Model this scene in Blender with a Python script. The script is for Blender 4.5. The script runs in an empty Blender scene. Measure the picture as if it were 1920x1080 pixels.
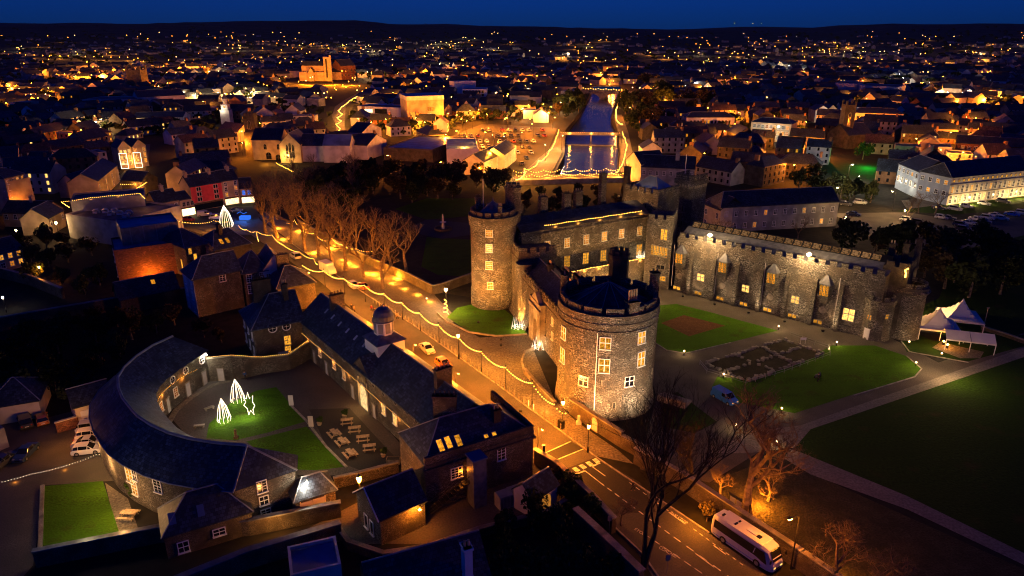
import bpy, bmesh, math, random
from mathutils import Vector, Matrix, noise, geometry
random.seed(7)
SC = bpy.context.scene
COL = SC.collection
# ---------------------------------------------------------------- camera
F = 1333.0; H = 60.0
PITCH = math.atan(490 / F); CP, SP = math.cos(PITCH), math.sin(PITCH)
cam = bpy.data.cameras.new('camera'); camo = bpy.data.objects.new('camera', cam); COL.objects.link(camo)
cam.sensor_width = 36; cam.lens = F / 1920 * 36
cam.clip_start = 0.5; cam.clip_end = 40000
camo.location = (0, 0, H); camo.rotation_euler = (math.pi / 2 - PITCH, 0, 0)
SC.camera = camo
# ---------------------------------------------------------------- dusk sky
W_ = bpy.data.worlds.new('World'); SC.world = W_; W_.use_nodes = True
wn = W_.node_tree.nodes; wl = W_.node_tree.links; wn.clear()
sky = wn.new('ShaderNodeTexSky'); sky.sky_type = 'NISHITA'; sky.sun_disc = False
sky.sun_elevation = math.radians(9); sky.sun_rotation = math.radians(180); sky.ozone_density = 6; sky.air_density = 1.0; sky.dust_density = 0.2
tint = wn.new('ShaderNodeMix'); tint.data_type = 'RGBA'; tint.blend_type = 'MULTIPLY'; tint.inputs[0].default_value = 1
tint.inputs[7].default_value = (0.004, 0.16, 1.0, 1)
bg = wn.new('ShaderNodeBackground'); bg.inputs[1].default_value = 0.05
wo = wn.new('ShaderNodeOutputWorld')
wl.new(sky.outputs[0], tint.inputs[6]); wl.new(tint.outputs[2], bg.inputs[0]); wl.new(bg.outputs[0], wo.inputs[0])
SC.view_settings.view_transform = 'Standard'; SC.view_settings.look = 'None'
SC.view_settings.exposure = 0; SC.view_settings.gamma = 1
SC.render.engine = 'CYCLES'
cy = SC.cycles
cy.filter_width = 1.1; cy.denoising_prefilter = 'ACCURATE'; cy.use_denoising = True; cy.max_bounces = 5; cy.diffuse_bounces = 3; cy.glossy_bounces = 2; cy.transmission_bounces = 2
cy.transparent_max_bounces = 4; cy.sample_clamp_indirect = 2.0; cy.sample_clamp_direct = 0; cy.use_light_tree = True
cy.caustics_reflective = False; cy.caustics_refractive = False

# ---------------------------------------------------------------- surveying: photo point + height -> place
def ray(px, py):
    X = (px - 960) / F; v = (py - 540) / F
    return Vector((X, CP - v * SP, -SP - v * CP))
def G(px, py, z=0.0):
    d = ray(px, py); t = (z - H) / d.z
    return Vector((d.x * t, d.y * t, z))
def G2(px, py, z=0.0): return G(px, py, z).xy.copy()
def zat(p, py):           # height above plan point p that shows at image row py
    k = (py - 540) / F    # ((z-H)*CP + Y*SP)/(Y*CP-(z-H)*SP) = -k
    Y = p[1]
    return H + (-k * Y * CP - Y * SP) / (CP - k * SP)
def wallhit(px, py, a, b):
    d = ray(px, py); a = Vector(a[:2]); b = Vector(b[:2]); u = (b - a).normalized(); n = Vector((u.y, -u.x))
    t = a.dot(n) / (d.x * n.x + d.y * n.y)
    P = Vector((d.x * t, d.y * t))
    return (P - a).dot(u), H + d.z * t
def cylhit(px, py, c, r):
    d = ray(px, py); A = d.x ** 2 + d.y ** 2; B = -2 * (d.x * c[0] + d.y * c[1]); C = c[0] ** 2 + c[1] ** 2 - r * r
    D = max(B * B - 4 * A * C, 0); t = (-B - math.sqrt(D)) / (2 * A)
    x, y = d.x * t - c[0], d.y * t - c[1]
    return math.atan2(y, x), H + d.z * t

# ---------------------------------------------------------------- materials
MATS = {}
def newmat(name):
    m = bpy.data.materials.new(name); m.use_nodes = True
    nt = m.node_tree; b = nt.nodes['Principled BSDF']; return m, nt, b
def mixc(nt, a, b, fac):
    n = nt.nodes.new('ShaderNodeMix'); n.data_type = 'RGBA'
    for s, v in ((n.inputs[6], a), (n.inputs[7], b)):
        if hasattr(v, 'links') or isinstance(v, bpy.types.NodeSocket): nt.links.new(v, s)
        else: s.default_value = (*v, 1)
    if isinstance(fac, bpy.types.NodeSocket): nt.links.new(fac, n.inputs[0])
    else: n.inputs[0].default_value = fac
    return n.outputs[2]
def noise_fac(nt, scale, coord, detail=4, lo=.4, hi=.6, out=0):
    n = nt.nodes.new('ShaderNodeTexNoise'); n.inputs['Scale'].default_value = scale; n.inputs['Detail'].default_value = detail
    nt.links.new(coord, n.inputs['Vector'])
    r = nt.nodes.new('ShaderNodeMapRange'); r.inputs[1].default_value = lo; r.inputs[2].default_value = hi
    nt.links.new(n.outputs[0], r.inputs[0]); return r.outputs[0]
def coords(nt, kind='Object', scale=None):
    t = nt.nodes.new('ShaderNodeTexCoord').outputs[kind]
    if scale:
        m = nt.nodes.new('ShaderNodeMapping'); m.inputs['Scale'].default_value = scale; nt.links.new(t, m.inputs[0]); t = m.outputs[0]
    return t
def bump(nt, b, h, strength=.5, dist=.05):
    n = nt.nodes.new('ShaderNodeBump'); n.inputs['Strength'].default_value = strength; n.inputs['Distance'].default_value = dist
    nt.links.new(h, n.inputs['Height']); nt.links.new(n.outputs[0], b.inputs['Normal'])
def plain(name, c, rough=.7, metal=0, var=.25, scale=.6, spec=.3):
    m, nt, b = newmat(name)
    f = noise_fac(nt, scale, coords(nt))
    c2 = tuple(x * (1 - var) for x in c); c1 = tuple(min(1, x * (1 + var * .5)) for x in c)
    nt.links.new(mixc(nt, c2, c1, f), b.inputs['Base Color'])
    b.inputs['Roughness'].default_value = rough; b.inputs['Metallic'].default_value = metal
    b.inputs['Specular IOR Level'].default_value = spec
    MATS[name] = m; return m
def stone(name, c, sx=.8, sy=.38, joint=.35, var=.5, bd=.08):
    m, nt, b = newmat(name)
    uv = coords(nt, 'UV', (1 / sx, 1 / sy, 1))
    v = nt.nodes.new('ShaderNodeTexVoronoi'); v.inputs['Randomness'].default_value = .8; nt.links.new(uv, v.inputs['Vector'])
    e = nt.nodes.new('ShaderNodeTexVoronoi'); e.feature = 'DISTANCE_TO_EDGE'; e.inputs['Randomness'].default_value = .8; nt.links.new(uv, e.inputs['Vector'])
    sepc = nt.nodes.new('ShaderNodeSeparateColor'); nt.links.new(v.outputs['Color'], sepc.inputs[0])
    lo = tuple(x * (1 - var) for x in c); hi = tuple(min(1, x * (1 + var)) for x in c)
    base = mixc(nt, lo, hi, sepc.outputs[0])
    warm = tuple(x * y for x, y in zip(c, (1.25, .95, .7)))
    base = mixc(nt, base, warm, noise_fac(nt, .25, coords(nt), 5, .45, .75))
    er = nt.nodes.new('ShaderNodeMapRange'); er.inputs[1].default_value = 0.0; er.inputs[2].default_value = .14; nt.links.new(e.outputs[0], er.inputs[0])
    base = mixc(nt, tuple(x * joint for x in c), base, er.outputs[0])
    grime = noise_fac(nt, .5, coords(nt), 6, .35, .7)
    base = mixc(nt, base, tuple(x * .35 for x in c), grime)
    nt.links.new(base, b.inputs['Base Color']); b.inputs['Roughness'].default_value = .9; b.inputs['Specular IOR Level'].default_value = .15
    add = nt.nodes.new('ShaderNodeMath'); add.operation = 'ADD'; nt.links.new(er.outputs[0], add.inputs[0]); nt.links.new(sepc.outputs[1], add.inputs[1])
    bump(nt, b, add.outputs[0], .9, bd)
    MATS[name] = m; return m
def slate(name, c, rough=.55, course=.42):
    m, nt, b = newmat(name)
    uv = coords(nt, 'UV')
    br = nt.nodes.new('ShaderNodeTexBrick'); br.inputs['Scale'].default_value = 1; br.inputs['Brick Width'].default_value = .45; br.inputs['Row Height'].default_value = course
    br.inputs['Mortar Size'].default_value = .025; br.inputs['Color1'].default_value = (*[x * .45 for x in c], 1); br.inputs['Color2'].default_value = (*[x * 1.7 for x in c], 1); br.inputs['Mortar'].default_value = (*[x * .25 for x in c], 1)
    nt.links.new(uv, br.inputs['Vector'])
    f = noise_fac(nt, .35, coords(nt), 5, .4, .7)
    moss = mixc(nt, br.outputs[0], tuple(x * .45 for x in c), f); nt.links.new(mixc(nt, moss, tuple(x * 1.9 for x in c), noise_fac(nt, 1.1, coords(nt), 5, .6, .85)), b.inputs['Base Color'])
    b.inputs['Roughness'].default_value = rough; b.inputs['Specular IOR Level'].default_value = .35
    bump(nt, b, br.outputs[1], .4, .03)
    MATS[name] = m; return m
def emis(name, c, s, sample='NONE', var=0):
    m, nt, b = newmat(name)
    nt.nodes.remove(b); e = nt.nodes.new('ShaderNodeEmission'); e.inputs[0].default_value = (*c, 1); e.inputs[1].default_value = s
    if var:
        f = noise_fac(nt, 2.6, coords(nt), 2, .42, .56)
        nt.links.new(mixc(nt, tuple(x * (1 - var) for x in c), c, f), e.inputs[0])
        oi = nt.nodes.new('ShaderNodeObjectInfo'); mr = nt.nodes.new('ShaderNodeMapRange'); mr.inputs[3].default_value = s * .5; mr.inputs[4].default_value = s * 1.35; nt.links.new(oi.outputs['Random'], mr.inputs[0]); nt.links.new(mr.outputs[0], e.inputs[1])
    nt.links.new(e.outputs[0], nt.nodes['Material Output'].inputs[0]); m.cycles.emission_sampling = sample
    MATS[name] = m; return m
def ground_mat(name, c1, c2,  s1=.15, s2=2.0, rough=.95, bd=.05, spec=.2, c3=None, lo=.38, hi=.66):
    m, nt, b = newmat(name); co = coords(nt)
    f1 = noise_fac(nt, s1, co, 6, lo, hi); f2 = noise_fac(nt, s2, co, 4, .3, .7)
    base = mixc(nt, c1, c2, f1); base = mixc(nt, base, tuple(x * .6 for x in (c3 or c1)), f2)
    if name in ('grass', 'meadow'):
        mp = nt.nodes.new('ShaderNodeMapping'); mp.inputs['Rotation'].default_value = (0, 0, .7); mp.inputs['Scale'].default_value = (.03, .55, 1); nt.links.new(co, mp.inputs[0]); base = mixc(nt, base, tuple(x * .62 for x in c2), noise_fac(nt, 1, mp.outputs[0], 5, .38, .68)); base = mixc(nt, base, (.05, .045, .012), noise_fac(nt, .22, co, 6, .6, .8))
    nt.links.new(base, b.inputs['Base Color']); b.inputs['Roughness'].default_value = rough; b.inputs['Specular IOR Level'].default_value = spec
    bump(nt, b, f2, .6, bd); MATS[name] = m; return m

stone('castle_stone', (.33, .315, .285), 1.5, .55, .06, .9, .3); stone('stable_stone', (.27, .25, .22), 1.0, .42, .12, .75, .12); stone('dark_stone', (.16, .145, .13), .6, .3)
stone('rubble', (.24, .21, .17), .55, .3, .2, .6, .12); stone('dressed', (.40, .37, .32), 1.1, .4, .6, .2, .02)
slate('slate', (.050, .066, .098)); slate('slate2', (.036, .047, .068)); slate('tile_brown', (.09, .06, .045)); 
plain('lead', (.12, .13, .155), .45, .0, .3, 1.2, .5); plain('ridge', (.22, .24, .28), .5, 0, .2, 1, .5)
plain('white', (.78, .78, .78), .5, 0, .08); plain('cream', (.62, .54, .40), .8, 0, .2, .3); plain('pale', (.55, .55, .56), .8, 0, .2, .3)
plain('greyrender', (.30, .30, .31), .85, 0, .3, .3); plain('tan', (.42, .33, .22), .85, 0, .25, .3); plain('pinkwall', (.62, .06, .07), .8, 0, .15, .5)
plain('brownwall', (.24, .13, .07), .85, 0, .3, .4); plain('bluewall', (.26, .32, .45), .8, 0, .15, .3)
slate('brick', (.30, .13, .07), .9, .12); plain('dark', (.02, .02, .022), .6); plain('black', (.008, .008, .009), .4); plain('iron', (.03, .03, .032), .45, .6)
plain('flatroof', (.10, .11, .13), .7, 0, .4, .4); plain('glassroof', (.14, .12, .10), .25, 0, .2); plain('membrane', (.13, .21, .36), .5, 0, .35, .2, .5)
plain('canvas', (.80, .72, .60), .8, 0, .06, .5); plain('wood', (.42, .30, .19), .75, 0, .3, 3); plain('darkwood', (.12, .07, .04), .75, 0, .3, 3)
plain('bark_unlit', (.05, .04, .032), .95, 0, .4, 3, .1); plain('bark', (.17, .13, .10), .95, 0, .4, 3, .1); plain('twig', (.15, .11, .075), .95, 0, .3, 3, .1)
plain('leaf_dark', (.035, .05, .02), .9, 0, .5, 1.5, .1); plain('leaf_green', (.05, .09, .02), .85, 0, .5, 1.5, .1); plain('leaf_brown', (.06, .045, .025), .9, 0, .5, 1.5, .1)
plain('tyre', (.015, .015, .015), .9); plain('alloy', (.5, .5, .52), .3, .8); plain('carglass', (.01, .012, .015), .08, 0, .1, 1, .6)
for nm, c in dict(silver=(.5, .52, .55), blue=(.02, .15, .62), navy=(.02, .04, .10), whitepaint=(.72, .72, .72), red=(.35, .03, .02), orange=(.50, .16, .03), charcoal=(.05, .05, .055), lilac=(.50, .50, .62)).items():
    m = plain('paint_' + nm, c, .28, 0, .04, 1, .6)
    m.node_tree.nodes['Principled BSDF'].inputs['Coat Weight'].default_value = .5
for nm, c in dict(skin=(.5, .3, .2), coat_blue=(.05, .12, .35), coat_dark=(.03, .03, .04), coat_red=(.3, .03, .03), coat_tan=(.35, .25, .15)).items(): plain(nm, c, .85)
ground_mat('earth', (.016, .016, .015), (.030, .027, .023), .04, .5); ground_mat('grass', (.032, .12, .003), (.08, .21, .007), .35, 3.5, .95, .08, .1, (.05, .09, .004), .32, .68)
ground_mat('meadow', (.020, .055, .004), (.034, .078, .007), .05, 2.5, .95, .08, .1)
ground_mat('asphalt', (.075, .07, .065), (.14, .125, .11), .2, 6, .8, .01, .3); ground_mat('newasphalt', (.035, .033, .032), (.045, .042, .04), .3, 6, .8, .01, .3)
ground_mat('paving', (.16, .145, .12), (.24, .21, .18), .3, 3, .85, .02, .25, (.10, .09, .08)); ground_mat('gravel', (.13, .115, .095), (.19, .165, .14), .25, 9, .95, .03, .2, (.08, .07, .06))
ground_mat('court', (.085, .075, .075), (.12, .105, .105), .2, 4, .85, .02, .25); ground_mat('leafbed', (.13, .06, .03), (.20, .09, .045), 1.2, 5, .95, .1, .1)
ground_mat('hillside', (.03, .045, .05), (.07, .08, .07), .003, .02, 1, 0.0, .05); ground_mat('path', (.20, .18, .16), (.27, .24, .21), .4, 3, .9, .01, .2)
ground_mat('soil', (.045, .042, .026), (.08, .066, .042), .5, 4, .95, .1, .1); plain('marking', (.65, .62, .55), .8, 0, .35, 2.5); plain('kerb', (.30, .27, .24), .85, 0, .3, 1)
m, nt, b = newmat('water'); b.inputs['Base Color'].default_value = (.03, .05, .08, 1); b.inputs['Roughness'].default_value = .22; b.inputs['Specular IOR Level'].default_value = .22
bump(nt, b, noise_fac(nt, .8, coords(nt, 'Object', (1, .4, 1)), 4, 0, 1), .35, .15); MATS['water'] = m
m, nt, b = newmat('windowdark'); b.inputs['Base Color'].default_value = (.012, .014, .02, 1); b.inputs['Roughness'].default_value = .12; MATS['windowdark'] = m
emis('lit1', (1.0, .36, .02), 1.15, var=.6); emis('lit2', (1.0, .41, .035), 1.2, var=.6); emis('lit3', (1.0, .30, .015), .65, var=.6); emis('litwhite', (1.0, .56, .13), 1.7, var=.45)
emis('lamp_orange', (1.0, .36, .03), 180); emis('lamp_warm', (1.0, .56, .16), 180); emis('lamp_white', (1.0, .88, .70), 120); emis('lamp_far', (1.0, .30, .02), 22); emis('lamp_farw', (1.0, .50, .14), 16)
emis('bulb', (1.0, .44, .06), 9); emis('bulb_white', (1.0, .80, .55), 4); emis('lit_green', (.05, 1.0, .08), .9); emis('lit_blue', (.04, .2, 1.0), .9); emis('lit_red', (1.0, .06, .03), 5); emis('shop', (1.0, .72, .35), 3.2, var=.4)
emis('bollard_lit', (1, .62, .28), 9)

# ---------------------------------------------------------------- mesh builder
WORLD = {}     # object name -> origin it was built about
class MB:
    def __init__(s, T=None): s.v = []; s.f = []; s.uv = {}; s.T = T; s.loop_uv = None; s.e = []
    def pt(s, p):
        p = Vector(p)
        if s.T is not None: p = s.T @ p
        s.v.append(p); return len(s.v) - 1
    def face(s, pts, uv=None):
        s.f.append([s.pt(p) for p in pts])
        if uv: s.uv[len(s.f) - 1] = uv
    def box(s, x0, x1, y0, y1, z0, z1):
        if x0 > x1: x0, x1 = x1, x0
        if y0 > y1: y0, y1 = y1, y0
        i = [s.pt(p) for p in ((x0, y0, z0), (x1, y0, z0), (x1, y1, z0), (x0, y1, z0), (x0, y0, z1), (x1, y0, z1), (x1, y1, z1), (x0, y1, z1))]
        for q in ((0, 3, 2, 1), (4, 5, 6, 7), (0, 1, 5, 4), (1, 2, 6, 5), (2, 3, 7, 6), (3, 0, 4, 7)): s.f.append([i[k] for k in q])
        return s
    def prism(s, poly, z0, z1, cap=True, base=True):
        poly = [Vector(p[:2]) for p in poly]
        if sum(poly[i - 1].cross(poly[i]) for i in range(len(poly))) < 0: poly = poly[::-1]
        a = [s.pt((p.x, p.y, z0)) for p in poly]; b = [s.pt((p.x, p.y, z1)) for p in poly]; n = len(poly)
        for i in range(n): s.f.append([a[i], a[(i + 1) % n], b[(i + 1) % n], b[i]])
        if cap: s.f.append(b)
        if base: s.f.append(a[::-1])
        return s
    def sheet(s, poly, z):
        poly = [Vector(p[:2]) for p in poly]
        if sum(poly[i - 1].cross(poly[i]) for i in range(len(poly))) < 0: poly = poly[::-1]
        tris = geometry.tessellate_polygon([[Vector((p.x, p.y, 0)) for p in poly]])
        ix = [s.pt((p.x, p.y, z)) for p in poly]
        for t in tris:
            a, b, c = t
            if (poly[b] - poly[a]).cross(poly[c] - poly[a]) < 0: t = (a, c, b)
            s.f.append([ix[k] for k in t])
        return s
    def ring(s, c, r, z, n, ph=0): return [s.pt((c[0] + r * math.cos(ph + 2 * math.pi * k / n), c[1] + r * math.sin(ph + 2 * math.pi * k / n), z)) for k in range(n)]
    def lathe(s, c, prof, n=24, cap=True, ph=0):     # prof: [(r,z),...]
        prev = None; first = None; circ = []
        for r, z in prof:
            R = s.ring(c, max(r, .001), z, n, ph)
            if prev:
                pr = circ[-1][0]
                for k in range(n):
                    s.f.append([prev[k], prev[(k + 1) % n], R[(k + 1) % n], R[k]])
                    rr = max(pr, r); w = 2 * math.pi * rr / n
                    s.uv[len(s.f) - 1] = [(k * w, circ[-1][1] + pr * .999), ((k + 1) * w, circ[-1][1] + pr * .999), ((k + 1) * w, z + r * .999), (k * w, z + r * .999)] if abs(pr - r) > .4 else [(k * w, circ[-1][1]), ((k + 1) * w, circ[-1][1]), ((k + 1) * w, z), (k * w, z)]
            else: first = R
            prev = R; circ.append((r, z))
        if cap: s.f.append(prev); s.f.append(first[::-1])
        return s
    def tube(s, pts, r, n=6, cap=True):
        pts = [Vector(p) for p in pts]; rs = r if isinstance(r, (list, tuple)) else [r] * len(pts); prev = None
        up = Vector((0, 0, 1))
        for i, p in enumerate(pts):
            d = (pts[min(i + 1, len(pts) - 1)] - pts[max(i - 1, 0)]).normalized()
            a = d.cross(up if abs(d.z) < .95 else Vector((1, 0, 0))).normalized(); b = d.cross(a)
            R = [s.pt(p + (a * math.cos(2 * math.pi * k / n) + b * math.sin(2 * math.pi * k / n)) * rs[i]) for k in range(n)]
            if prev:
                for k in range(n): s.f.append([prev[k], R[k], R[(k + 1) % n], prev[(k + 1) % n]])
            elif cap: s.f.append(R)
            prev = R
        if cap: s.f.append(prev[::-1])
        return s
    def octa(s, c, r, sz=1):
        c = Vector(c); i = [s.pt(c + Vector(d) * r) for d in ((1, 0, 0), (0, 1, 0), (-1, 0, 0), (0, -1, 0), (0, 0, sz), (0, 0, -sz))]
        for k in range(4): s.f.append([i[k], i[(k + 1) % 4], i[4]]); s.f.append([i[(k + 1) % 4], i[k], i[5]])
        return s
    def mesh(s, name, mat, org=Vector((0, 0, 0))):
        me = bpy.data.meshes.new(name)
        me.from_pydata([tuple(v - org) for v in s.v], [], s.f)
        uvl = me.uv_layers.new(name='UVMap').data
        V = s.v; out = []
        for fi, f in enumerate(s.f):
            if fi in s.uv and len(s.uv[fi]) == len(f): out.extend(s.uv[fi]); continue
            n = Vector((0, 0, 0)); L = len(f)
            for k in range(L):
                a, b = V[f[k]], V[f[(k + 1) % L]]
                n.x += (a.y - b.y) * (a.z + b.z); n.y += (a.z - b.z) * (a.x + b.x); n.z += (a.x - b.x) * (a.y + b.y)
            l = n.length
            if l > 0: n /= l
            if abs(n.z) > .97: out.extend((V[i].x, V[i].y) for i in f)
            else:
                t = Vector((-n.y, n.x, 0)).normalized(); bb = n.cross(t)
                out.extend((V[i].dot(t), V[i].dot(bb)) for i in f)
        flat = [c for p in out for c in p]
        uvl.foreach_set('uv', flat)
        if mat: me.materials.append(MATS[mat] if isinstance(mat, str) else mat)
        me.update(); return me
    def build(s, name, mat, parent=None, **kw):
        org = Vector(WORLD.get(parent.name, (0, 0, 0))) if parent else Vector(kw.pop('org', (0, 0, 0)))
        kw.pop('org', None)
        me = s.mesh(name, mat, org); o = bpy.data.objects.new(name, me); COL.objects.link(o)
        if parent: o.parent = parent
        else: o.location = org
        WORLD[o.name] = org.copy() if parent else org
        if kw.get('smooth'):
            me.shade_smooth() if hasattr(me, 'shade_smooth') else None
        tag(o, **{k: v for k, v in kw.items() if k != 'smooth'}); return o
def tag(o, label=None, cat=None, group=None, kind=None):
    if label: o['label'] = label
    if cat: o['category'] = cat
    if group: o['group'] = group
    if kind: o['kind'] = kind
    return o
def thing(name, loc, label, cat, group=None, rz=0):
    o = bpy.data.objects.new(name, None); COL.objects.link(o); o.empty_display_size = .3
    o.location = loc if len(loc) == 3 else (loc[0], loc[1], 0); o.rotation_euler.z = rz
    WORLD[o.name] = Vector(o.location); return tag(o, label, cat, group)
def place(name, me, parent, pos, rz=0, scale=None, **kw):       # an instance of shared mesh data
    o = bpy.data.objects.new(name, me); COL.objects.link(o)
    pos = Vector(pos)
    if parent is not None: o.parent = parent; o.location = pos - WORLD[parent.name]
    else: o.location = pos
    o.rotation_euler.z = rz
    if scale: o.scale = (scale,) * 3 if not hasattr(scale, '__len__') else scale
    WORLD[o.name] = pos; tag(o, **kw); return o
def sub(name, me, parent):
    o = bpy.data.objects.new(name, me); COL.objects.link(o); o.parent = parent; return o
def copy_thing(root, loc, rz=0, scale=1, label=None, cat=None, group=None, mats=None):
    def cp(o, par):
        c = o.copy(); COL.objects.link(c); c.parent = par
        WORLD[c.name] = Vector(loc)
        for ch in KIDS.get(o.name, ()): cp(ch, c)
        if par is not None and mats and o.name.split('.')[0] in mats:
            c.data = variant(o.data, mats[o.name.split('.')[0]])
        return c
    r = cp(root, None)
    r.location = loc if len(loc) == 3 else (loc[0], loc[1], 0); r.rotation_euler.z = rz; r.scale = (scale,) * 3
    tag(r, label, cat, group); return r
KIDS = {}
def index_kids(root):
    ks = [o for o in COL.objects if o.parent == root]; KIDS[root.name] = ks
    for k in ks: index_kids(k)
VAR = {}
def variant(me, mat):
    k = (me.name, mat)
    if k not in VAR:
        n = me.copy(); n.materials.clear(); n.materials.append(MATS[mat]); VAR[k] = n
    return VAR[k]
def frame(p0, p1):          # x along p0->p1, y inwards (away from the outside), z up
    p0 = Vector(p0[:2]); p1 = Vector(p1[:2]); u = (p1 - p0).normalized()
    T = Matrix(((u.x, -u.y, 0, p0.x), (u.y, u.x, 0, p0.y), (0, 0, 1, 0), (0, 0, 0, 1)))
    return T, math.atan2(u.y, u.x), (p1 - p0).length
# ---------------------------------------------------------------- windows: frame part with pane sub-part
WT = {}
def arch_pts(w, h, k=7, pointed=False):
    pts = [(-w / 2, 0), (w / 2, 0)]
    if pointed:
        hs = h - w * .8
        for i in range(k + 1): t = i / k; pts.append((w / 2 * (1 - t ** 1.6), hs + w * .8 * math.sin(t * math.pi / 2)))
        for i in range(k - 1, -1, -1): t = i / k; pts.append((-w / 2 * (1 - t ** 1.6), hs + w * .8 * math.sin(t * math.pi / 2)))
    else:
        hs = h - w / 2
        for i in range(k + 1): a = math.pi * i / k; pts.append((w / 2 * math.cos(a), hs + w / 2 * math.sin(a)))
    return pts
def round_pts(w, k=12): return [(w / 2 * math.cos(2 * math.pi * i / k + .2), w / 2 + w / 2 * math.sin(2 * math.pi * i / k + .2)) for i in range(k)]
def win_mesh(w, h, style, fm, glass, sill):
    key = (round(w, 2), round(h, 2), style, fm, glass, sill)
    if key in WT: return WT[key]
    fr = MB(); t = .11 if w > .7 else .07
    if style in ('arch', 'pointed', 'round'):
        out = arch_pts(w, h, 7, style == 'pointed') if style != 'round' else round_pts(w)
        cx, cz = 0, (h / 2 if style != 'round' else w / 2)
        s1 = 1 + 2 * t / w
        inn = [(x * .94, cz + (z - cz) * .94) for x, z in out]; o2 = [(x * s1, cz + (z - cz) * (1 + 2 * t / h)) for x, z in out]
        n = len(out)
        for i in range(n):
            j = (i + 1) % n
            fr.face([(o2[i][0], -.10, o2[i][1]), (o2[j][0], -.10, o2[j][1]), (inn[j][0], -.10, inn[j][1]), (inn[i][0], -.10, inn[i][1])])
            fr.face([(o2[j][0], -.10, o2[j][1]), (o2[i][0], -.10, o2[i][1]), (o2[i][0], 0, o2[i][1]), (o2[j][0], 0, o2[j][1])])
            fr.face([(inn[i][0], -.10, inn[i][1]), (inn[j][0], -.10, inn[j][1]), (inn[j][0], -.03, inn[j][1]), (inn[i][0], -.03, inn[i][1])])
        pane = MB(); pane.face([(x, -.03, z) for x, z in out])
        fr.box(-.03, .03, -.075, -.04, .05, h * .93 if style != 'round' else w * .93)
        fr.box(-w / 2 * .92, w / 2 * .92, -.073, -.042, (h if style != 'round' else w) * .5 - .03, (h if style != 'round' else w) * .5 + .03)
    else:
        fr.box(-w / 2 - t, -w / 2, -.10, 0, 0, h); fr.box(w / 2, w / 2 + t, -.10, 0, 0, h); fr.box(-w / 2 - t, w / 2 + t, -.11, 0, h, h + t)
        if sill: fr.box(-w / 2 - t * 1.6, w / 2 + t * 1.6, -.24, 0, -.14, 0)
        b = .035 if w > .6 else .02
        if style == 'sash':
            for x in ((-w / 6, w / 6) if w > 1.3 else (0,)): fr.box(x - b, x + b, -.078, -.04, 0, h)
            fr.box(-w / 2, w / 2, -.08, -.04, h * .5 - b * 1.4, h * .5 + b * 1.4)
            if h > 1.4:
                for z in (.25, .75): fr.box(-w / 2, w / 2, -.074, -.04, h * z - b * .6, h * z + b * .6)
        elif style == 'cross':
            fr.box(-b * 2, b * 2, -.09, -.04, 0, h); fr.box(-w / 2, w / 2, -.088, -.04, h * .55 - b * 2, h * .55 + b * 2)
        elif style == 'two': fr.box(-b * 2.6, b * 2.6, -.09, -.04, 0, h)
        elif style == 'strip':
            n = max(2, int(w / 1.4))
            for k in range(1, n): fr.box(-w / 2 + w * k / n - .04, -w / 2 + w * k / n + .04, -.08, -.04, 0, h)
        pane = MB(); pane.box(-w / 2, w / 2, -.035, 0.0, 0, h)
    WT[key] = (fr.mesh('window', fm), pane.mesh('pane', glass)); return WT[key]
def window(parent, pos, rz, w=1.0, h=1.5, style='sash', fm='white', glass='windowdark', sill=True, name='window', **kw):
    a, b = win_mesh(w, h, style, fm, glass, sill)
    o = place(name, a, parent, pos, rz, **kw); sub('pane', b, o); return o
LITS = ('lit1', 'lit2', 'lit3')
def rglass(p): return random.choice(LITS) if random.random() < p else 'windowdark'
def winpx(parent, a, b, lst, w, h, style='sash', fm='white', glass='lit1', **kw):  # windows on wall a->b, seen centred at image points
    T, rz, L = frame(a, b)
    for q in lst:
        s, z = wallhit(q[0], q[1], a, b)
        ww = q[2] if len(q) > 2 else w; hh = q[3] if len(q) > 3 else h; gg = q[4] if len(q) > 4 else glass
        window(parent, T @ Vector((s, -.01, z - hh / 2)), rz, ww, hh, style, fm, gg, **kw)
MER = {}
def merlons(parent, p0, p1, z, w=1.1, gap=.8, h=1.0, t=.5, mat='castle_stone', skip=()):
    T, rz, L = frame(p0, p1); n = max(1, round(L / (w + gap))); st = L / n; ww = st * w / (w + gap)
    key = (round(ww, 2), h, t, mat)
    if key not in MER:
        m = MB(); m.box(-ww / 2, ww / 2, 0, t, 0, h); m.box(-ww / 2 - .05, ww / 2 + .05, -.06, t + .06, h, h + .12); MER[key] = m.mesh('merlon', mat)
    for i in range(n):
        if i not in skip: place('merlon', MER[key], parent, T @ Vector((st * (i + .5), 0, z)), rz)
def ring_merlons(parent, c, r, z, n, w, h, t=.5, mat='castle_stone'):
    key = ('r', w, h, t, mat)
    if key not in MER:
        m = MB(); m.box(-w / 2, w / 2, 0, t, 0, h); m.box(-w / 2 - .05, w / 2 + .05, -.06, t + .06, h, h + .12); MER[key] = m.mesh('merlon', mat)
    for i in range(n):
        a = 2 * math.pi * (i + .5) / n
        place('merlon', MER[key], parent, (c[0] + r * math.cos(a), c[1] + r * math.sin(a), z), a + math.pi / 2)
LIGHTS = 0
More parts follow.
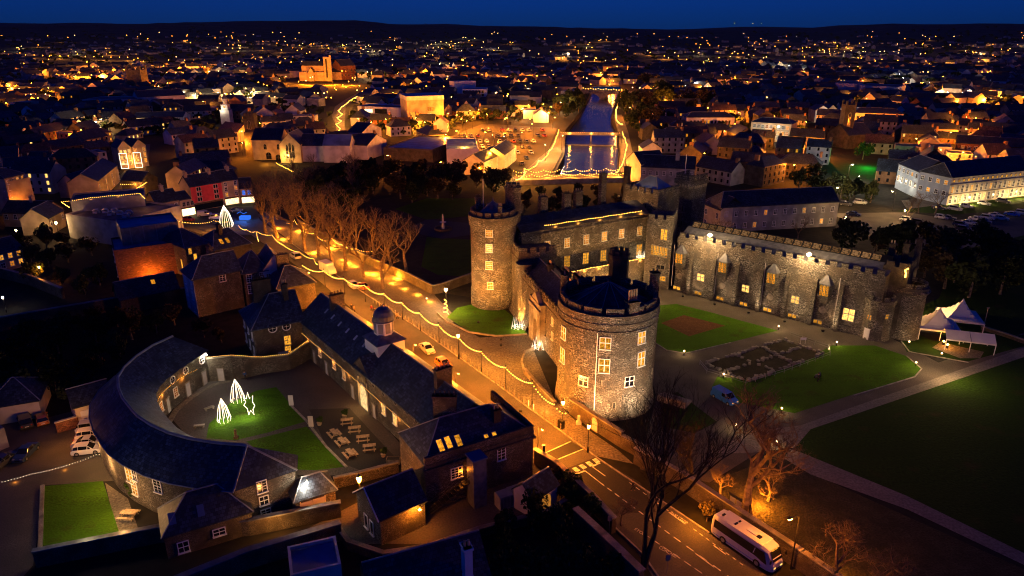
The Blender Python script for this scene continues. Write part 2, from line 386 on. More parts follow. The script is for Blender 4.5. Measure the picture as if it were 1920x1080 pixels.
def point(name, pos, W, c=(1, .5, .16), r=.15, parent=None, spot=None, aim=None, blend=.6):
    l = bpy.data.lights.new(name, 'SPOT' if spot else 'POINT'); k = min(1, max(0, (c[1] - .45) / .35)) if c[0] > .5 else 1
    l.energy = W * (1.6 if spot else 3.2 - 1.6 * k); l.color = (c[0], c[1] * (.60 + .36 * k), c[2] * (.14 + .7 * k)); l.shadow_soft_size = r
    if spot: l.spot_size = math.radians(spot); l.spot_blend = blend
    o = bpy.data.objects.new(name, l); COL.objects.link(o)
    o.location = Vector(pos) - (WORLD[parent.name] if parent else Vector((0, 0, 0)))
    if parent: o.parent = parent
    if aim is not None: o.rotation_euler = (Vector(aim) - Vector(pos)).to_track_quat('-Z', 'Y').to_euler()
    return o
# ---------------------------------------------------------------- general building
def building(name, label, cat, p0, p1, depth, ze, rise, e0=0, e1=0, wall='stable_stone', roof='slate', over=.3, z0=0, chimneys=(), parapet=0, ridgecap=True, group=None, cross=False):
    T, rz, L = frame(p0, p1); c = T @ Vector((L / 2, depth / 2, 0)); B = thing(name, (c.x, c.y, z0), label, cat, group)
    B_T[B.name] = (T, rz, L, depth)
    m = MB(T)
    if rise and e0 == 0 and not cross:
        m.prism([(0, 0), (L, 0), (L, depth), (0, depth)], z0, ze, cap=False)
        for x in (0, L): m.face([(x, 0, ze), (x, depth, ze), (x, depth / 2, ze + rise)] if x else [(x, depth, ze), (x, 0, ze), (x, depth / 2, ze + rise)])
    elif rise and cross:
        m.prism([(0, 0), (L, 0), (L, depth), (0, depth)], z0, ze, cap=False)
        for y in (0, depth): m.face([(0, y, ze), (L, y, ze), (L / 2, y, ze + rise)])
    else: m.prism([(0, 0), (L, 0), (L, depth), (0, depth)], z0, ze + (0 if rise else -.02), cap=False)
    m.build('wall', wall, B)
    o = over; r = MB(T); th = .16
    if rise:
        if cross:
            k = rise / (L / 2); A = (-o, -o, ze - o * k); A2 = (-o, depth + o, ze - o * k); R0 = (L / 2, -o, ze + rise); R1 = (L / 2, depth + o, ze + rise); Bq = (L + o, -o, ze - o * k); B2 = (L + o, depth + o, ze - o * k)
            fs = [[A, R0, R1, A2], [R0, Bq, B2, R1]]; rl = [R0, R1]
        else:
            k = rise / (depth / 2); zo = ze - o * k
            a, b2, c2, d = (-o, -o, zo), (L + o, -o, zo), (L + o, depth + o, zo), (-o, depth + o, zo)
            r0 = ((-o if e0 == 0 else e0), depth / 2, ze + rise); r1 = ((L + o if e1 == 0 else L - e1), depth / 2, ze + rise)
            fs = [[a, b2, r1, r0], [c2, d, r0, r1]]
            if e0: fs.append([d, a, r0])
            if e1: fs.append([b2, c2, r1])
            rl = [r0, r1]
        for f in fs:
            r.face([(p[0], p[1], p[2] + th) for p in f])
            r.face([p for p in f][::-1])
        if not cross:
            for q in ((a, b2), (c2, d)) + (((d, a),) if e0 else ()) + (((b2, c2),) if e1 else ()):
                r.face([q[0], q[1], (q[1][0], q[1][1], q[1][2] + th), (q[0][0], q[0][1], q[0][2] + th)])
        else:
            for q in ((A2, A), (Bq, B2), (A, R0), (R0, Bq), (B2, R1), (R1, A2)): r.face([q[0], q[1], (q[1][0], q[1][1], q[1][2] + th), (q[0][0], q[0][1], q[0][2] + th)])
        R = r.build('roof', roof, B)
        if ridgecap:
            g = MB(T); rr = .11
            g.tube([(p[0], p[1], p[2] + th) for p in rl], rr, 5)
            if not cross and e0:
                for q in (a, d): g.tube([(q[0], q[1], q[2] + th), (r0[0], r0[1], r0[2] + th)], rr * .8, 5)
            if not cross and e1:
                for q in (b2, c2): g.tube([(q[0], q[1], q[2] + th), (r1[0], r1[1], r1[2] + th)], rr * .8, 5)
            g.build('ridge_capping', 'ridge', R)
    else:
        r.box(.3, L - .3, .3, depth - .3, ze - .3, ze - .1); R = r.build('roof', roof, B)
        pr = MB(T); ph = parapet or .4
        for bx in ((0, L, 0, .3), (0, L, depth - .3, depth), (0, .3, .3, depth - .3), (L - .3, L, .3, depth - .3)): pr.box(bx[0], bx[1], bx[2], bx[3], ze, ze + ph)
        pr.build('parapet', wall, B)
    for cx, cyy, w, d, zt in chimneys: chimney(R, T, cx, cyy, w, d, ze - .5, zt, wall)
    return B
B_T = {}
def chimney(R, T, cx, cyy, w, d, z0, zt, mat):
    m = MB(T); m.box(cx - w / 2, cx + w / 2, cyy - d / 2, cyy + d / 2, z0, zt); m.box(cx - w / 2 - .1, cx + w / 2 + .1, cyy - d / 2 - .1, cyy + d / 2 + .1, zt, zt + .2)
    n = max(1, int(max(w, d) / .55))
    for i in range(n):
        t = (i + .5) / n - .5; px_, py_ = (cx + t * w * .9, cyy) if w > d else (cx, cyy + t * d * .9)
        m.lathe((px_, py_), [(.16, zt + .2), (.12, zt + .75)], 6)
    m.build('chimney', mat, R)
def rows(B, side, zs, n, w=1.0, h=1.5, lit=.2, style='sash', fm='white', margin=1.2, skip=(), glass=None):
    T, rz, L, D = B_T[B.name]
    p0, p1 = {'f': ((0, 0), (L, 0)), 'r': ((L, 0), (L, D)), 'b': ((L, D), (0, D)), 'l': ((0, D), (0, 0))}[side]
    a = (T @ Vector((*p0, 0))).xy; b = (T @ Vector((*p1, 0))).xy; T2, rz2, LL = frame(a, b)
    for z in zs:
        for i in range(n):
            if (i, z) in skip: continue
            s = margin + (LL - 2 * margin) * (i / (n - 1) if n > 1 else .5)
            window(B, T2 @ Vector((s, -.01, z)), rz2, w, h, style, fm, glass or rglass(lit))
def face_of(B, side):
    T, rz, L, D = B_T[B.name]
    p0, p1 = {'f': ((0, 0), (L, 0)), 'r': ((L, 0), (L, D)), 'b': ((L, D), (0, D)), 'l': ((0, D), (0, 0))}[side]
    return (T @ Vector((*p0, 0))).xy, (T @ Vector((*p1, 0))).xy
def structure(name, poly, z, mat, kind='structure', **kw): return MB().sheet(poly, z).build(name, mat, kind=kind, **kw)
def px(*pts, z=0): return [G2(a, b, z) for a, b in pts]
# ================================================================ GROUND, RIVER, ROADS
def hill(x, y):
    d = math.hypot(x, y)
    if d < 2300: return 0.0
    a = math.atan2(x, y); t = min(1, (d - 2300) / 5200)
    n = noise.noise(Vector((a * 3.1 + 5, d / 5200, .3))) + .5 * noise.noise(Vector((a * 9, d / 2100, 4.3))) + .2 * noise.noise(Vector((a * 31, d / 900, 7)))
    return max(0, t ** 1.3 * (60 + 85 * n + 26 * math.cos(a * 5 + 2.2)))
rivL = px((1112, 168), (1100, 195), (1087, 219), (1070, 241), (1060, 254), (1058, 288), (1041, 326), (1032, 341), z=-3) 
rivR = px((1164, 168), (1154, 195), (1145, 228), (1157, 252), (1160, 283), (1157, 318), (1164, 340), z=-3)
river_poly = rivL + rivR[::-1]
pts = []; edges = []
def addloop(l):
    s = len(pts); pts.extend(Vector(p[:2]) for p in l); edges.extend((s + i, s + (i + 1) % len(l)) for i in range(len(l)))
addloop([(2300 * math.sin(2 * math.pi * k / 72), 2300 * math.cos(2 * math.pi * k / 72)) for k in range(72)])
addloop(river_poly)
def inpoly(p, poly):
    c = False; j = len(poly) - 1
    for i in range(len(poly)):
        a, b = poly[i], poly[j]
        if (a[1] > p[1]) != (b[1] > p[1]) and p[0] < (b[0] - a[0]) * (p[1] - a[1]) / (b[1] - a[1]) + a[0]: c = not c
        j = i
    return c
vo, eo, fo, *_ = geometry.delaunay_2d_cdt(pts, edges, [], 0, 1e-4)
m = MB(); ix = [m.pt((v.x, v.y, 0)) for v in vo]
for f in fo:
    c = sum((vo[i] for i in f), Vector((0, 0))) / len(f)
    if not inpoly(c, river_poly):
        a, b, d = (vo[i] for i in f[:3])
        m.f.append([ix[i] for i in (f if (b - a).cross(d - a) > 0 else f[::-1])])
m.build('ground', 'earth', kind='structure')
m = MB(); NA = 216; rr = [2300 + (k / 46) ** 1.5 * 13000 for k in range(47)]
rings = [[m.pt((r * math.sin(2 * math.pi * k / NA), r * math.cos(2 * math.pi * k / NA), hill(r * math.sin(2 * math.pi * k / NA), r * math.cos(2 * math.pi * k / NA)))) for k in range(NA)] for r in rr]
for i in range(46):
    for k in range(NA): m.f.append([rings[i][k], rings[i][(k + 1) % NA], rings[i + 1][(k + 1) % NA], rings[i + 1][k]][::-1])
m.build('hills', 'hillside', kind='structure', smooth=True)
structure('river_water', river_poly, -3, 'water')
q = MB()
for L_ in (rivL, rivR[::-1]):
    for a, b in zip(L_[:-1], L_[1:]): q.face([(a.x, a.y, -3.4), (b.x, b.y, -3.4), (b.x, b.y, .4), (a.x, a.y, .4)]); q.face([(b.x, b.y, -3.4), (a.x, a.y, -3.4), (a.x, a.y, .4), (b.x, b.y, .4)])
q.build('quay_wall', 'rubble', kind='structure')
# quay promenades beside the river
structure('quay_path_west', px((1062, 248), (1058, 290), (1040, 328), (985, 333), (978, 322), (1000, 305), (1030, 280), (1048, 246)), .012, 'paving')
structure('quay_path_east', px((1158, 248), (1162, 283), (1160, 322), (1178, 322), (1186, 285), (1178, 248), (1166, 215), (1150, 215)), .012, 'paving')
structure('riverside_car_park', px((830, 262), (905, 232), (1045, 240), (1028, 280), (985, 320), (950, 318), (930, 296), (895, 298)), .016, 'newasphalt')
# castle approach road with pavements
structure('parade_road', px((1000, 880), (910, 790), (760, 665), (600, 528), (470, 440), (400, 440), (380, 400), (470, 400), (545, 455), (640, 522), (780, 613), (930, 720), (1117, 857), (1330, 1000), (1560, 1170), (1320, 1240), (1195, 1035), (1095, 935)), .020, 'asphalt')
structure('parade_promenade', px((1117, 855), (930, 718), (780, 611), (640, 520), (545, 453), (480, 402), (505, 396), (600, 440), (700, 497), (815, 553), (850, 590), (850, 612), (905, 636), (950, 652), (1000, 655), (1040, 750), (1080, 790), (1160, 845), (1188, 870)), .012, 'paving')
structure('forecourt', px((838, 600), (900, 633), (985, 628), (1030, 625), (1045, 660), (990, 655), (978, 675), (985, 705), (1040, 762), (1000, 760), (930, 716), (800, 626)), .024, 'paving')
structure('castle_yard', px((1215, 535), (1440, 566), (1660, 628), (1760, 680), (1920, 622), (1990, 640), (1500, 800), (1330, 905), (1200, 880), (1230, 740), (1200, 640)), .010, 'gravel')
structure('inner_court', px((1010, 540), (1215, 532), (1230, 600), (1200, 640), (1060, 640)), .018, 'gravel')
structure('road_patch', px((1017, 852), (1070, 828), (1094, 842), (1035, 866)), .026, 'newasphalt')
structure('lower_road', px((1047, 885), (1117, 857), (1200, 905), (1230, 960), (1140, 965), (1095, 925)), .026, 'newasphalt')
structure('station_street', px((60, 148), (350, 136), (520, 108), (700, 92), (700, 95), (520, 112), (352, 142), (60, 156)), .014, 'asphalt')
structure('market_street', px((205, 375), (225, 330), (250, 300), (268, 270), (282, 270), (278, 300), (270, 330), (262, 375)), .014, 'asphalt')
structure('high_street', px((628, 262), (630, 235), (622, 218), (628, 200), (650, 185), (675, 172), (682, 172), (662, 190), (648, 200), (646, 235), (652, 262)), .014, 'asphalt')
structure('square', px((300, 395), (480, 385), (490, 425), (455, 440), (380, 440), (290, 410)), .012, 'asphalt')
structure('city_car_park', px((1560, 400), (1700, 398), (1790, 412), (1925, 402), (1960, 440), (1800, 468), (1640, 450)), .012, 'asphalt')
structure('college_lawn', px((1680, 396), (1800, 378), (1925, 366), (1925, 392), (1790, 402)), .018, 'meadow')
structure('college_path', px((1690, 376), (1925, 346), (1925, 362), (1830, 376), (1700, 392)), .014, 'paving')
# lawns
structure('tower_lawn', px((838, 595), (858, 577), (890, 570), (945, 580), (985, 612), (988, 626), (930, 629), (880, 622)), .034, 'grass')
structure('bed_lawn', px((1233, 573), (1268, 570), (1330, 585), (1458, 620), (1370, 642), (1285, 662), (1250, 656), (1225, 640)), .034, 'grass')
structure('flower_bed', px((1239, 606), (1282, 591), (1360, 611), (1292, 631)), .05, 'leafbed')
structure('oval_lawn', px((1560, 648), (1640, 648), (1700, 668), (1728, 692), (1715, 706), (1600, 740), (1490, 775), (1385, 755), (1335, 725), (1345, 706), (1400, 712), (1480, 690)), .034, 'grass')
structure('tent_lawn', px((1705, 620), (1750, 640), (1925, 628), (1925, 648), (1815, 678), (1700, 660), (1690, 640)), .030, 'meadow')
structure('verge_lawn', px((1245, 745), (1270, 735), (1345, 792), (1300, 812), (1240, 800)), .030, 'meadow')
structure('park_lawn', px((1505, 800), (1925, 668), (2300, 560), (2600, 900), (2300, 1200), (1925, 1050), (1560, 885), (1485, 838)), .030, 'meadow')
structure('park_slope', px((1690, 590), (1760, 560), (1800, 470), (1925, 440), (2300, 430), (2400, 560), (1925, 622), (1830, 660)), .026, 'meadow')
structure('wall_bank', px((1200, 880), (1330, 905), (1470, 850), (1560, 905), (1925, 1070), (1925, 1200), (1600, 1120), (1400, 960)), .028, 'soil')
structure('park_path', px((1480, 842), (1500, 848), (1700, 930), (1925, 1040), (1925, 1062), (1700, 955), (1520, 890), (1470, 860)), .036, 'path')
structure('park_walk', px((1500, 798), (1925, 650), (1925, 668), (1520, 805), (1490, 840), (1400, 850), (1330, 850), (1400, 810)), .036, 'path')
structure('garden_lawn', px((740, 392), (800, 372), (895, 372), (890, 405), (800, 412)), .030, 'grass')
structure('garden_terrace', px((800, 445), (890, 450), (885, 520), (820, 515), (790, 500)), .030, 'grass')
structure('garden_pool', px((770, 425), (800, 412), (880, 418), (885, 440), (830, 448), (790, 440)), .034, 'newasphalt')
structure('stable_court', px((318, 780), (345, 735), (420, 705), (545, 680), (600, 668), (760, 842), (745, 880), (650, 892), (540, 890), (440, 880), (370, 840)), .012, 'court')
structure('court_lawn', px((387, 822), (392, 795), (430, 757), (480, 733), (518, 726), (548, 762), (575, 790), (500, 812), (440, 826)), .034, 'grass')
structure('court_lawn_south', px((462, 828), (575, 800), (610, 838), (645, 876), (590, 882), (540, 880), (490, 850)), .034, 'grass')
structure('picnic_terrace', px((580, 768), (655, 765), (745, 862), (690, 888), (645, 870), (612, 838)), .020, 'newasphalt')
structure('west_lawn', px((80, 912), (193, 902), (225, 1003), (75, 1050)), .034, 'grass')
structure('west_paving', px((197, 905), (240, 935), (262, 1000), (290, 1010), (222, 1010)), .020, 'paving')
structure('west_drive', px((-60, 1200), (-60, 800), (60, 790), (140, 770), (200, 800), (235, 900), (85, 910), (62, 1060)), .010, 'asphalt')
structure('kitchen_yard', px((560, 1000), (750, 900), (1010, 880), (1060, 930), (1030, 960), (800, 1020), (690, 1020)), .010, 'court')
structure('formal_garden', px((640, 480), (560, 400), (900, 340), (1010, 380), (900, 560), (800, 545)), .008, 'soil')
# kerbs
def kerb(pp, w=.25, h=.13, mat='kerb', name='kerb'):
    m = MB()
    for a, b in zip(pp[:-1], pp[1:]):
        T, rz, L = frame(a, b); m.T = T; m.box(0, L + .05, -w / 2, w / 2, 0, h)
    m.T = None; return m.build(name, mat, kind='structure')
kerb(px((1330, 1000), (1117, 857), (930, 720), (780, 613), (640, 522), (545, 455)))
kerb(px((1240, 1090), (1203, 1037), (1100, 940), (1043, 890), (985, 850)))
kerb(px((820, 588), (838, 604), (880, 624), (930, 631), (988, 628)), .3, .3)
kerb(px((984, 702), (978, 680), (984, 662), (1008, 652)), .35, .5, 'dressed')
kerb(px((984, 702), (1040, 760)), .35, .9, 'dressed')
kerb(px((1225, 641), (1250, 657), (1285, 663), (1370, 643)), .2)
kerb(px((1700, 668), (1728, 692), (1715, 707), (1600, 742)), .2); kerb(px((1690, 640), (1705, 660), (1815, 680)), .2)
kerb(px((545, 760), (575, 790), (612, 838), (650, 876)), .35, .12); kerb(px((80, 912), (75, 1050)), .5, .3, 'dressed')
kerb(px((312, 800), (330, 770), (360, 745), (400, 722), (440, 712)), .9, .1, 'paving', 'kerb')
# road markings
mk = MB()
def dash(a, b, w=.14, n=1, gap=.5, z=.034):
    A = G2(*a); Bq = G2(*b)
    for i in range(n):
        p = A.lerp(Bq, i / n); q = A.lerp(Bq, (i + (1 - gap if n > 1 else 1)) / n); T, rz, L = frame(p, q); mk.T = T; mk.face([(0, -w / 2, z), (L, -w / 2, z), (L, w / 2, z), (0, w / 2, z)])
dash((1125, 905), (1263, 1007), .16, 9, .45); dash((1063, 895), (1097, 883), .3); dash((1097, 883), (1125, 905), .16); dash((1263, 1007), (1420, 1120), .16, 6, .45)
dash((1017, 852), (1070, 828), .18); dash((1035, 866), (1094, 842), .18); dash((1003, 840), (1035, 867), .15)
dash((1110, 875), (1125, 868), .3); dash((1110, 875), (1135, 893), .15)
for a, b in (((1180, 905), (1290, 985)), ((1300, 992), (1400, 1065))): dash(a, b, .12, 8, .5)
dash((1304, 1038), (1339, 1064), .16); dash((1338, 1023), (1361, 1040), .16); dash((1254, 961), (1285, 983), .14)
dash((1206, 1000), (1345, 1095), .12, 7, .35)
for k in range(6):
    A = G2(1047 + k * 12.6, 890 - k * 5.6); Bq = G2(1054 + k * 12.6, 887 - k * 5.6); C_ = G2(1063 + k * 12.6, 893 - k * 5.4); D_ = G2(1056 + k * 12.6, 897 - k * 5.4)
    mk.T = None; mk.face([(p.x, p.y, .035) for p in (A, D_, C_, Bq)])
mk.build('road_markings', 'marking', kind='structure')
def ground_text(txt, a, b, size, name='road_lettering'):
    A = G2(*a); Bq = G2(*b); T, rz, L = frame(A, Bq)
    c = bpy.data.curves.new(name, 'FONT'); c.body = txt; c.size = size; c.extrude = 0; c.align_x = 'LEFT'
    o = bpy.data.objects.new(name, c); COL.objects.link(o); o.location = (A.x, A.y, .037); o.rotation_euler.z = rz; c.materials.append(MATS['marking']); o['kind'] = 'structure'
    SC.view_layers[0].update(); w = o.dimensions.x or 1; o.scale.x = L / w
    return o
ground_text('BUS STOP', (1254, 962), (1285, 983), .8); ground_text('COACHES', (1234, 1028), (1266, 1046), .8); ground_text('STOP', (1188, 993), (1207, 1005), .7)

# ================================================================ CASTLE
CA = Vector((-4.2, 153.8)); CB = Vector((15.9, 109.2)); RA, RB = 5.1, 8.15
castle = thing('castle', (20, 140, 0), 'great grey stone castle with battlements, round corner towers and glowing windows above the avenue', 'castle')
# near round tower
m = MB(); m.lathe(CB, [(RB + .35, 0), (RB + .2, 1.6), (RB, 2.4), (RB, 15.2), (RB + .12, 15.25), (RB + .12, 15.5), (RB, 15.55), (RB + .02, 16.4), (RB + .28, 16.5), (RB + .28, 16.8), (RB + .18, 16.85), (RB + .18, 18.1), (RB - .5, 18.1), (RB - .5, 16.9), (0.1, 16.9)], 64); m.build('drum_tower', 'castle_stone', castle)
ring_merlons(castle, CB, RB - .35, 18.1, 14, 2.75, 1.0, .55)
m = MB(); m.lathe(CB, [(RB - 1.0, 16.95), (RB - 1.0, 17.1), (.15, 20.9), (.02, 21.4)], 12, ph=.2); cn = m.build('cone_roof', 'slate2', castle)
m = MB()
for k in range(12): a = .2 + k * math.pi / 6; m.tube([(CB.x + 7.1 * math.cos(a), CB.y + 7.1 * math.sin(a), 17.15), (CB.x, CB.y, 21.0)], .07, 4)
m.build('lead_rolls', 'ridge', cn)
m = MB(); m.lathe(CB, [(RB - .5, 16.92), (RB - 1.1, 17.0)], 48, cap=False); m.build('roof_gutter', 'lead', castle)
for q in ((1135, 644, 1.6, 1.9, 'lit2'), (1133, 686, 1.6, 2.3, 'lit2'), (1094, 714, 1.5, 1.6, 'windowdark'), (1180, 715, 1.5, 1.6, 'windowdark'), (1057, 624, 1.4, 2.0, 'lit2'), (1055, 666, 1.4, 2.4, 'lit2'), (1203, 633, 1.4, 1.9, 'lit2'), (1202, 673, 1.4, 2.4, 'lit2')):
    a, z = cylhit(q[0], q[1], CB, RB); window(castle, (CB.x + (RB - .0) * math.cos(a), CB.y + (RB - .0) * math.sin(a), z - q[3] / 2), a + math.pi / 2, q[2], q[3], 'cross', 'white', q[4])
a, z = cylhit(1151, 765, CB, RB); window(castle, (CB.x + RB * math.cos(a), CB.y + RB * math.sin(a), z - 1), a + math.pi / 2, .35, 2.0, 'plain', 'dressed', 'dark')
for k in range(9):
    a = -2.6 + k * .42; z = (3.6, 12.9, 6.2)[k % 3]; window(castle, (CB.x + RB * math.cos(a), CB.y + RB * math.sin(a), z), a + math.pi / 2, .18, 1.0, 'plain', 'dressed', 'dark', sill=False)
a1, z1 = cylhit(1121, 612, CB, RB + .12); a2, z2 = cylhit(1115, 760, CB, RB + .12)
m = MB(); m.tube([(CB.x + (RB + .14) * math.cos(a1), CB.y + (RB + .14) * math.sin(a1), 15.3), (CB.x + (RB + .14) * math.cos(a1), CB.y + (RB + .14) * math.sin(a1), 1)], .07, 6); m.build('downpipe', 'white', castle)
def stack(parent, c, w, d, z0, z1, rz=0, pots=3, mat='castle_stone', r=.16, ph=.7):
    T = Matrix.Translation((c[0], c[1], 0)) @ Matrix.Rotation(rz, 4, 'Z'); m = MB(T)
    m.box(-w / 2, w / 2, -d / 2, d / 2, z0, z1); m.box(-w / 2 - .12, w / 2 + .12, -d / 2 - .12, d / 2 + .12, z1 - .25, z1); m.box(-w / 2 - .1, w / 2 + .1, -d / 2 - .1, d / 2 + .1, z0, z0 + .6)
    o = m.build('chimney', mat, parent); p = MB(T)
    for i in range(pots): p.lathe(((i + .5) / pots * w - w / 2, 0), [(r, z1), (r * .8, z1 + ph)], 7)
    p.build('chimney_pots', 'tan' if random.random() < .5 else mat, o, kind='stuff')
a = -1.18; stack(castle, (CB.x + 7.2 * math.cos(a), CB.y + 7.2 * math.sin(a)), 1.7, 1.5, 17, 20.2, a + math.pi / 2, 4, r=.2, ph=1.9)
a = math.pi - .35; stack(castle, (CB.x + 7.6 * math.cos(a), CB.y + 7.6 * math.sin(a)), 1.0, 1.0, 16, 21.3, a, 1)
a = .12; stack(castle, (CB.x + 7.6 * math.cos(a), CB.y + 7.6 * math.sin(a)), 1.3, 1.2, 16, 22.3, a, 2)
# stair turret on the near tower
c = (CB.x + 2.7, CB.y + 8.3); m = MB(); m.lathe(c, [(1.75, 0), (1.75, 22.3), (1.95, 22.6), (1.95, 23.2), (1.45, 23.2), (1.45, 22.7), (.1, 22.7)], 8); m.build('stair_turret', 'dark_stone', castle)  # unlit turret: its shade is put into the darker stone
ring_merlons(castle, c, 1.6, 23.2, 8, .7, .6, .3, 'dark_stone')
# far round tower
m = MB(); m.lathe(CA, [(RA + .2, 0), (RA + .15, 3.8), (RA, 4.0), (RA, 18.6), (RA + .1, 18.7), (RA + .45, 20.0), (RA + .45, 21.2), (RA - .1, 21.2), (RA - .1, 20.1), (.1, 20.1)], 48); m.build('drum_tower', 'castle_stone', castle)
ring_merlons(castle, CA, RA - .1, 21.2, 16, 1.25, 1.0, .5)
cb = MB(); cb.box(-.2, .2, -.1, .3, 0, .7); cbm = cb.mesh('corbel', 'castle_stone')
for i in range(36): a = 2 * math.pi * i / 36; place('corbel', cbm, castle, (CA.x + (RA + .22) * math.cos(a), CA.y + (RA + .22) * math.sin(a), 18.85), a + math.pi / 2)
m = MB(); m.lathe(CA, [(RA - .7, 20.15), (RA - .8, 20.35), (.2, 24.0), (.05, 24.9)], 16); m.build('cone_roof', 'lead', castle)
for q in ((917, 437, 1.35, 1.75), (917, 466, 1.35, 1.75), (917, 498, 1.35, 1.75), (919, 535, 1.2, 1.5)):
    a, z = cylhit(q[0], q[1], CA, RA); window(castle, (CA.x + RA * math.cos(a), CA.y + RA * math.sin(a), z - .8), a + math.pi / 2, q[2], q[3], 'sash', 'white', 'litwhite' if q[1] == 466 else 'lit2')
c = (CA.x + 4.4, CA.y + 2.6); m = MB(); m.lathe(c, [(1.75, 0), (1.75, 25.6), (1.95, 25.9), (1.95, 26.6), (1.4, 26.6), (1.4, 26), (.1, 26)], 14); m.build('stair_turret', 'castle_stone', castle)
ring_merlons(castle, c, 1.55, 26.6, 7, .8, .6, .35)
a = -1.35; stack(castle, (CA.x + 3.6 * math.cos(a) + .8, CA.y + 3.9 * math.sin(a)), .9, .8, 20.2, 23.6, 0, 2)
a = 2.6; stack(castle, (CA.x + 4 * math.cos(a), CA.y + 4 * math.sin(a)), 1.2, 1, 20, 24.2, .3, 3)
m = MB(); m.tube([(CA.x - 2.2, CA.y + 1.5, 20), (CA.x - 2.2, CA.y + 1.5, 28.5)], .08, 6); m.build('flagpole', 'white', castle)
# west wing with gateway
W0 = Vector((.4, 149.5)); W1 = Vector((9.6, 116.5)); T, rz, L = frame(W0, W1); hw = 10.6
m = MB(T); m.prism([(0, 0), (L, 0), (L, 9), (0, 9)], 0, hw, cap=False); m.box(0, L, -.12, 0, hw - 1.2, hw - .9); m.face([(0, 0, hw - .3), (L, 0, hw - .3), (L, 9, hw - .3), (0, 9, hw - .3)])
m.face([(0, -1.2, 0), (13, -1.2, 0), (13, 0, 3.2), (0, 0, 3.2)]); m.build('gate_range', 'castle_stone', castle)
merlons(castle, W0, W1, hw, 1.0, .8, .9, .45)
m = MB(T); m.face([(0, .9, hw - .1), (L, .9, hw - .1), (L, 4.5, hw + 2.4), (0, 4.5, hw + 2.4)]); m.face([(L, 8.2, hw - .1), (0, 8.2, hw - .1), (0, 4.5, hw + 2.4), (L, 4.5, hw + 2.4)]); m.build('range_roof', 'slate', castle)
m = MB(T); m.tube([(0, 4.5, hw + 2.45), (L, 4.5, hw + 2.45)], .13, 5); m.build('ridge_capping', 'ridge', castle)
# block next to far tower
m = MB(T); m.prism([(-2, -.1), (4.2, -.1), (4.2, 8.5), (-2, 8.5)], 0, 14.4, cap=True); m.box(-2, 4.3, -.25, 8.6, 12.9, 13.15); m.build('flanking_block', 'castle_stone', castle)
merlons(castle, T @ Vector((-1, -.05, 0)), T @ Vector((4.2, -.05, 0)), 14.4, 1.3, .7, 1.0, .5); merlons(castle, T @ Vector((4.2, 0, 0)), T @ Vector((4.2, 8.5, 0)), 14.4, 1.3, .7, 1.0, .5)
m = MB(T); m.lathe((5.2, .9), [(1.7, 0), (1.7, 11.2), (1.9, 11.4), (1.9, 12.6), (.1, 12.6)], 16); m.build('bartizan', 'castle_stone', castle)
# gatehouse frontispiece
gs = 19.3; m = MB(T)
arch = [(-1.35, 0)] + [(1.35 * -math.cos(math.pi * k / 10), 3.9 + 1.35 * math.sin(math.pi * k / 10) * 1.15) for k in range(11)] + [(1.35, 0)]
outer = [(-3.4, 0), (-3.4, 9.2), (3.4, 9.2), (3.4, 0)]
def P_(x, z, y): return (gs + x, y, z)
fr = -1.0
m.face([P_(-3.4, 0, fr), P_(-1.35, 0, fr), P_(-1.35, 3.9, fr), P_(-3.4, 3.9, fr)]); m.face([P_(1.35, 0, fr), P_(3.4, 0, fr), P_(3.4, 3.9, fr), P_(1.35, 3.9, fr)])
top = arch[1:-1]
for i in range(len(top) - 1): m.face([P_(top[i][0], top[i][1], fr), P_(top[i + 1][0], top[i + 1][1], fr), P_(top[i + 1][0], 9.2, fr), P_(top[i][0], 9.2, fr)])
m.face([P_(-3.4, 3.9, fr), P_(-1.35, 3.9, fr), P_(-1.35, 9.2, fr), P_(-3.4, 9.2, fr)]); m.face([P_(1.35, 3.9, fr), P_(3.4, 3.9, fr), P_(3.4, 9.2, fr), P_(1.35, 9.2, fr)])
for i in range(len(arch) - 1): m.face([P_(arch[i + 1][0], arch[i + 1][1], fr), P_(arch[i][0], arch[i][1], fr), P_(arch[i][0], arch[i][1], -.1), P_(arch[i + 1][0], arch[i + 1][1], -.1)])
m.face([P_(-3.4, 0, 0), P_(-3.4, 0, fr), P_(-3.4, 9.2, fr), P_(-3.4, 9.2, 0)]); m.face([P_(3.4, 0, fr), P_(3.4, 0, 0), P_(3.4, 9.2, 0), P_(3.4, 9.2, fr)]); m.face([P_(-3.4, 9.2, fr), P_(3.4, 9.2, fr), P_(3.4, 9.2, 0), P_(-3.4, 9.2, 0)])
g = m.build('gatehouse', 'dressed', castle)
m = MB(T); 
for x in (-3.3, -2.0, 2.0, 3.3): m.box(gs + x - .22, gs + x + .22, fr - .25, fr, 0, 7.6)
m.box(gs - 3.6, gs + 3.6, fr - .35, fr + .02, 7.6, 8.3); m.box(gs - 3.5, gs + 3.5, fr - .2, 0, 9.2, 9.5); m.face([(gs - 2.4, fr - .1, 9.5), (gs + 2.4, fr - .1, 9.5), (gs, fr - .1, 11.2)]); m.face([(gs + 2.4, -.2, 9.5), (gs - 2.4, -.2, 9.5), (gs, -.2, 11.2)]); m.face([(gs - 2.4, fr - .1, 9.5), (gs, fr - .1, 11.2), (gs, -.2, 11.2), (gs - 2.4, -.2, 9.5)]); m.face([(gs, fr - .1, 11.2), (gs + 2.4, fr - .1, 9.5), (gs + 2.4, -.2, 9.5), (gs, -.2, 11.2)])
m.build('pilasters', 'dressed', g)
m = MB(T); m.face([P_(x, z, -.14) for x, z in arch]); m.box(gs - .03, gs + .03, -.22, -.14, 0, 4.6); m.build('gate_door', 'darkwood', castle)
winpx(castle, W0, W1, [(957, 505), (968, 538), (978, 558), (1024, 600), (1024, 625)], .6, 1.0, 'plain', 'dressed', 'windowdark')
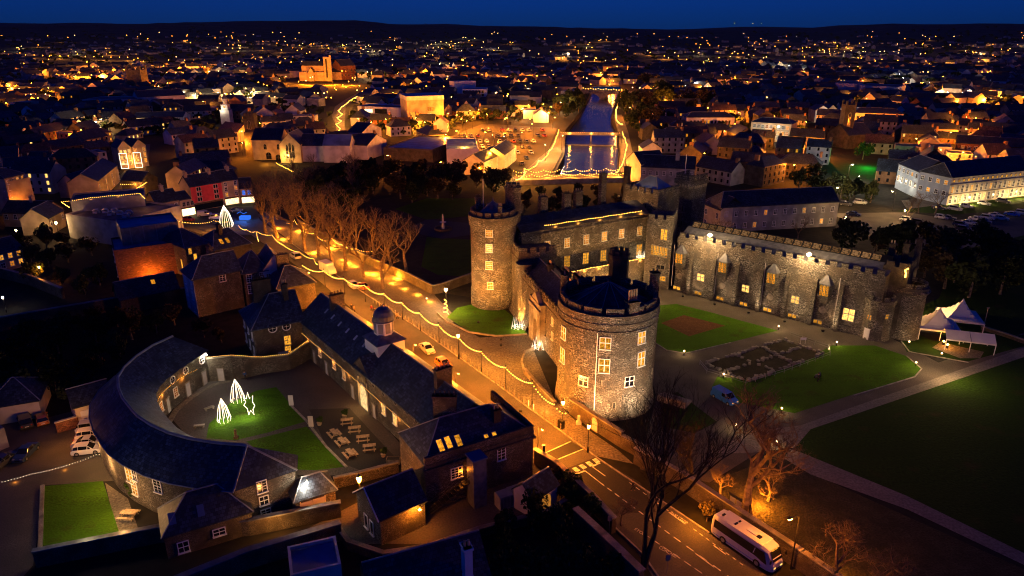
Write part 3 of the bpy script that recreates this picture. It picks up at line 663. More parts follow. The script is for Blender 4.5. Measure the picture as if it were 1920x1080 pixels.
winpx(castle, W0, W1, [(1036, 603), (1036, 630)], .8, 1.4, 'two', 'white', 'windowdark')
for s, y, w, zt in ((16.5, 6.5, 2.6, 14.0), (21.5, 7.0, 3.0, 14.6), (27, 7.0, 3.2, 15.2), (24, 3.2, 1.2, 14.6), (30.5, 2.0, 1.1, 16.8), (12, 4.5, 1.3, 14.2)):
    p = T @ Vector((s, y, 0)); stack(castle, p, w, 1.0, 9, zt, rz, 4 if w > 2 else 2, 'dark_stone')
# roof kiosk boxes behind the near tower
for s, y, w, d, zt, mt in ((30, 6, 4, 2.5, 14.2, 'greyrender'), (33.5, 9, 3.2, 2.5, 14.6, 'greyrender')): 
    mm = MB(T); mm.box(s - w / 2, s + w / 2, y - d / 2, y + d / 2, 10, zt); mm.build('roof_kiosk', mt, castle)
# north range with courtyard front
N1 = G2(1212, 401, 17.0); N0 = G2(985, 436, 17.0); T, rz, L = frame(N0, N1); dirn = (N1 - N0).normalized()
m = MB(T); m.prism([(-1, 0), (L + 1, 0), (L + 1, 10.5), (-1, 10.5)], 0, 17.0, cap=False); m.box(-1, L, -.15, 0, 10.1, 10.4); m.box(-1, L, -.22, 0, 16.0, 16.3); m.build('north_range', 'castle_stone', castle)
m = MB(T); m.face([(-1, -.1, 17), (L + 1, -.1, 17), (L + 1, 2.2, 18.3), (-1, 2.2, 18.3)]); m.face([(-1, 2.2, 18.3), (L + 1, 2.2, 18.3), (L + 1, 5.2, 19.4), (-1, 5.2, 19.4)]); m.face([(L + 1, 10.6, 17), (-1, 10.6, 17), (-1, 5.2, 19.4), (L + 1, 5.2, 19.4)]); m.build('range_roof', 'slate2', castle)
for i, (a_, b_, c_) in enumerate([(1000, 376, 412), (1047, 362, 408), (1092, 356, 400), (1114, 352, 395), (1160, 318, 392)]):
    s, _z = wallhit(a_, c_, N0, N1); p = T @ Vector((s + .3, 7.2, 0)); stack(castle, p, 1.9 if i < 4 else 1.5, 1.3, 17.5, zat(p, b_) - .8, rz, 3)
A, B_ = N0, N1
winpx(castle, A, B_, [(1026, 461), (1063, 455), (1099, 449), (1133, 443), (1165, 438), (1199, 433)], 1.35, 2.1, 'sash', 'white', 'lit2')
winpx(castle, A, B_, [(1063, 490), (1098, 484), (1131, 479), (1165, 474), (1198, 468)], 1.6, 2.7, 'sash', 'dressed', 'lit2')
winpx(castle, A, B_, [(1210, 483)], 1.0, 2.2, 'arch', 'dressed', 'windowdark')
# terrace in front of the north range
tr = MB(T); tr.prism([(L * .22, -.02), (L - .5, -.02), (L - .5, -3.6), (L * .22, -3.6)], 0, 6.2); tr.box(L * .22, L - .5, -3.7, -3.4, 6.2, 7.2); tr.build('terrace', 'castle_stone', castle)
# corner tower between ranges
K0 = N1 + Vector((.2, -.4)); K0 = G2(1214, 408, 17.6); K1 = G2(1263, 412, 17.6); T, rz, LK = frame(K0, K1)
m = MB(T); m.prism([(0, 0), (LK, 0), (LK, 9), (0, 9)], 0, 17.4); m.box(-.1, LK + .1, -.15, 9.1, 15.9, 16.2); m.box(-.05, LK + .05, -.1, 0, 8.4, 8.6); m.build('corner_tower', 'castle_stone', castle)
merlons(castle, K0, K1, 17.4, 1.2, .7, 1.0, .5); merlons(castle, K1, T @ Vector((LK, 9, 0)), 17.4, 1.2, .7, 1.0, .5)
winpx(castle, K0, K1, [(1245, 440)], 1.4, 2.6, 'two', 'dressed', 'lit2'); winpx(castle, K0, K1, [(1236 + d, 471 + d * .22) for d in (-13, -8, -3, 3, 8, 13)], .55, 2.6, 'arch', 'dressed', 'lit2', sill=False)
winpx(castle, K0, K1, [(1238, 501)], 1.9, 1.0, 'strip', 'dressed', 'windowdark'); winpx(castle, K0, K1, [(1240, 522)], 1.9, 1.1, 'strip', 'dressed', 'lit2')
# tall rear towers
Q0 = G2(1171, 351, 21); Q1 = G2(1235, 363, 21); T, rz, Lq = frame(Q0, Q1)
m = MB(T); m.prism([(0, 0), (Lq, 0), (Lq, 9.5), (0, 9.5)], 0, 20.6); m.box(-.15, Lq + .15, -.15, 9.65, 19.0, 19.3); m.build('rear_tower', 'castle_stone', castle)
for s0, s1 in (((0, 0), (Lq, 0)), ((Lq, 0), (Lq, 9.5)), ((0, 9.5), (0, 0))): merlons(castle, T @ Vector((*s0, 0)), T @ Vector((*s1, 0)), 20.6, 1.4, .7, 1.1, .5)
m = MB(T); a_, b_, c_, d_ = (.8, .8, 20.7), (Lq - .8, .8, 20.7), (Lq - .8, 8.8, 20.7), (.8, 8.8, 20.7); r0, r1 = (Lq * .4, 4.8, 24.0), (Lq * .6, 4.8, 24.0)
for f in ([a_, b_, r1, r0], [b_, c_, r1], [c_, d_, r0, r1], [d_, a_, r0]): m.face(f)
rf = m.build('pyramid_roof', 'membrane', castle)
m = MB(T)
for p, q_ in ((a_, r0), (b_, r1), (r0, r1)): m.tube([p, q_], .14, 5)
m.build('ridge_capping', 'ridge', rf)
for s in (.35, .5, .65): window(castle, T @ Vector((Lq * s, -.01, 16.6)), rz, .5, 1.2, 'plain', 'dressed', 'dark', sill=False)
p = T @ Vector((-.8, 2, 0)); stack(castle, p, 1.3, 1.2, 17, 26.0, rz, 2, 'dark_stone')
Q2 = G2(1268, 330, 23); Q3 = G2(1302, 336, 23); T, rz, Lq = frame(Q2, Q3); Lq = max(Lq, 5)
m = MB(T); m.prism([(0, 0), (Lq, 0), (Lq, 6), (0, 6)], 0, 22.6); m.box(-.3, Lq + .3, -.3, 6.3, 21.2, 22.4); m.build('rear_tower', 'castle_stone', castle)
for s0, s1 in (((-.2, -.2), (Lq + .2, -.2)), ((Lq + .2, -.2), (Lq + .2, 6.2)), ((-.2, 6.2), (-.2, -.2))): merlons(castle, T @ Vector((*s0, 0)), T @ Vector((*s1, 0)), 22.6, 1.2, .7, 1.1, .4)
cc = MB(); cc.box(-.22, .22, -.28, 0, 0, .9); ccm = cc.mesh('corbel', 'dressed')
for s0, s1 in (((0, 0), (Lq, 0)), ((Lq, 0), (Lq, 6))):
    a_ = T @ Vector((*s0, 0)); b_ = T @ Vector((*s1, 0)); n_ = 6
    for k in range(n_): place('corbel', ccm, castle, a_.lerp(b_, (k + .5) / n_) + Vector((0, 0, 20.4)), rz if s0 == (0, 0) else rz + math.pi / 2)
for zz in (10, 14): window(castle, T @ Vector((Lq * .5, -.01, zz)), rz, .5, 1.4, 'plain', 'dressed', 'dark', sill=False)
m = MB(T); m.tube([(.6, 3, 22), (.6, 3, 28.5)], .07, 6); m.build('flagpole', 'white', castle)
# long picture gallery range
E0 = G2(1263, 544); E1 = G2(1640, 636); T, rz, LE = frame(E0, E1)
E1 = (T @ Vector((LE, 0, 0))).xy; hE = 13.6
m = MB(T); m.prism([(0, 0), (LE, 0), (LE, 12), (0, 12)], 0, hE, cap=False); m.box(0, LE, -.15, 0, 11.6, 11.9); m.box(0, LE, -.35, 0, 0, 1.5); m.face([(0, 0, hE - .8), (LE, 0, hE - .8), (LE, 12, hE - .8), (0, 12, hE - .8)]); m.build('gallery_range', 'castle_stone', castle)
merlons(castle, E0, E1, hE, 1.35, .95, .85, .5)
m = MB(T); m.face([(0, 1.2, hE - .5), (LE, 1.2, hE - .5), (LE, 5.0, hE + 1.5), (0, 5.0, hE + 1.5)]); m.face([(LE, 11, hE - .5), (0, 11, hE - .5), (0, 7.2, hE + 1.5), (LE, 7.2, hE + 1.5)]); m.build('range_roof', 'lead', castle)
m = MB(T); m.face([(1, 4.6, hE + 1.4), (LE - .5, 4.6, hE + 1.4), (LE - .5, 6.1, hE + 2.6), (1, 6.1, hE + 2.6)]); m.face([(LE - .5, 7.6, hE + 1.4), (1, 7.6, hE + 1.4), (1, 6.1, hE + 2.6), (LE - .5, 6.1, hE + 2.6)]); m.face([(LE - .5, 4.6, hE + 1.4), (LE - .5, 7.6, hE + 1.4), (LE - .5, 6.1, hE + 2.6)]); lant = m.build('roof_lantern', 'iron', castle)
gl = MB(); gl.face([(-.85, 0, 0), (.85, 0, 0), (.85, 1.15, .92), (-.85, 1.15, .92)]); glm = gl.mesh('skylight_pane', emis('litglass', (1.0, .50, .20), .22, var=.75))
n_ = int((LE - 2) / 2.05)
for k in range(n_): place('skylight_pane', glm, castle, T @ Vector((2 + k * (LE - 3.5) / n_, 4.72, hE + 1.56)), rz)
butt = MB(); butt.box(-.42, .42, -1.05, 0, 0, 5.4); butt.box(-.36, .36, -.75, 0, 5.4, 9.6); butt.face([(-.36, -.75, 9.6), (.36, -.75, 9.6), (.36, 0, 10.6), (-.36, 0, 10.6)]); butt.face([(-.36, -.75, 9.6), (-.36, 0, 10.6), (-.36, 0, 9.6)]); butt.face([(.36, -.75, 9.6), (.36, 0, 9.6), (.36, 0, 10.6)]); bm_ = butt.mesh('buttress', 'castle_stone')
for bx, by in ((1294, 530), (1337, 540), (1379, 550), (1424, 560), (1472, 570), (1523, 580), (1571, 592)):
    s, z = wallhit(bx, by, E0, E1); place('buttress', bm_, castle, T @ Vector((s, 0, 0)), rz)
# oriels
om = MB(); pl = [(-1.35, 0), (-1.0, -1.0), (1.0, -1.0), (1.35, 0)]
om.prism(pl, 0, .9); om.prism([(x * 1.06, y * 1.06) for x, y in pl], .8, 1.0); om.prism([(x * .75, y * .7) for x, y in pl], -.8, 0); om.prism([(x * .4, y * .4) for x, y in pl], -1.4, -.8); om.prism([(x * .97, y * .9) for x, y in pl], .9, 3.5)
ho = MB()
for i in range(3): a_, b_ = pl[i], pl[i + 1]; ho.face([(a_[0] * 1.14, a_[1] * 1.14, 3.52), (b_[0] * 1.14, b_[1] * 1.14, 3.52), (0, 0, 5.6)])
ho.prism([(x * 1.14, y * 1.14) for x, y in pl], 3.4, 3.54); hom = ho.mesh('oriel_roof', 'lead'); omesh = om.mesh('oriel', 'castle_stone')
for ox, oy in ((1277, 483), (1358, 500), (1449, 520), (1548, 543)):
    s, z = wallhit(ox, oy, E0, E1); o = place('oriel', omesh, castle, T @ Vector((s, 0, z - 2.1)), rz); sub('oriel_roof', hom, o)
    for dx in (-.62, 0, .62): window(castle, T @ Vector((s + dx, -1.02, z - 1.25)), rz, .5, 2.5, 'arch', 'castle_stone', 'lit1', sill=False, name='window')
    sh = MB(T); zc = z - 4.6
    sh.face([(s + .75 * math.cos(2 * math.pi * k / 10), -.14, zc + .75 * math.sin(2 * math.pi * k / 10)) for k in range(10)]); sh.box(s - .3, s + .3, -.3, -.14, zc - .4, zc + .4); sh.build('carved_crest', 'dressed', castle)
winpx(castle, E0, E1, [(1314, 520, 1.7, 1.7), (1398, 541, 1.6, 1.6), (1491, 562, 1.6, 1.6), (1591, 590, 2.2, 2.6)], 1.6, 1.6, 'cross', 'dressed', 'litwhite', sill=False)
for bx, by in ((1271, 531), (1311, 542), (1352, 553), (1396, 564), (1441, 574), (1487, 586), (1535, 597)):
    s, z = wallhit(bx, by, E0, E1); window(castle, T @ Vector((s, -.36, .55)), rz, 1.7, .75, 'two', 'dressed', 'lit2', sill=False)
for bx in (1262, 1343, 1431, 1570):
    s, z = wallhit(bx, 500 + (bx - 1262) * .2, E0, E1); m = MB(T); m.tube([(s, -.12, 11.4), (s, -.12, 1)], .08, 5); m.build('downpipe', 'pale', castle)
# end turrets
c = (T @ Vector((LE - .6, 1.5, 0))).xy; m = MB(); m.lathe(c, [(3.0, 0), (2.8, 1), (2.8, 7.4), (3.05, 7.7), (3.05, 8.6), (2.5, 8.6), (2.5, 7.9), (.1, 7.9)], 12); m.build('polygon_turret', 'castle_stone', castle)
ring_merlons(castle, c, 2.6, 8.6, 10, .9, .6, .35)
for bx, by, w_ in ((1630, 595, .8), (1663, 594, .6)):
    a, z = cylhit(bx, by, c, 2.75); window(castle, (c.x + 2.72 * math.cos(a), c.y + 2.72 * math.sin(a), z - .5), a + math.pi / 2, w_, 1.0, 'cross', 'dressed', 'lit2', sill=False)
a, z = cylhit(1626, 618, c, 2.8); dr = MB(Matrix.Translation((c.x + 2.78 * math.cos(a), c.y + 2.78 * math.sin(a), 0)) @ Matrix.Rotation(a + math.pi / 2, 4, 'Z')); dr.box(-.55, .55, -.12, .1, 0, 2.2); dr.box(-.62, .62, -.08, .1, 2.2, 2.35); dr.build('side_door', 'white', castle)
m = MB(T); m.prism([(LE - 1.5, 3), (LE + 3.2, 3), (LE + 3.2, 12), (LE - 1.5, 12)], 0, 15.0); m.box(LE - 1.6, LE + 3.3, 2.9, 12.1, 13.4, 13.7); m.build('end_block', 'dark_stone', castle)
merlons(castle, T @ Vector((LE - 1.5, 3, 0)), T @ Vector((LE + 3.2, 3, 0)), 15.0, 1.2, .8, .9, .4, 'dark_stone'); merlons(castle, T @ Vector((LE + 3.2, 3, 0)), T @ Vector((LE + 3.2, 12, 0)), 15.0, 1.2, .8, .9, .4, 'dark_stone')
c = (T @ Vector((LE + 3.6, 6.0, 0))).xy; m = MB(); m.lathe(c, [(3.3, 0), (3.1, 1), (3.1, 9.4), (3.35, 9.7), (3.35, 11.0), (2.8, 11.0), (3.7, 10.2), (.1, 10.2)], 28); m.build('round_bastion', 'castle_stone', castle)
ring_merlons(castle, c, 2.9, 11.0, 10, 1.2, .7, .4)
for s, y, zt in ((LE + 1.0, 9, 18.6), (LE + 2.8, 11, 19.4), (LE - 2, 11, 17.5)): stack(castle, T @ Vector((s, y, 0)), 1.1, 1.0, 13, zt, rz, 2, 'dark_stone')
ET, Erz, ELEN = T, rz, LE
# entrance bridge steps beside the near tower
m = MB(); base = G2(1232, 752)
for k in range(5): T_ = Matrix.Translation((base.x, base.y, 0)) @ Matrix.Rotation(-.6, 4, 'Z'); m.T = T_; m.box(0, 5, k * .6, (k + 1) * .6 + .01, 0, 1.2 - k * .2)
m.build('stone_steps', 'dressed', kind='structure')
def wall_run(name, label, pts_, h, t=.5, mat='rubble', cap='dressed', group=None, z0=0, hs=None, lit=None):
    w = thing(name, (pts_[0][0], pts_[0][1], 0), label, 'wall', group); m = MB(); c = MB()
    for i, (a, b) in enumerate(zip(pts_[:-1], pts_[1:])):
        T, rz, L = frame(a, b); h0 = hs[i] if hs else h; h1 = hs[i + 1] if hs else h
        for M_, y0, y1, za, zb in ((m, -t / 2, t / 2, None, 0), (c, -t / 2 - .08, t / 2 + .08, 0, .16)):
            M_.T = T; A0 = z0 if za is None else h0; A1 = z0 if za is None else h1; B0, B1 = h0 + zb, h1 + zb; e = .02 if za is None else .1
            v = [(-e, y0, A0), (L + e, y0, A1), (L + e, y1, A1), (-e, y1, A0), (-e, y0, B0), (L + e, y0, B1), (L + e, y1, B1), (-e, y1, B0)]
            i_ = [M_.pt(p) for p in v]
            for q in ((0, 3, 2, 1), (4, 5, 6, 7), (0, 1, 5, 4), (1, 2, 6, 5), (2, 3, 7, 6), (3, 0, 4, 7)): M_.f.append([i_[k] for k in q])
    m.T = c.T = None; m.build('masonry', mat, w); c.build('coping', cap, w); return w
bw = wall_run('boundary_wall', 'amber lit stone wall with arched doorway in front of the near round tower', px((1070, 775), (1116, 806), (1165, 838)), 2.6, .6)
T, rz, L = frame(G2(1070, 775), G2(1165, 838)); m = MB(T); s, z = wallhit(1118, 798, G2(1070, 775), G2(1165, 838))
ap = arch_pts(1.3, 2.3); m.face([(s + x, -.36, z_ + .02) for x, z_ in ap]); m.build('arched_door', 'pale', bw)
m = MB(T); 
for i in range(len(ap) - 1): a_, b_ = ap[i], ap[i + 1]; m.tube([(s + a_[0] * 1.08, -.38, a_[1] * 1.03), (s + b_[0] * 1.08, -.38, b_[1] * 1.03)], .09, 4)
m.build('door_surround', 'dressed', bw)
wall_run('boundary_wall', 'low stone wall returning from the arched doorway to the tower ditch', px((1165, 838), (1188, 850), (1225, 872)), 2.0, .7)
wall_run('boundary_wall', 'ditch wall curving from the avenue up against the near round tower', px((984, 700), (1012, 733), (1040, 762)), .9, .4)
wall_run('boundary_wall', 'long rubble park wall glowing orange behind the parked coach', px((1190, 868), (1280, 918), (1400, 1000), (1500, 1068), (1560, 1110), (1640, 1170)), 2.6, .6)
# ================================================================ STABLE RANGE
A0 = Vector((-41.2, 127.0)); A1 = Vector((-9.4, 84.2))
st = building('stable_range', 'long slate roofed stable range with arched gateway and white cupola on its ridge', 'stables', A0, A1, 9.9, 7.0, 4.0, 0, 0, 'stable_stone', 'slate', .35)
T, rz, L = frame(A0, A1)
winpx(st, A0, A1, [(587, 622), (598, 634), (611, 644), (645, 672), (662, 686), (700, 720), (719, 736), (741, 753), (763, 771), (781, 787), (800, 801)], .95, 1.15, 'round', 'dressed', 'windowdark')
winpx(st, A0, A1, [(600, 660), (627, 683, 1.0, 1.6, 'lit3'), (645, 702, 1.0, 1.7, 'lit1'), (720, 767, 1.1, 1.8, 'litwhite'), (741, 785, 1.1, 1.9, 'litwhite'), (783, 816, 1.1, 1.8, 'litwhite')], 1.0, 1.7, 'sash', 'white', 'windowdark')
def doorm(w, h, mat, arch=True):
    m = MB(); m.box(-w / 2 - .12, -w / 2, -.14, 0, 0, h); m.box(w / 2, w / 2 + .12, -.14, 0, 0, h); m.box(-w / 2 - .12, w / 2 + .12, -.14, 0, h, h + .16)
    p = MB(); p.box(-w / 2, w / 2, -.06, 0, 0, h - .5); p.box(-w / 2, w / 2, -.05, 0, h - .45, h); p.box(w * .3, w * .36, -.12, -.06, 1.0, 1.1)
    return m.mesh('door', 'dressed'), p.mesh('door_leaf', mat)
DR = doorm(1.05, 2.5, 'pale'); DRD = doorm(1.05, 2.4, 'darkwood')
def door(parent, pos, rz, D=DR): o = place('door', D[0], parent, pos, rz); sub('door_leaf', D[1], o)
for q in ((590, 668), (613, 690), (662, 733), (702, 767), (765, 820)):
    s, z = wallhit(q[0], q[1], A0, A1); door(st, T @ Vector((s, -.01, 0)), rz)
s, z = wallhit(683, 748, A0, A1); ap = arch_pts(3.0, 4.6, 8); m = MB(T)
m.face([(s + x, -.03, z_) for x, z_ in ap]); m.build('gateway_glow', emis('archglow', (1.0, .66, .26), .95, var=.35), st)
m = MB(T)
for i in range(1, len(ap) - 1): a_, b_ = ap[i], ap[i + 1] if i + 1 < len(ap) else ap[0]; m.tube([(s + a_[0] * 1.07, -.08, a_[1] * 1.03), (s + b_[0] * 1.07, -.08, b_[1] * 1.03)], .16, 4)
m.box(s - 1.9, s - 1.6, -.2, 0, 0, 5.6); m.box(s + 1.6, s + 1.9, -.2, 0, 0, 5.6); m.build('gateway_arch', 'dressed', st)
point('gateway_light', T @ Vector((s, -1.6, 3.2)), 220, (1, .62, .25), .3)
# gable over the gateway
sg = s; m = MB(T); m.prism([(sg - 2.6, -.5), (sg + 2.6, -.5), (sg + 2.6, 0), (sg - 2.6, 0)], 0, 7.2); m.face([(sg - 2.6, -.5, 7.2), (sg + 2.6, -.5, 7.2), (sg, -.5, 9.4)])
m.build('gable_front', 'stable_stone', st) if False else None
m = MB(T); m.face([(sg - 2.7, -.02, 7.2), (sg + 2.7, -.02, 7.2), (sg, -.02, 9.6)]); m.build('pediment', 'stable_stone', st)
m = MB(T); m.face([(sg - 3, -.3, 7.05), (sg, -.3, 9.75), (sg, 3.3, 9.75), (sg - 3, .2, 7.05)]); m.face([(sg, -.3, 9.75), (sg + 3, -.3, 7.05), (sg + 3, .2, 7.05), (sg, 3.3, 9.75)]); m.build('gable_roof', 'slate', st)
m = MB(T); m.box(0, L, -.12, 0, 4.15, 4.35); m.box(0, L, -.2, 0, 6.6, 6.8); m.build('string_course', 'dressed', st)
for k in (.02, .55, .98): mm = MB(T); mm.tube([(L * k, -.1, 6.8), (L * k, -.1, 0)], .07, 5); mm.build('downpipe', 'iron', st)
for s_, y_ in ((9.5, 3.6), (13, 3.4), (16.5, 3.3), (20, 3.2), (6.3, 3.7), (23.5, 3.2)):   # roof windows
    k = 4.0 / 4.95; m = MB(T); z0 = 7.16 + y_ * k * .8; sk = MB(T)
    y0, y1 = y_ - .9, y_ - .1
    for lst, off, mt, inset in ((sk, .22, None, 0),):
        m.face([(s_ - .3, y0, 7.16 + y0 * k + .12), (s_ + .3, y0, 7.16 + y0 * k + .12), (s_ + .3, y1, 7.16 + y1 * k + .12), (s_ - .3, y1, 7.16 + y1 * k + .12)])
    m.build('skylight', 'pale', st)
sC, _z = wallhit(721, 637, T @ Vector((0, 4.95, 0)), T @ Vector((L, 4.95, 0))); sC = min(max(sC, 5), L - 5)
cpos = T @ Vector((sC, 4.95, 0)); ctop = zat(cpos, 577) + .7
TC = Matrix.Translation((cpos.x, cpos.y, 0)) @ Matrix.Rotation(rz, 4, 'Z'); dz = ctop - 18.0
m = MB(TC); m.box(-2.45, 2.45, -2.45, 2.45, 7.6, ctop - 6.0); m.lathe((0, 0), [(1.65, ctop - 6.2), (1.65, ctop - 2.8)], 8, ph=math.pi / 8)
cu = m.build('cupola', 'white', st)
m = MB(TC); m.lathe((0, 0), [(3.95, ctop - 6.1), (3.7, ctop - 5.9), (1.95, ctop - 5.0)], 4, ph=math.pi / 4); m.build('skirt_roof', 'lead', cu)
m = MB(TC); m.lathe((0, 0), [(1.95, ctop - 2.8), (1.8, ctop - 2.6), (1.75, ctop - 1.9), (1.4, ctop - 1.2), (.9, ctop - .75), (.12, ctop - .6), (.05, ctop)], 16); m.build('dome', 'lead', cu)
for k in range(8):
    a = math.pi / 4 * k; lm = MB(TC @ Matrix.Rotation(a, 4, 'Z')); lm.box(-.42, .42, -1.58, -1.54, ctop - 4.8, ctop - 3.1); lm.build('louvre_panel', 'greyrender', cu)
for s_, y_ in ((7.4, 5.0), (L - 8, 5.0)): stack(st, T @ Vector((s_, y_, 0)), 2.6, .9, 9.5, 13.2, rz + math.pi / 2, 4, 'stable_stone')
# lowered area and parapet on the avenue side; dark sheet adds the building's shade
structure('front_area_shade', [(T @ Vector(p)).xy for p in ((0, 9.9, 0), (L - 2, 9.9, 0), (L - 2, 14.5, 0), (0, 14.5, 0))], .040, 'newasphalt')
wall_run('boundary_wall', 'low dark wall between the stable range roof and the parked cars', [(T @ Vector(p)).xy for p in ((-6, 14.6, 0), (L * .5, 14.6, 0), (L + 1, 13.2, 0))], 1.1, .35, 'dark_stone')
# north-west pavilion
P0 = G2(474, 616, 7.3); P1 = G2(566, 598, 7.3)
pv = building('corner_pavilion', 'hipped slate pavilion with two round windows at the north end of the stable court', 'house', P0, P1, 10.5, 7.3, 4.2, 4.6, 0, 'stable_stone', 'slate', .5)
stack(pv, (B_T[pv.name][0] @ Vector((3.6, 6.5, 0))), 3.4, 1.0, 10, 14.4, B_T[pv.name][1], 5, 'dark_stone'); stack(pv, (B_T[pv.name][0] @ Vector((7.4, 4.4, 0))), .9, 1.8, 9, 13.6, B_T[pv.name][1], 3, 'dark_stone')
winpx(pv, P0, P1, [(511, 616), (537, 612)], 1.5, 1.5, 'round', 'white', 'windowdark'); winpx(pv, P0, P1, [(539, 638, 1.2, 1.9), (540, 657, 1.1, 2.2)], 1.2, 1.9, 'sash', 'dressed', 'lit2')
rows(pv, 'l', (1.2, 4.4), 3, 1.0, 1.7, .0, 'sash', 'white', 1.6)
# crescent range
ridge_pts = [Vector(p) for p in ((-58.7, 112.6), (-60.4, 108.8), (-61.1, 104.6), (-61.0, 100.6), (-60.2, 97.2), (-58.4, 93.9), (-56.2, 90.8), (-53.7, 88.0), (-51.4, 85.6), (-48.6, 83.4), (-45.3, 81.4), (-42.0, 80.0), (-38.2, 79.0), (-33.9, 78.4))]
def offs(P, d):
    out = []
    for i, p in enumerate(P):
        t = (P[min(i + 1, len(P) - 1)] - P[max(i - 1, 0)]).normalized(); out.append(p + Vector((t.y, -t.x)) * d)
    return out
I_ = offs(ridge_pts, -4.3); I_[0] = Vector((-54.4, 114.8)); O_ = offs(ridge_pts, 4.1); Ie = offs(ridge_pts, -4.7); Oe = offs(ridge_pts, 4.5); Ie[0] = Vector((-54.0, 115.1))
ze, zr = 5.9, 9.7
cr = thing('crescent_range', (-54, 92, 0), 'curved slate roofed stable crescent wrapping round the lit courtyard lawn', 'stables')
end_o = G2(552, 884, ze); end_i = G2(553, 855, ze)
m = MB()
for P in (I_ + [end_i], O_ + [end_o]):
    for a, b in zip(P[:-1], P[1:]): m.face([(a.x, a.y, 0), (b.x, b.y, 0), (b.x, b.y, ze), (a.x, a.y, ze)] if P[0] is O_[0] else [(b.x, b.y, 0), (a.x, a.y, 0), (a.x, a.y, ze), (b.x, b.y, ze)])
m.face([(end_o.x, end_o.y, 0), (end_i.x, end_i.y, 0), (end_i.x, end_i.y, ze), (end_o.x, end_o.y, ze)])
m.face([(I_[0].x, I_[0].y, 0), (O_[0].x, O_[0].y, 0), (O_[0].x, O_[0].y, ze), (ridge_pts[0].x, ridge_pts[0].y, zr - .1), (I_[0].x, I_[0].y, ze)])
m.build('wall', 'stable_stone', cr)
m = MB(); u1 = 0
for i in range(len(ridge_pts) - 1):
    a, b = ridge_pts[i], ridge_pts[i + 1]; l = (b - a).length
    m.face([(Oe[i].x, Oe[i].y, ze), (Oe[i + 1].x, Oe[i + 1].y, ze), (b.x, b.y, zr), (a.x, a.y, zr)], [(u1, 0), (u1 + l, 0), (u1 + l, 5.7), (u1, 5.7)])
    m.face([(Ie[i + 1].x, Ie[i + 1].y, ze), (Ie[i].x, Ie[i].y, ze), (a.x, a.y, zr), (b.x, b.y, zr)], [(u1 + l, 0), (u1, 0), (u1, 5.7), (u1 + l, 5.7)]); u1 += l
R = ridge_pts[-1]; d_ = (end_o - Oe[-1]).normalized() * .4
eo, ei = end_o + d_, end_i + d_
m.face([(Oe[-1].x, Oe[-1].y, ze), (eo.x, eo.y, ze), (R.x, R.y, zr)]); m.face([(eo.x, eo.y, ze), (ei.x, ei.y, ze), (R.x, R.y, zr)]); m.face([(ei.x, ei.y, ze), (Ie[-1].x, Ie[-1].y, ze), (R.x, R.y, zr)])
crr = m.build('roof', 'slate', cr)
m = MB(); m.tube([(p.x, p.y, zr + .05) for p in ridge_pts], .2, 6); 
for q in (Oe[-1], eo): m.tube([(R.x, R.y, zr + .05), (q.x, q.y, ze + .05)], .14, 5)
m.tube([(p.x, p.y, ze - .05) for p in Oe], .1, 5); m.build('ridge_capping', 'ridge', crr)
def on_curve(P, px_, py_, back=False):    # nearest visible wall segment hit by the sight line
    best = None
    for i in range(len(P) - 1):
        a, b = (P[i], P[i + 1]) if not back else (P[i + 1], P[i])
        s, z = wallhit(px_, py_, a, b); L_ = (b - a).length
        if -.01 <= s <= L_ + .01 and -1 < z < 8:
            dd = (a + (b - a).normalized() * s).length
            if best is None: best = (a, b, s, z)
    return best
for q in ((248, 868, .9, 1.4, 'windowdark'), (293, 898, 1.2, 1.8, 'windowdark'), (241, 881, 1.3, 2.2, 'lit2'), (253, 915, 1.1, 2.0, 'lit2')):
    h_ = on_curve(O_, q[0], q[1])
    if h_: T2, rz2, _ = frame(h_[0], h_[1]); window(cr, T2 @ Vector((h_[2], -.01, min(5.4, h_[3] + q[3] / 2) - q[3])), rz2, q[2], q[3], 'sash', 'white', q[4])
for q in ((366, 913), (423, 919)):
    h_ = on_curve(O_, q[0], q[1])
    if h_: T2, rz2, _ = frame(h_[0], h_[1]); window(cr, T2 @ Vector((h_[2], -.01, min(h_[3] - .6, 4.2))), rz2, 1.25, 1.25, 'round', 'white', 'windowdark')
winpx(cr, O_[-1], end_o, [(491, 912, 1.1, 1.6), (495, 938, 1.0, 1.2), (499, 964, 1.1, 1.5)], 1, 1.5, 'sash', 'white', 'windowdark')
for q in ((378, 675, 1.3, 1.3, 'round'), (347, 690, 1.2, 1.2, 'round'), (322, 706, 1.2, 1.2, 'round'), (329, 735, .9, 1.5, 'sash'), (302, 763, .9, 1.5, 'sash')):
    h_ = on_curve(I_, q[0], q[1], True)
    if h_: T2, rz2, _ = frame(h_[0], h_[1]); window(cr, T2 @ Vector((h_[2], -.01, min(5.4, h_[3] + q[3] / 2) - q[3])), rz2, q[2], q[3], q[4], 'white', 'windowdark' if q[4] == 'round' else 'lit3')
for q in ((354, 738), (385, 720), (317, 768)):
    h_ = on_curve(I_, q[0], q[1], True)
    if h_: T2, rz2, _ = frame(h_[0], h_[1]); door(cr, T2 @ Vector((h_[2], -.01, 0)), rz2)
# court back wall
bwp = [I_[0], G2(440, 712), G2(492, 700), G2(545, 692), G2(585, 670)]
cw = wall_run('boundary_wall', 'curved courtyard wall of rubble stone with a light string along its top', bwp, 5.0, .6, 'stable_stone', 'dressed', hs=[4.4, 4.7, 3.1, 2.9, 3.6])
T2, rz2, _ = frame(bwp[0], bwp[1]); s, z = wallhit(416, 705, bwp[0], bwp[1]); door(cw, T2 @ Vector((s, -.32, 0)), rz2, DR)
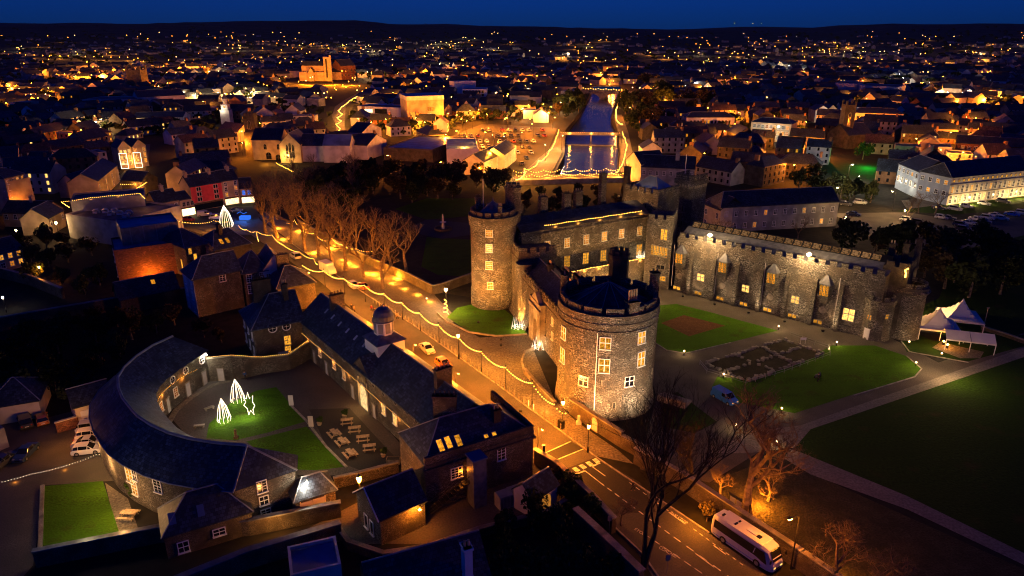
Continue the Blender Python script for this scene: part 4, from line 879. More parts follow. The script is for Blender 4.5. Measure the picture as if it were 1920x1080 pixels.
# south pavilion and outbuildings
F0 = G2(796, 866, 7.5); F1 = G2(1000, 803, 7.5); T, rz, L = frame(F0, F1)
sp = building('end_pavilion', 'two storey stone pavilion with lit rooflights at the coach end of the stable range', 'house', F0, F1, 9.0, 6.9, 3.4, 4.2, 4.6, 'stable_stone', 'slate', .1)
m = MB(T); m.box(0, L, -.1, .35, 6.3, 8.0); m.box(L - .35, L + .1, .35, 12, 6.3, 7.9); m.box(-.2, L + .3, -.3, .35, 6.0, 6.25); m.build('parapet', 'stable_stone', sp)
winpx(sp, F0, F1, [(856, 886, 1.5, 1.5, 'windowdark'), (940, 850, 1.1, 1.9, 'windowdark')], 1.4, 1.6, 'sash', 'white', 'windowdark')
for q, lit in (((826, 837), 1), ((841, 831), 1), ((860, 827), 1), ((913, 823), 1), ((928, 818), 1)):     # rooflights: where the sight line meets the slope
    best = None
    for k in range(60):
        y = .3 + k * .07; z = 6.9 + .16 + y * 3.4 / 4.5
        s, zz = wallhit(q[0], q[1], T @ Vector((0, y, 0)), T @ Vector((L, y, 0)))
        if best is None or abs(zz - z) < best[0]: best = (abs(zz - z), s, y)
    _, s, y = best; k = 3.4 / 4.5; w2, h2 = (.36, .65) if q[0] < 900 else (.28, .42)
    m = MB(T); f = lambda dx, dy, o=0: (s + dx, y + dy, 6.9 + .16 + (y + dy) * k + o)
    m.face([f(-w2 - .12, -h2 - .1, .08), f(w2 + .12, -h2 - .1, .08), f(w2 + .12, h2 + .1, .08), f(-w2 - .12, h2 + .1, .08)]); o = m.build('rooflight', 'ridge', sp)
    m = MB(T); m.face([f(-w2, -h2, .11), f(w2, -h2, .11), f(w2, h2, .11), f(-w2, h2, .11)]); m.build('pane', 'lit1', o)
stack(sp, T @ Vector((5.6, 5.6, 0)), 3.2, .9, 8.5, 13.0, rz - .55, 5, 'stable_stone'); stack(sp, T @ Vector((L - 4.5, 2.6, 0)), 1.1, 1.0, 7, 10.6, rz, 2, 'dark_stone')
lt = thing('lift_tower', T @ Vector((6.6, -1.5, 0)), 'slim metal clad lift shaft standing against the end pavilion', 'lift shaft'); m = MB(T); m.box(5.5, 7.4, -3.0, -1.0, 0, 7.3); m.build('shaft', 'lead', lt); m = MB(T); m.box(5.35, 7.55, -3.15, -.85, 7.3, 7.5); m.build('cap', 'membrane', lt)
m = MB(T); 
for z in (1.5, 3.2): m.box(7.42, 7.5, -2.6, -1.4, z, z + 1.1)
m.build('glazed_slot', 'lit3', lt)
esc = thing('outdoor_staircase', T @ Vector((2, -3, 0)), 'steel fire stair climbing to the lift shaft along the brown wall', 'staircase'); m = MB(T)
for k in range(14): m.box(5.2 - k * .55, 5.8 - k * .55, -1.9, -.8, 3.6 - k * .27, 3.66 - k * .27)
for y in (-1.95, -.75):
    for dz_ in (0, .5, 1.0): m.tube([(5.8, y, 3.7 + dz_), (-2.2, y, -.1 + dz_)], .04, 4)
m.build('flight', 'iron', esc)
an0 = G2(712, 970, 4.2); an1 = G2(796, 934, 4.2)
an = building('annexe', 'low gabled slate annexe with white edged gable beside the bright yard lamp', 'outbuilding', an0, an1, 6.6, 3.9, 2.6, 0, 0, 'stable_stone', 'slate2', .3)
rows(an, 'l', (.1,), 2, .8, 1.9, 0, 'plain', 'white', 2.5)
m = MB(B_T[an.name][0]); m.tube([(-.35, -.35, 3.85), (-.35, 3.3, 6.75), (-.35, 6.95, 3.85)], .09, 4); m.build('bargeboard', 'white', an)
sh0 = G2(553, 938, 3.4); sh1 = G2(628, 915, 3.4)
sh = building('gate_lodge', 'small lean to slate lodge floodlit from above beside double cream doors', 'outbuilding', sh0, sh1, 4.2, 3.3, 1.6, 1.5, 1.2, 'stable_stone', 'slate', .3)
T2, rz2, L2 = frame(sh0, sh1); s, z = wallhit(587, 945, sh0, sh1); m = MB(T2); m.box(s - 1.5, s - .03, -.12, 0, 0, 2.7); m.box(s + .03, s + 1.5, -.12, 0, 0, 2.7); m.box(s - 1.65, s - 1.5, -.18, 0, 0, 2.9); m.box(s + 1.5, s + 1.65, -.18, 0, 0, 2.9); m.build('double_door', 'cream', sh)
# hipped block attached to the crescent
hb0 = G2(306, 1003, 3.6); hb1 = G2(470, 955, 3.6)
hb = building('hipped_block', 'dark hipped slate block with two blue rooflights joined to the outside of the crescent', 'house', hb0, hb1, 5.8, 3.5, 3.0, 3.2, 3.2, 'rubble', 'slate2', .3)
winpx(hb, hb0, hb1, [(344, 1025, 1.1, 1.4), (411, 997, 1.3, .9)], 1, 1, 'sash', 'white', 'windowdark')
T2 = B_T[hb.name][0]
for s in (1.2, 4.4):
    m = MB(T2); k = 3.0 / 2.9; f = lambda dx, y: (s + dx, y, 3.5 + .26 + y * k); m.face([f(-.4, .5), f(.4, .5), f(.4, 1.5), f(-.4, 1.5)]); m.build('rooflight', 'membrane', hb)
wall_run('boundary_wall', 'long rubble wall with slate coping running along the bottom edge of the stables', px((70, 1062), (300, 1015), (470, 1002), (640, 968)), 2.2, .6, 'rubble', 'lead')
wall_run('boundary_wall', 'dark lower lane wall with blue slate coping below the stables', px((330, 1120), (470, 1062), (640, 1010)), 2.4, .8, 'rubble', 'lead')
wall_run('boundary_wall', 'curved retaining wall round the kitchen yard below the end pavilion', px((640, 1010), (655, 1030), (720, 1052), (800, 1040), (900, 1005), (1020, 975), (1060, 952)), 1.2, .5, 'rubble')
wall_run('boundary_wall', 'stone wall separating the picnic terrace from the service lane', px((628, 915), (672, 905), (747, 885)), 1.6, .4, 'stable_stone')
wall_run('boundary_wall', 'stone wall with arched opening at the road corner below the end pavilion', px((1003, 868), (1043, 892), (1110, 955), (1150, 1000)), 2.3, .6, 'dark_stone')
wall_run('boundary_wall', 'pale ivy topped rubble wall falling away beside the lower road', px((1078, 990), (1130, 1040), (1200, 1110)), 3.0, .8, 'rubble')
ld0 = G2(1000, 935, 3.2); ld1 = G2(1045, 905, 3.2)
ld = building('arched_shed', 'dark roofed shed with orange lit archway at the road corner', 'shed', ld0, ld1, 3.5, 3.0, 1.6, 0, 0, 'pale', 'slate2', .25)
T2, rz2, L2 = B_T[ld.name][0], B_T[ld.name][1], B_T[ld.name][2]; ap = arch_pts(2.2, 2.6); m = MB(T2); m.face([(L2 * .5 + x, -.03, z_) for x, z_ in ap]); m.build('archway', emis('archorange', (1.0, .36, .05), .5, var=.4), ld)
for k in range(3):
    u = thing('plant_unit', (*G2(945 + k * 22, 948 - k * 9), 0), ('grey louvred plant cabinet nearest the lift shaft', 'grey louvred plant cabinet in the middle of the yard row', 'grey louvred plant cabinet nearest the arched shed')[k], 'cabinet')
    m = MB(Matrix.Translation(WORLD[u.name]) @ Matrix.Rotation(rz, 4, 'Z')); m.box(-1, 1, -.8, .8, 0, 2.0); m.build('body', 'greyrender', u)
    m = MB(Matrix.Translation(WORLD[u.name]) @ Matrix.Rotation(rz, 4, 'Z'))
    for j in range(4): m.box(-.9 + j * .48, -.55 + j * .48, -.85, -.8, .2, 1.8)
    m.build('louvres', 'lead', u)
b1 = building('garden_house', 'dark slate roofed house with white chimney at the bottom edge', 'house', G2(700, 1140, 3), G2(915, 1075, 3), 7, 3, 3, 0, 0, 'rubble', 'slate2', .3)
stack(b1, G2(876, 1070, 4), .9, 1.3, 3, 7.4, .4, 2, 'white')
building('flat_shed', 'small flat roofed blue grey shed at the bottom edge of the stables lane', 'shed', G2(545, 1085, 3), G2(640, 1062, 3), 5, 3, 0, wall='pale', roof='membrane')
# far left sheds by the car park
g1 = building('garage_block', 'hipped garage with pale wall behind the two nose in parked cars', 'garage', G2(-20, 800), G2(80, 783), 8, 3.4, 2.6, 3.5, 3.5, 'cream', 'slate2', .4)
g2 = building('garage_block', 'lean to garage with white door touching the crescent roof', 'garage', G2(148, 800), G2(215, 780), 6, 3.6, 1.8, 0, 0, 'cream', 'slate2', .4)
T2, rz2, L2 = B_T[g2.name][0], B_T[g2.name][1], B_T[g2.name][2]; m = MB(T2); m.box(.6, 3.0, -.08, 0, 0, 2.5); m.build('garage_door', 'white', g2)
b = building('garage_block', 'flat grey shed corner cut by the left edge of the picture', 'garage', G2(-60, 870), G2(18, 838), 6, 3.0, 0, wall='greyrender', roof='flatroof')
wall_run('boundary_wall', 'brick bin store wall between the two garages', px((108, 812), (148, 800), (142, 770)), 1.8, .3, 'brick', 'cream')
# ================================================================ NEIGHBOURHOOD WEST OF THE AVENUE
y0_, y1_ = G2(362, 523, 9), G2(450, 505, 9)
b = building('hipped_house', 'three storey stone house with hipped roof and blue lit narrow end', 'house', y0_, y1_, 8, 9, 3.4, 3.5, 0, 'stable_stone', 'slate', .4, chimneys=((6, 6, 1, 2, 13.5),))
m = MB(B_T[b.name][0]); m.box(-.06, 0, 0, 8, 0, 8.95); m.build('rendered_end', 'pale', b); winpx(b, y0_, y1_, [(417, 520)], 1.2, 1.8, 'sash', 'white', 'windowdark'); rows(b, 'l', (.8, 3.6, 6.3), 2, .9, 1.8, 0, 'sash', 'white', 2.0)
b = building('hipped_house', 'stone house with white gabled dormers and skylight beside the avenue', 'house', G2(455, 512, 8), G2(500, 505, 8), 9, 8, 3.6, 3, 2, 'stable_stone', 'slate', .4); rows(b, 'f', (3, 5.6), 2, 1, 1.8, 0)
b = building('gabled_house', 'narrow gabled house with white dormer looking over the avenue', 'house', G2(492, 507, 8), G2(540, 500, 8), 9, 8, 3.4, 0, 0, 'pale', 'slate', .3, cross=True); rows(b, 'f', (5,), 2, .9, 2.0, 0)
b = building('hipped_house', 'blue slate hipped house backing onto the avenue near the parked truck', 'house', G2(520, 540, 6), G2(590, 528, 6), 9, 6, 3.2, 3, 4, 'stable_stone', 'slate', .4, chimneys=((3, 6, 2.6, 1, 11.5),))
b = building('outbuilding', 'long dark slate outbuilding with one glowing skylight under the brown box building', 'outbuilding', G2(225, 562, 3.5), G2(335, 540, 3.5), 7, 3.5, 3, 0, 0, 'rubble', 'slate2', .3)
m = MB(B_T[b.name][0]); k = 3 / 3.5; f = lambda dx, y: (7.5 + dx, y, 3.5 + .26 + y * k); m.face([f(-.4, 1.6), f(.4, 1.6), f(.4, 2.5), f(-.4, 2.5)]); m.build('skylight', 'lit1', b)
wall_run('boundary_wall', 'very long dark garden wall crossing the shadowed gardens', px((-40, 628), (220, 582), (370, 560)), 3.0, .6, 'dark_stone')
wall_run('boundary_wall', 'slate capped wall above the small floodlit garden at the left edge', px((-40, 510), (60, 535), (120, 560)), 2.6, .6, 'rubble', 'lead')
b = building('box_building', 'brown brick box building with flat blue roof and uplit blank wall', 'building', G2(213, 472, 8), G2(325, 457, 8), 13, 8, 0, wall='brick', roof='membrane', parapet=.3)
rows(b, 'l', (4.6,), 2, 1.6, 1.4, 0, 'cross', 'white', 3); window(b, B_T[b.name][0] @ Vector((-.02, 2, 1)), B_T[b.name][1] - math.pi / 2, .8, 2.6, 'plain', 'white', 'lit2')
point('wall_uplighter', B_T[b.name][0] @ Vector((7, -2.5, .6)), 900, (1, .42, .10), .3)
u0, u1 = G2(222, 465, 8.3), G2(322, 448, 8.3)
b = building('roof_block', 'dark ribbed plant storey standing on the brown box building', 'building', G2(225, 428, 12.5), G2(333, 414, 12.5), 11, 12.2, 0, wall='lead', roof='membrane', parapet=.2)
m = MB(B_T[b.name][0]); 
for k in range(5): m.box(2 + k * 3, 2.15 + k * 3, -.15, 0, 8, 12.2)
m.build('cladding_ribs', 'ridge', b, kind='stuff')
b = building('theatre_block', 'blue grey rendered block with ducts and fans on its flat roof', 'building', G2(123, 404, 7), G2(222, 419, 7), 22, 7, 0, wall='greyrender', roof='flatroof', parapet=.5)
tb = B_T[b.name][0]
b2 = building('theatre_block', 'long dark stage block edged by a light string behind the ducts', 'building', G2(132, 380, 10), G2(270, 368, 10), 12, 10, 0, wall='greyrender', roof='flatroof', parapet=.4)
for k in range(7):
    u = thing('roof_duct', tb @ Vector((5 + k * 2.1, 6 + (k % 3) * 1.5, 6.7)), ('', 'second ', 'third ', 'fourth ', 'fifth ', 'sixth ', 'seventh ')[k] + 'silver ventilation duct from the left on the theatre roof', 'duct', 'ducts and fans on the theatre roof'); W3 = WORLD[u.name]
    m = MB(Matrix.Translation(W3)); m.tube([(-.6, 0, 0), (-.6, 0, .9), (0, 0, 1.3), (.8, .2, 1.3), (1.1, .3, .6), (1.1, .3, 0)], .32, 8); m.build('pipe', 'alloy', u); m = MB(Matrix.Translation(W3)); m.box(-.5, .7, -.6, .3, 0, .7); m.build('housing', 'pale', u)
b = building('hipped_house', 'stone house with tall lit stair windows and two glowing skylights', 'house', G2(347, 466, 8), G2(395, 455, 8), 16, 8, 3, 3, 3, 'stable_stone', 'slate', .3)
winpx(b, *face_of(b, 'f'), [(356, 470), (366, 482)], .8, 1.8, 'plain', 'dressed', 'lit2'); rows(b, 'l', (1.5,), 3, .8, 3, 1, 'plain', 'dressed', 3)
T2 = B_T[b.name][0]
b = building('hipped_house', 'dark roofed house with dormer cluster between theatre and avenue', 'house', G2(400, 470, 7), G2(470, 456, 7), 12, 7, 3.4, 3, 3, 'dark_stone', 'slate', .3, chimneys=((4, 5, .9, 1.8, 12),))
T2 = B_T[b.name][0]
for s in (3.0, 4.6): m = MB(T2); k = 3.4 / 6; f = lambda dx, y: (s + dx, y, 7 + .26 + y * k); m.face([f(-.4, 1.2), f(.4, 1.2), f(.4, 2.8), f(-.4, 2.8)]); m.build('skylight', 'lit1', b)
# square: shop row with the red front
def shop(b, s0, s1, z1=2.3, mat='shop'):
    T2, rz2 = B_T[b.name][0], B_T[b.name][1]; m = MB(T2); m.box(s0, s1, -.08, 0, .2, z1); m.build('shopfront', mat, b); m = MB(T2); m.box(s0 - .1, s1 + .1, -.25, 0, z1, z1 + .5); m.build('fascia', 'darkwood', b)
r0 = G2(363, 397); r1 = G2(422, 386); zz = 8.6
b = building('red_shop_house', 'tall crimson fronted shop house behind the lit cone tree in the square', 'shop', r0, r1, 8, zz, 3.2, 0, 0, 'tan', 'slate2', .2, chimneys=((.6, 4, 1, 1.8, 13), (9, 4, 1, 1.8, 13)))
T2, rz2, L2 = B_T[b.name][0], B_T[b.name][1], B_T[b.name][2]
m = MB(T2); m.box(.1, L2 * .98, -.06, 0, 2.9, zz - .1); m.build('red_front', 'pinkwall', b)
for z_ in (3.3, 5.1, 6.9): 
    for s in (L2 * .25, L2 * .78): window(b, T2 @ Vector((s, -.07, z_)), rz2, 1.5, 1.2, 'two', 'cream', 'windowdark')
shop(b, .6, L2 - .6, 2.2, 'windowdark')
b = building('shop_house', 'cream three storey shop house right of the crimson front', 'shop', r1, G2(452, 381), 8, 8.8, 3.2, 0, 0, 'tan', 'slate2', .2, chimneys=((4, 4, 1, 1.8, 13),)); rows(b, 'f', (3.2, 5.2, 7.0), 2, .9, 1.3, .35); shop(b, .4, 5.2, 2.3)
b = building('shop_house', 'pub with blue lit gables and bright canopies at the end of the square', 'shop', G2(453, 382), G2(476, 380), 8, 5.5, 3, 0, 0, 'tan', 'slate2', .2)
for s in (1.2, 3.0): window(b, B_T[b.name][0] @ Vector((s, -.02, 3.1)), B_T[b.name][1], 1.0, 1.8, 'arch', 'white', 'lit_blue')
shop(b, .3, 4.5, 2.3)
b = building('shop_house', 'low two storey terrace with three dormers left of the crimson front', 'shop', G2(298, 414), G2(341, 406), 8, 5.8, 3.2, 0, 0, 'tan', 'slate2', .2, chimneys=((4, 4, 1, 1.4, 10.5),)); rows(b, 'f', (3.4,), 3, .9, 1.4, 0); shop(b, .6, 3.4, 2.3, 'lit1')
b = building('shop_house', 'corner bookshop with arched upper windows and brilliantly lit front', 'shop', G2(342, 407), G2(363, 403), 8, 5.6, 2.2, 0, 0, 'tan', 'slate2', .1); shop(b, .2, 4.6, 2.6)
for s in (1.2, 2.6, 4.0): window(b, B_T[b.name][0] @ Vector((s, -.02, 3.5)), B_T[b.name][1], .9, 1.4, 'arch', 'dressed', 'windowdark')
b = building('tall_block', 'five storey stone block at the left edge with scattered lit windows', 'building', G2(25, 404), G2(60, 392), 9, 12.6, 2.4, 2, 3, 'tan', 'slate2', .3)
rows(b, 'f', (1.2, 3.6, 6, 8.4, 10.4), 4, .9, 1.4, .3); 
b = building('tall_block', 'pale rendered house front next to the five storey block at the left edge', 'building', G2(-30, 398), G2(24, 404), 9, 11, 0, wall='tan', roof='flatroof'); rows(b, 'f', (1.2, 3.6, 6, 8.4), 3, .9, 1.3, .1)
b = building('terrace_house', 'long cream terrace with four dark sash windows above an orange wall lamp', 'house', G2(10, 425), G2(92, 427), 8, 4.6, 3, 0, 0, 'tan', 'tile_brown', .3, chimneys=((8, 4, 1, 1.4, 9),)); rows(b, 'f', (2.6,), 5, 1.0, 1.4, 0)
b = building('terrace_house', 'cream house end beside the alley lamp near the theatre', 'house', G2(97, 440), G2(125, 424), 8, 5.2, 3, 0, 0, 'tan', 'slate2', .3); rows(b, 'f', (2.8,), 2, .9, 1.4, 0)
b = building('terrace_house', 'pair of lit cream cottages above the dark yards at the left', 'house', G2(55, 322), G2(95, 322), 8, 5.2, 3, 0, 0, 'cream', 'slate2', .3); rows(b, 'f', (.8, 3.1), 4, 1, 1.3, .3)
b = building('terrace_house', 'smaller cream cottage adjoining the lit pair at the left', 'house', G2(96, 322), G2(122, 320), 8, 4.4, 2.6, 0, 0, 'cream', 'slate2', .3); rows(b, 'f', (2.6,), 3, 1, 1.2, .3)
b = building('orange_lit_house', 'house with orange washed walls and lit windows below the left terraces', 'house', G2(0, 512, 0), G2(50, 498, 0), 8, 5, 2.6, 0, 0, 'tan', 'slate2', .3); rows(b, 'f', (1, 3.2), 3, 1, 1.3, .7)
# lit market street with light portals
b = building('street_house', 'tall narrow house glowing amber at the head of the decorated street', 'house', G2(228, 318), G2(252, 315), 9, 9.5, 3, 0, 0, 'tan', 'slate2', .2, cross=True); rows(b, 'f', (2, 4.5, 7), 3, .9, 1.4, .6, 'sash', 'white', 1, glass='litwhite')
b = building('street_house', 'second amber glowing house at the head of the decorated street', 'house', G2(255, 315), G2(280, 311), 9, 9.5, 3, 0, 0, 'tan', 'slate2', .2, cross=True); rows(b, 'f', (2, 4.5, 7), 2, 1.1, 1.8, 1)
b = building('street_house', 'long stepped house side flanking the decorated street on the left', 'house', G2(190, 374), G2(226, 340), 10, 6.8, 3, 0, 0, 'tan', 'slate2', .2); rows(b, 'f', (1, 3.8), 4, 1, 1.5, .25)
b = building('street_house', 'shop with row of brilliant tall windows left of the decorated street', 'house', G2(150, 372), G2(182, 362), 8, 5.6, 3, 0, 0, 'tan', 'slate2', .2); rows(b, 'f', (.8,), 5, .9, 2.8, 1, 'sash', 'white', .8, glass='litwhite')
b = building('street_house', 'dark gabled house right of the decorated street', 'house', G2(270, 368), G2(300, 360), 10, 5.5, 3, 0, 0, 'dark_stone', 'slate2', .2, cross=True)
def portal(px0, py0, w=4.5, h=5.5, dw=0):
    p = G2(px0, py0); o = thing('light_portal', (p.x, p.y, 0), ('left illuminated rectangular frame hung in the decorated street', 'right illuminated rectangular frame hung in the decorated street', 'illuminated arch of white bulbs above the decorated street')[dw], 'street decoration'); W3 = WORLD[o.name]; m = MB(Matrix.Translation(W3))
    if dw < 2:
        for a, c in (((-w / 2, 0, 1.5), (-w / 2, 0, h)), ((w / 2, 0, 1.5), (w / 2, 0, h)), ((-w / 2, 0, h), (w / 2, 0, h)), ((-w / 2, 0, 3.4), (w / 2, 0, 3.4)), ((-w / 2, 0, 1.5), (w / 2, 0, 1.5))): m.tube([a, c], .09, 4)
    else: m.tube([(w / 2 * math.cos(k * math.pi / 12), 0, 1 + 2.6 * math.sin(k * math.pi / 12)) for k in range(13)], .12, 4)
    m.build('light_tube', 'bulb_white', o)
portal(236, 322, 3.2, 8, 0); portal(262, 320, 3.2, 8, 1); portal(252, 342, 8, 0, 2)
for q in ((236, 345), (250, 330), (262, 350), (245, 365), (252, 300)): point('street_glow', G(q[0], q[1], 4), 900, (1, .52, .16), .5)
# ================================================================ LANDMARKS
n0, n1 = G2(476, 300), G2(530, 300)
b = building('friary_church', 'amber lit church nave with pointed windows beside its square stone tower', 'church', n0, n1, 14, 9.5, 4.5, 0, 0, 'tan', 'slate2', .2)
winpx(b, n0, n1, [(497, 275), (522, 275)], 1.4, 2.6, 'pointed', 'dressed', 'windowdark'); winpx(b, n0, n1, [(504, 292), (522, 296)], 2.6, 3.4, 'arch', 'dressed', 'windowdark')
b = building('church_transept', 'gabled church transept with tall lit three light window', 'church', G2(527, 305), G2(566, 305), 16, 8.5, 5, 0, 0, 'tan', 'slate2', .2, cross=True)
T2, rz2, L2 = B_T[b.name][0], B_T[b.name][1], B_T[b.name][2]
for d in (-1.4, 0, 1.4): window(b, T2 @ Vector((L2 * .5 + d, -.02, 2)), rz2, 1.1, 6.4 + (.8 if d == 0 else 0), 'pointed', 'dressed', 'windowdark', sill=False)
point('church_flood', T2 @ Vector((L2 * .3, -2.5, 3)), 1800, (1, .62, .2), .4); point('church_flood', G(505, 300, 1) + Vector((0, -4, 1)), 1500, (1, .5, .12), .4)
building('church_chancel', 'plain chancel range with dark slate roof right of the church transept', 'church', G2(566, 303), G2(608, 303), 12, 7.5, 4.5, 0, 0, 'pale', 'slate', .2)
b = building('church_hall', 'pale church hall with bright blue metal roof', 'church', G2(608, 305), G2(658, 305), 12, 8, 4.2, 0, 0, 'pale', 'membrane', .2)
tw = thing('church_tower', G(478, 293), 'square battlemented friary tower rising over dark town roofs', 'tower'); W3 = WORLD[tw.name]; m = MB(Matrix.Translation(W3)); m.box(-3, 3, -3, 3, 0, 12); m.box(-2.5, 2.5, -2.5, 2.5, 12, 20); m.box(-2.8, 2.8, -2.8, 2.8, 11.8, 12.2); m.build('shaft', 'dark_stone', tw)
for s0, s1 in (((-2.5, -2.5), (2.5, -2.5)), ((2.5, -2.5), (2.5, 2.5))): merlons(tw, W3.xy + Vector(s0), W3.xy + Vector(s1), 20, .9, .6, .9, .4, 'dark_stone')
window(tw, W3 + Vector((0, -2.52, 13.5)), 0, 1.6, 4, 'pointed', 'dressed', 'dark', sill=False); window(tw, W3 + Vector((0, -3.02, 6)), 0, 1.4, 2.4, 'round', 'dressed', 'dark', sill=False)
# clock tower (white, tiered)
ct = thing('tholsel_cupola', G(427, 232), 'white tiered clock cupola glowing above the town hall roof', 'tower'); W3 = WORLD[ct.name]; m = MB(Matrix.Translation(W3)); m.box(-3, 3, -3, 3, 0, 9); m.box(-2.2, 2.2, -2.2, 2.2, 9, 12.5); m.lathe((0, 0), [(1.5, 12.5), (1.5, 16.0)], 8); m.build('tiers', 'pale', ct)
m = MB(Matrix.Translation(W3)); m.lathe((0, 0), [(1.9, 16), (1.5, 17), (.8, 17.8), (.1, 19)], 8); m.box(-3.2, 3.2, -3.2, 3.2, 9, 9.3); m.build('dome', 'lead', ct)
for z_, w in ((10, 1.4), (13, .7)): window(ct, W3 + Vector((0, -2.22 if z_ == 10 else -1.45, z_)), 0, w, 1.9, 'arch', 'white', 'litwhite', sill=False)
point('cupola_light', W3 + Vector((-1, -5, 9.5)), 700, (1, .85, .6), .5)
# cathedral
c0, c1 = G2(562, 152), G2(612, 152); T2, rz2, L2 = frame(c0, c1)
b = building('cathedral', 'floodlit orange cathedral with slender tower on the skyline of the old town', 'cathedral', c0, c1, 20, 10, 0, wall='tan', roof='slate2', parapet=.1)
m = MB(T2); m.prism([(2, 5), (L2, 5), (L2, 16), (2, 16)], 9, 17, cap=False); m.build('nave_wall', 'tan', b)
m = MB(T2); m.face([(2, 4.6, 17), (L2, 4.6, 17), (L2, 10.5, 22), (2, 10.5, 22)]); m.face([(L2, 16.4, 17), (2, 16.4, 17), (2, 10.5, 22), (L2, 10.5, 22)]); m.build('nave_roof', 'slate2', b)
m = MB(T2); m.prism([(L2 * .38, -4), (L2 * .58, -4), (L2 * .58, 5), (L2 * .38, 5)], 0, 10, cap=False); m.face([(L2 * .38, -4, 10), (L2 * .58, -4, 10), (L2 * .48, -4, 15)]); m.build('transept', 'tan', b)
m = MB(T2); m.face([(L2 * .36, -4.2, 9.6), (L2 * .48, -4.2, 15.4), (L2 * .48, 6, 15.4), (L2 * .36, 6, 9.6)]); m.face([(L2 * .6, 6, 9.6), (L2 * .48, 6, 15.4), (L2 * .48, -4.2, 15.4), (L2 * .6, -4.2, 9.6)]); m.build('transept_roof', 'slate2', b)
m = MB(T2); m.box(L2 - 1, L2 + 6, -3, 4, 0, 27); m.box(L2 + 6, L2 + 8, -3.6, -1.6, 0, 29); m.build('tower', 'tan', b)
m = MB(T2); m.box(L2 + 1.2, L2 + 3.2, -3.1, -3, 4, 25); m.build('tower_recess', 'dark', b)
b = building('abbey_choir', 'tall gabled brick choir glowing orange right of the cathedral tower', 'church', G2(641, 150), G2(668, 148), 16, 16, 7, 0, 0, 'brick', 'slate2', .2); rows(b, 'f', (4, 9), 5, 1.6, 3, 0, 'pointed', 'dressed')
b = building('abbey_link', 'low lit cloister between the cathedral tower and the brick choir', 'church', G2(622, 150), G2(641, 150), 14, 9, 4, 0, 0, 'tan', 'slate2', .2)
for q in ((566, 155), (577, 156), (588, 157), (600, 156), (616, 156), (630, 155), (645, 158), (660, 156)): point('cathedral_flood', G(q[0], q[1], 2), 22000, (1, .40, .04), .8)
# modern blocks
m0, m1 = G2(867, 195), G2(913, 195)
b = building('office_block', 'white gridded office block with glowing ground floor near the river', 'building', m0, m1, 18, 11.5, 0, wall='white', roof='membrane', parapet=.4)
T2, rz2, L2 = B_T[b.name][0], B_T[b.name][1], B_T[b.name][2]
for z_ in (3.6, 6.2, 8.8):
    for i in range(7): window(b, T2 @ Vector((1.6 + i * (L2 - 4) / 6.4, -.05, z_)), rz2, 2.0, 2.1, 'plain', 'white', 'windowdark', sill=False)
for i in range(4): window(b, T2 @ Vector((2.2 + i * (L2 - 4) / 3.4, -.05, .6)), rz2, 3.3, 2.4, 'two', 'white', 'litwhite', sill=False)
building('office_block', 'white plant room rising behind the gridded office block', 'building', G2(852, 186), G2(893, 184), 10, 14.5, 0, wall='white', roof='membrane')
b = building('brick_hotel', 'large tan building with open arches and floodlit forecourt', 'building', G2(765, 235), G2(833, 232), 22, 15, 0, wall='tan', roof='flatroof', parapet=1.2)
T2, rz2, L2 = B_T[b.name][0], B_T[b.name][1], B_T[b.name][2]
for s, z_, w, h in ((3.5, 3, 3, 5.5), (8, 4.5, 2.2, 3), (8, .5, 2.2, 2.6), (14.5, 8.6, 2.2, 2.4), (17, 8.6, 1.6, 2.2), (14.4, 4.5, 3, 2.4), (18.6, 4, 2, 2)): window(b, T2 @ Vector((s, -.04, z_)), rz2, w, h, 'two', 'dressed', random.choice(('lit2', 'shop', 'lit1')))
m = MB(T2); m.box(-.3, L2 + .3, -.3, 22.3, 15.6, 18.2); m.build('attic', 'pale', b)
for q in ((775, 238), (790, 240), (815, 238), (830, 232)): point('forecourt_flood', G(q[0], q[1], 2.5), 5200, (1, .5, .10), .6)
building('supermarket', 'huge flat roofed market hall with blue membrane roof behind the gardens', 'building', G2(720, 300), G2(812, 305), 42, 5.6, 0, wall='dark_stone', roof='membrane', parapet=.5)
building('supermarket', 'white walled flat roofed hall with lit entrance in front of the car park', 'building', G2(838, 307), G2(898, 306), 34, 6.5, 0, wall='white', roof='membrane', parapet=.3)
b = building('gable_house', 'tall white gabled house left of the blue roofed market hall', 'house', G2(690, 300), G2(726, 288), 10, 6.8, 4, 0, 0, 'pale', 'slate2', .2, cross=True)
b = building('gable_house', 'white gabled house with dark dormer behind the market hall lamp', 'house', G2(680, 272), G2(716, 262), 9, 6.5, 4, 0, 0, 'pale', 'slate2', .2, cross=True)
b = building('modern_block', 'long low white gallery with glowing strip window left of the tan hotel', 'building', G2(672, 222), G2(764, 226), 16, 8, 0, wall='white', roof='flatroof')
T2, rz2, L2 = B_T[b.name][0], B_T[b.name][1], B_T[b.name][2]; window(b, T2 @ Vector((7, -.03, 4.4)), rz2, 9, 2.2, 'strip', 'white', 'shop'); window(b, T2 @ Vector((18, -.03, 4)), rz2, 9, 3, 'strip', 'dark', 'windowdark')
b = building('brewery_hall', 'long white industrial hall with pitched lit gable in the old town', 'building', G2(262, 205), G2(350, 200), 24, 9, 4, 0, 0, 'pale', 'slate2', .2); rows(b, 'f', (4,), 8, 1.6, 1.5, .4, 'plain', 'white', 4)
building('brewery_hall', 'blue grey flat hall left of the white industrial hall', 'building', G2(158, 208), G2(255, 208), 26, 8, 0, wall='pale', roof='flatroof')
b = building('brewery_hall', 'wide white low warehouse with dark roof in the middle of the town', 'building', G2(252, 238), G2(345, 236), 18, 5.5, 2.5, 0, 0, 'pale', 'slate2', .2); rows(b, 'f', (2,), 9, 1.4, 1.4, .2, 'plain', 'white', 4)
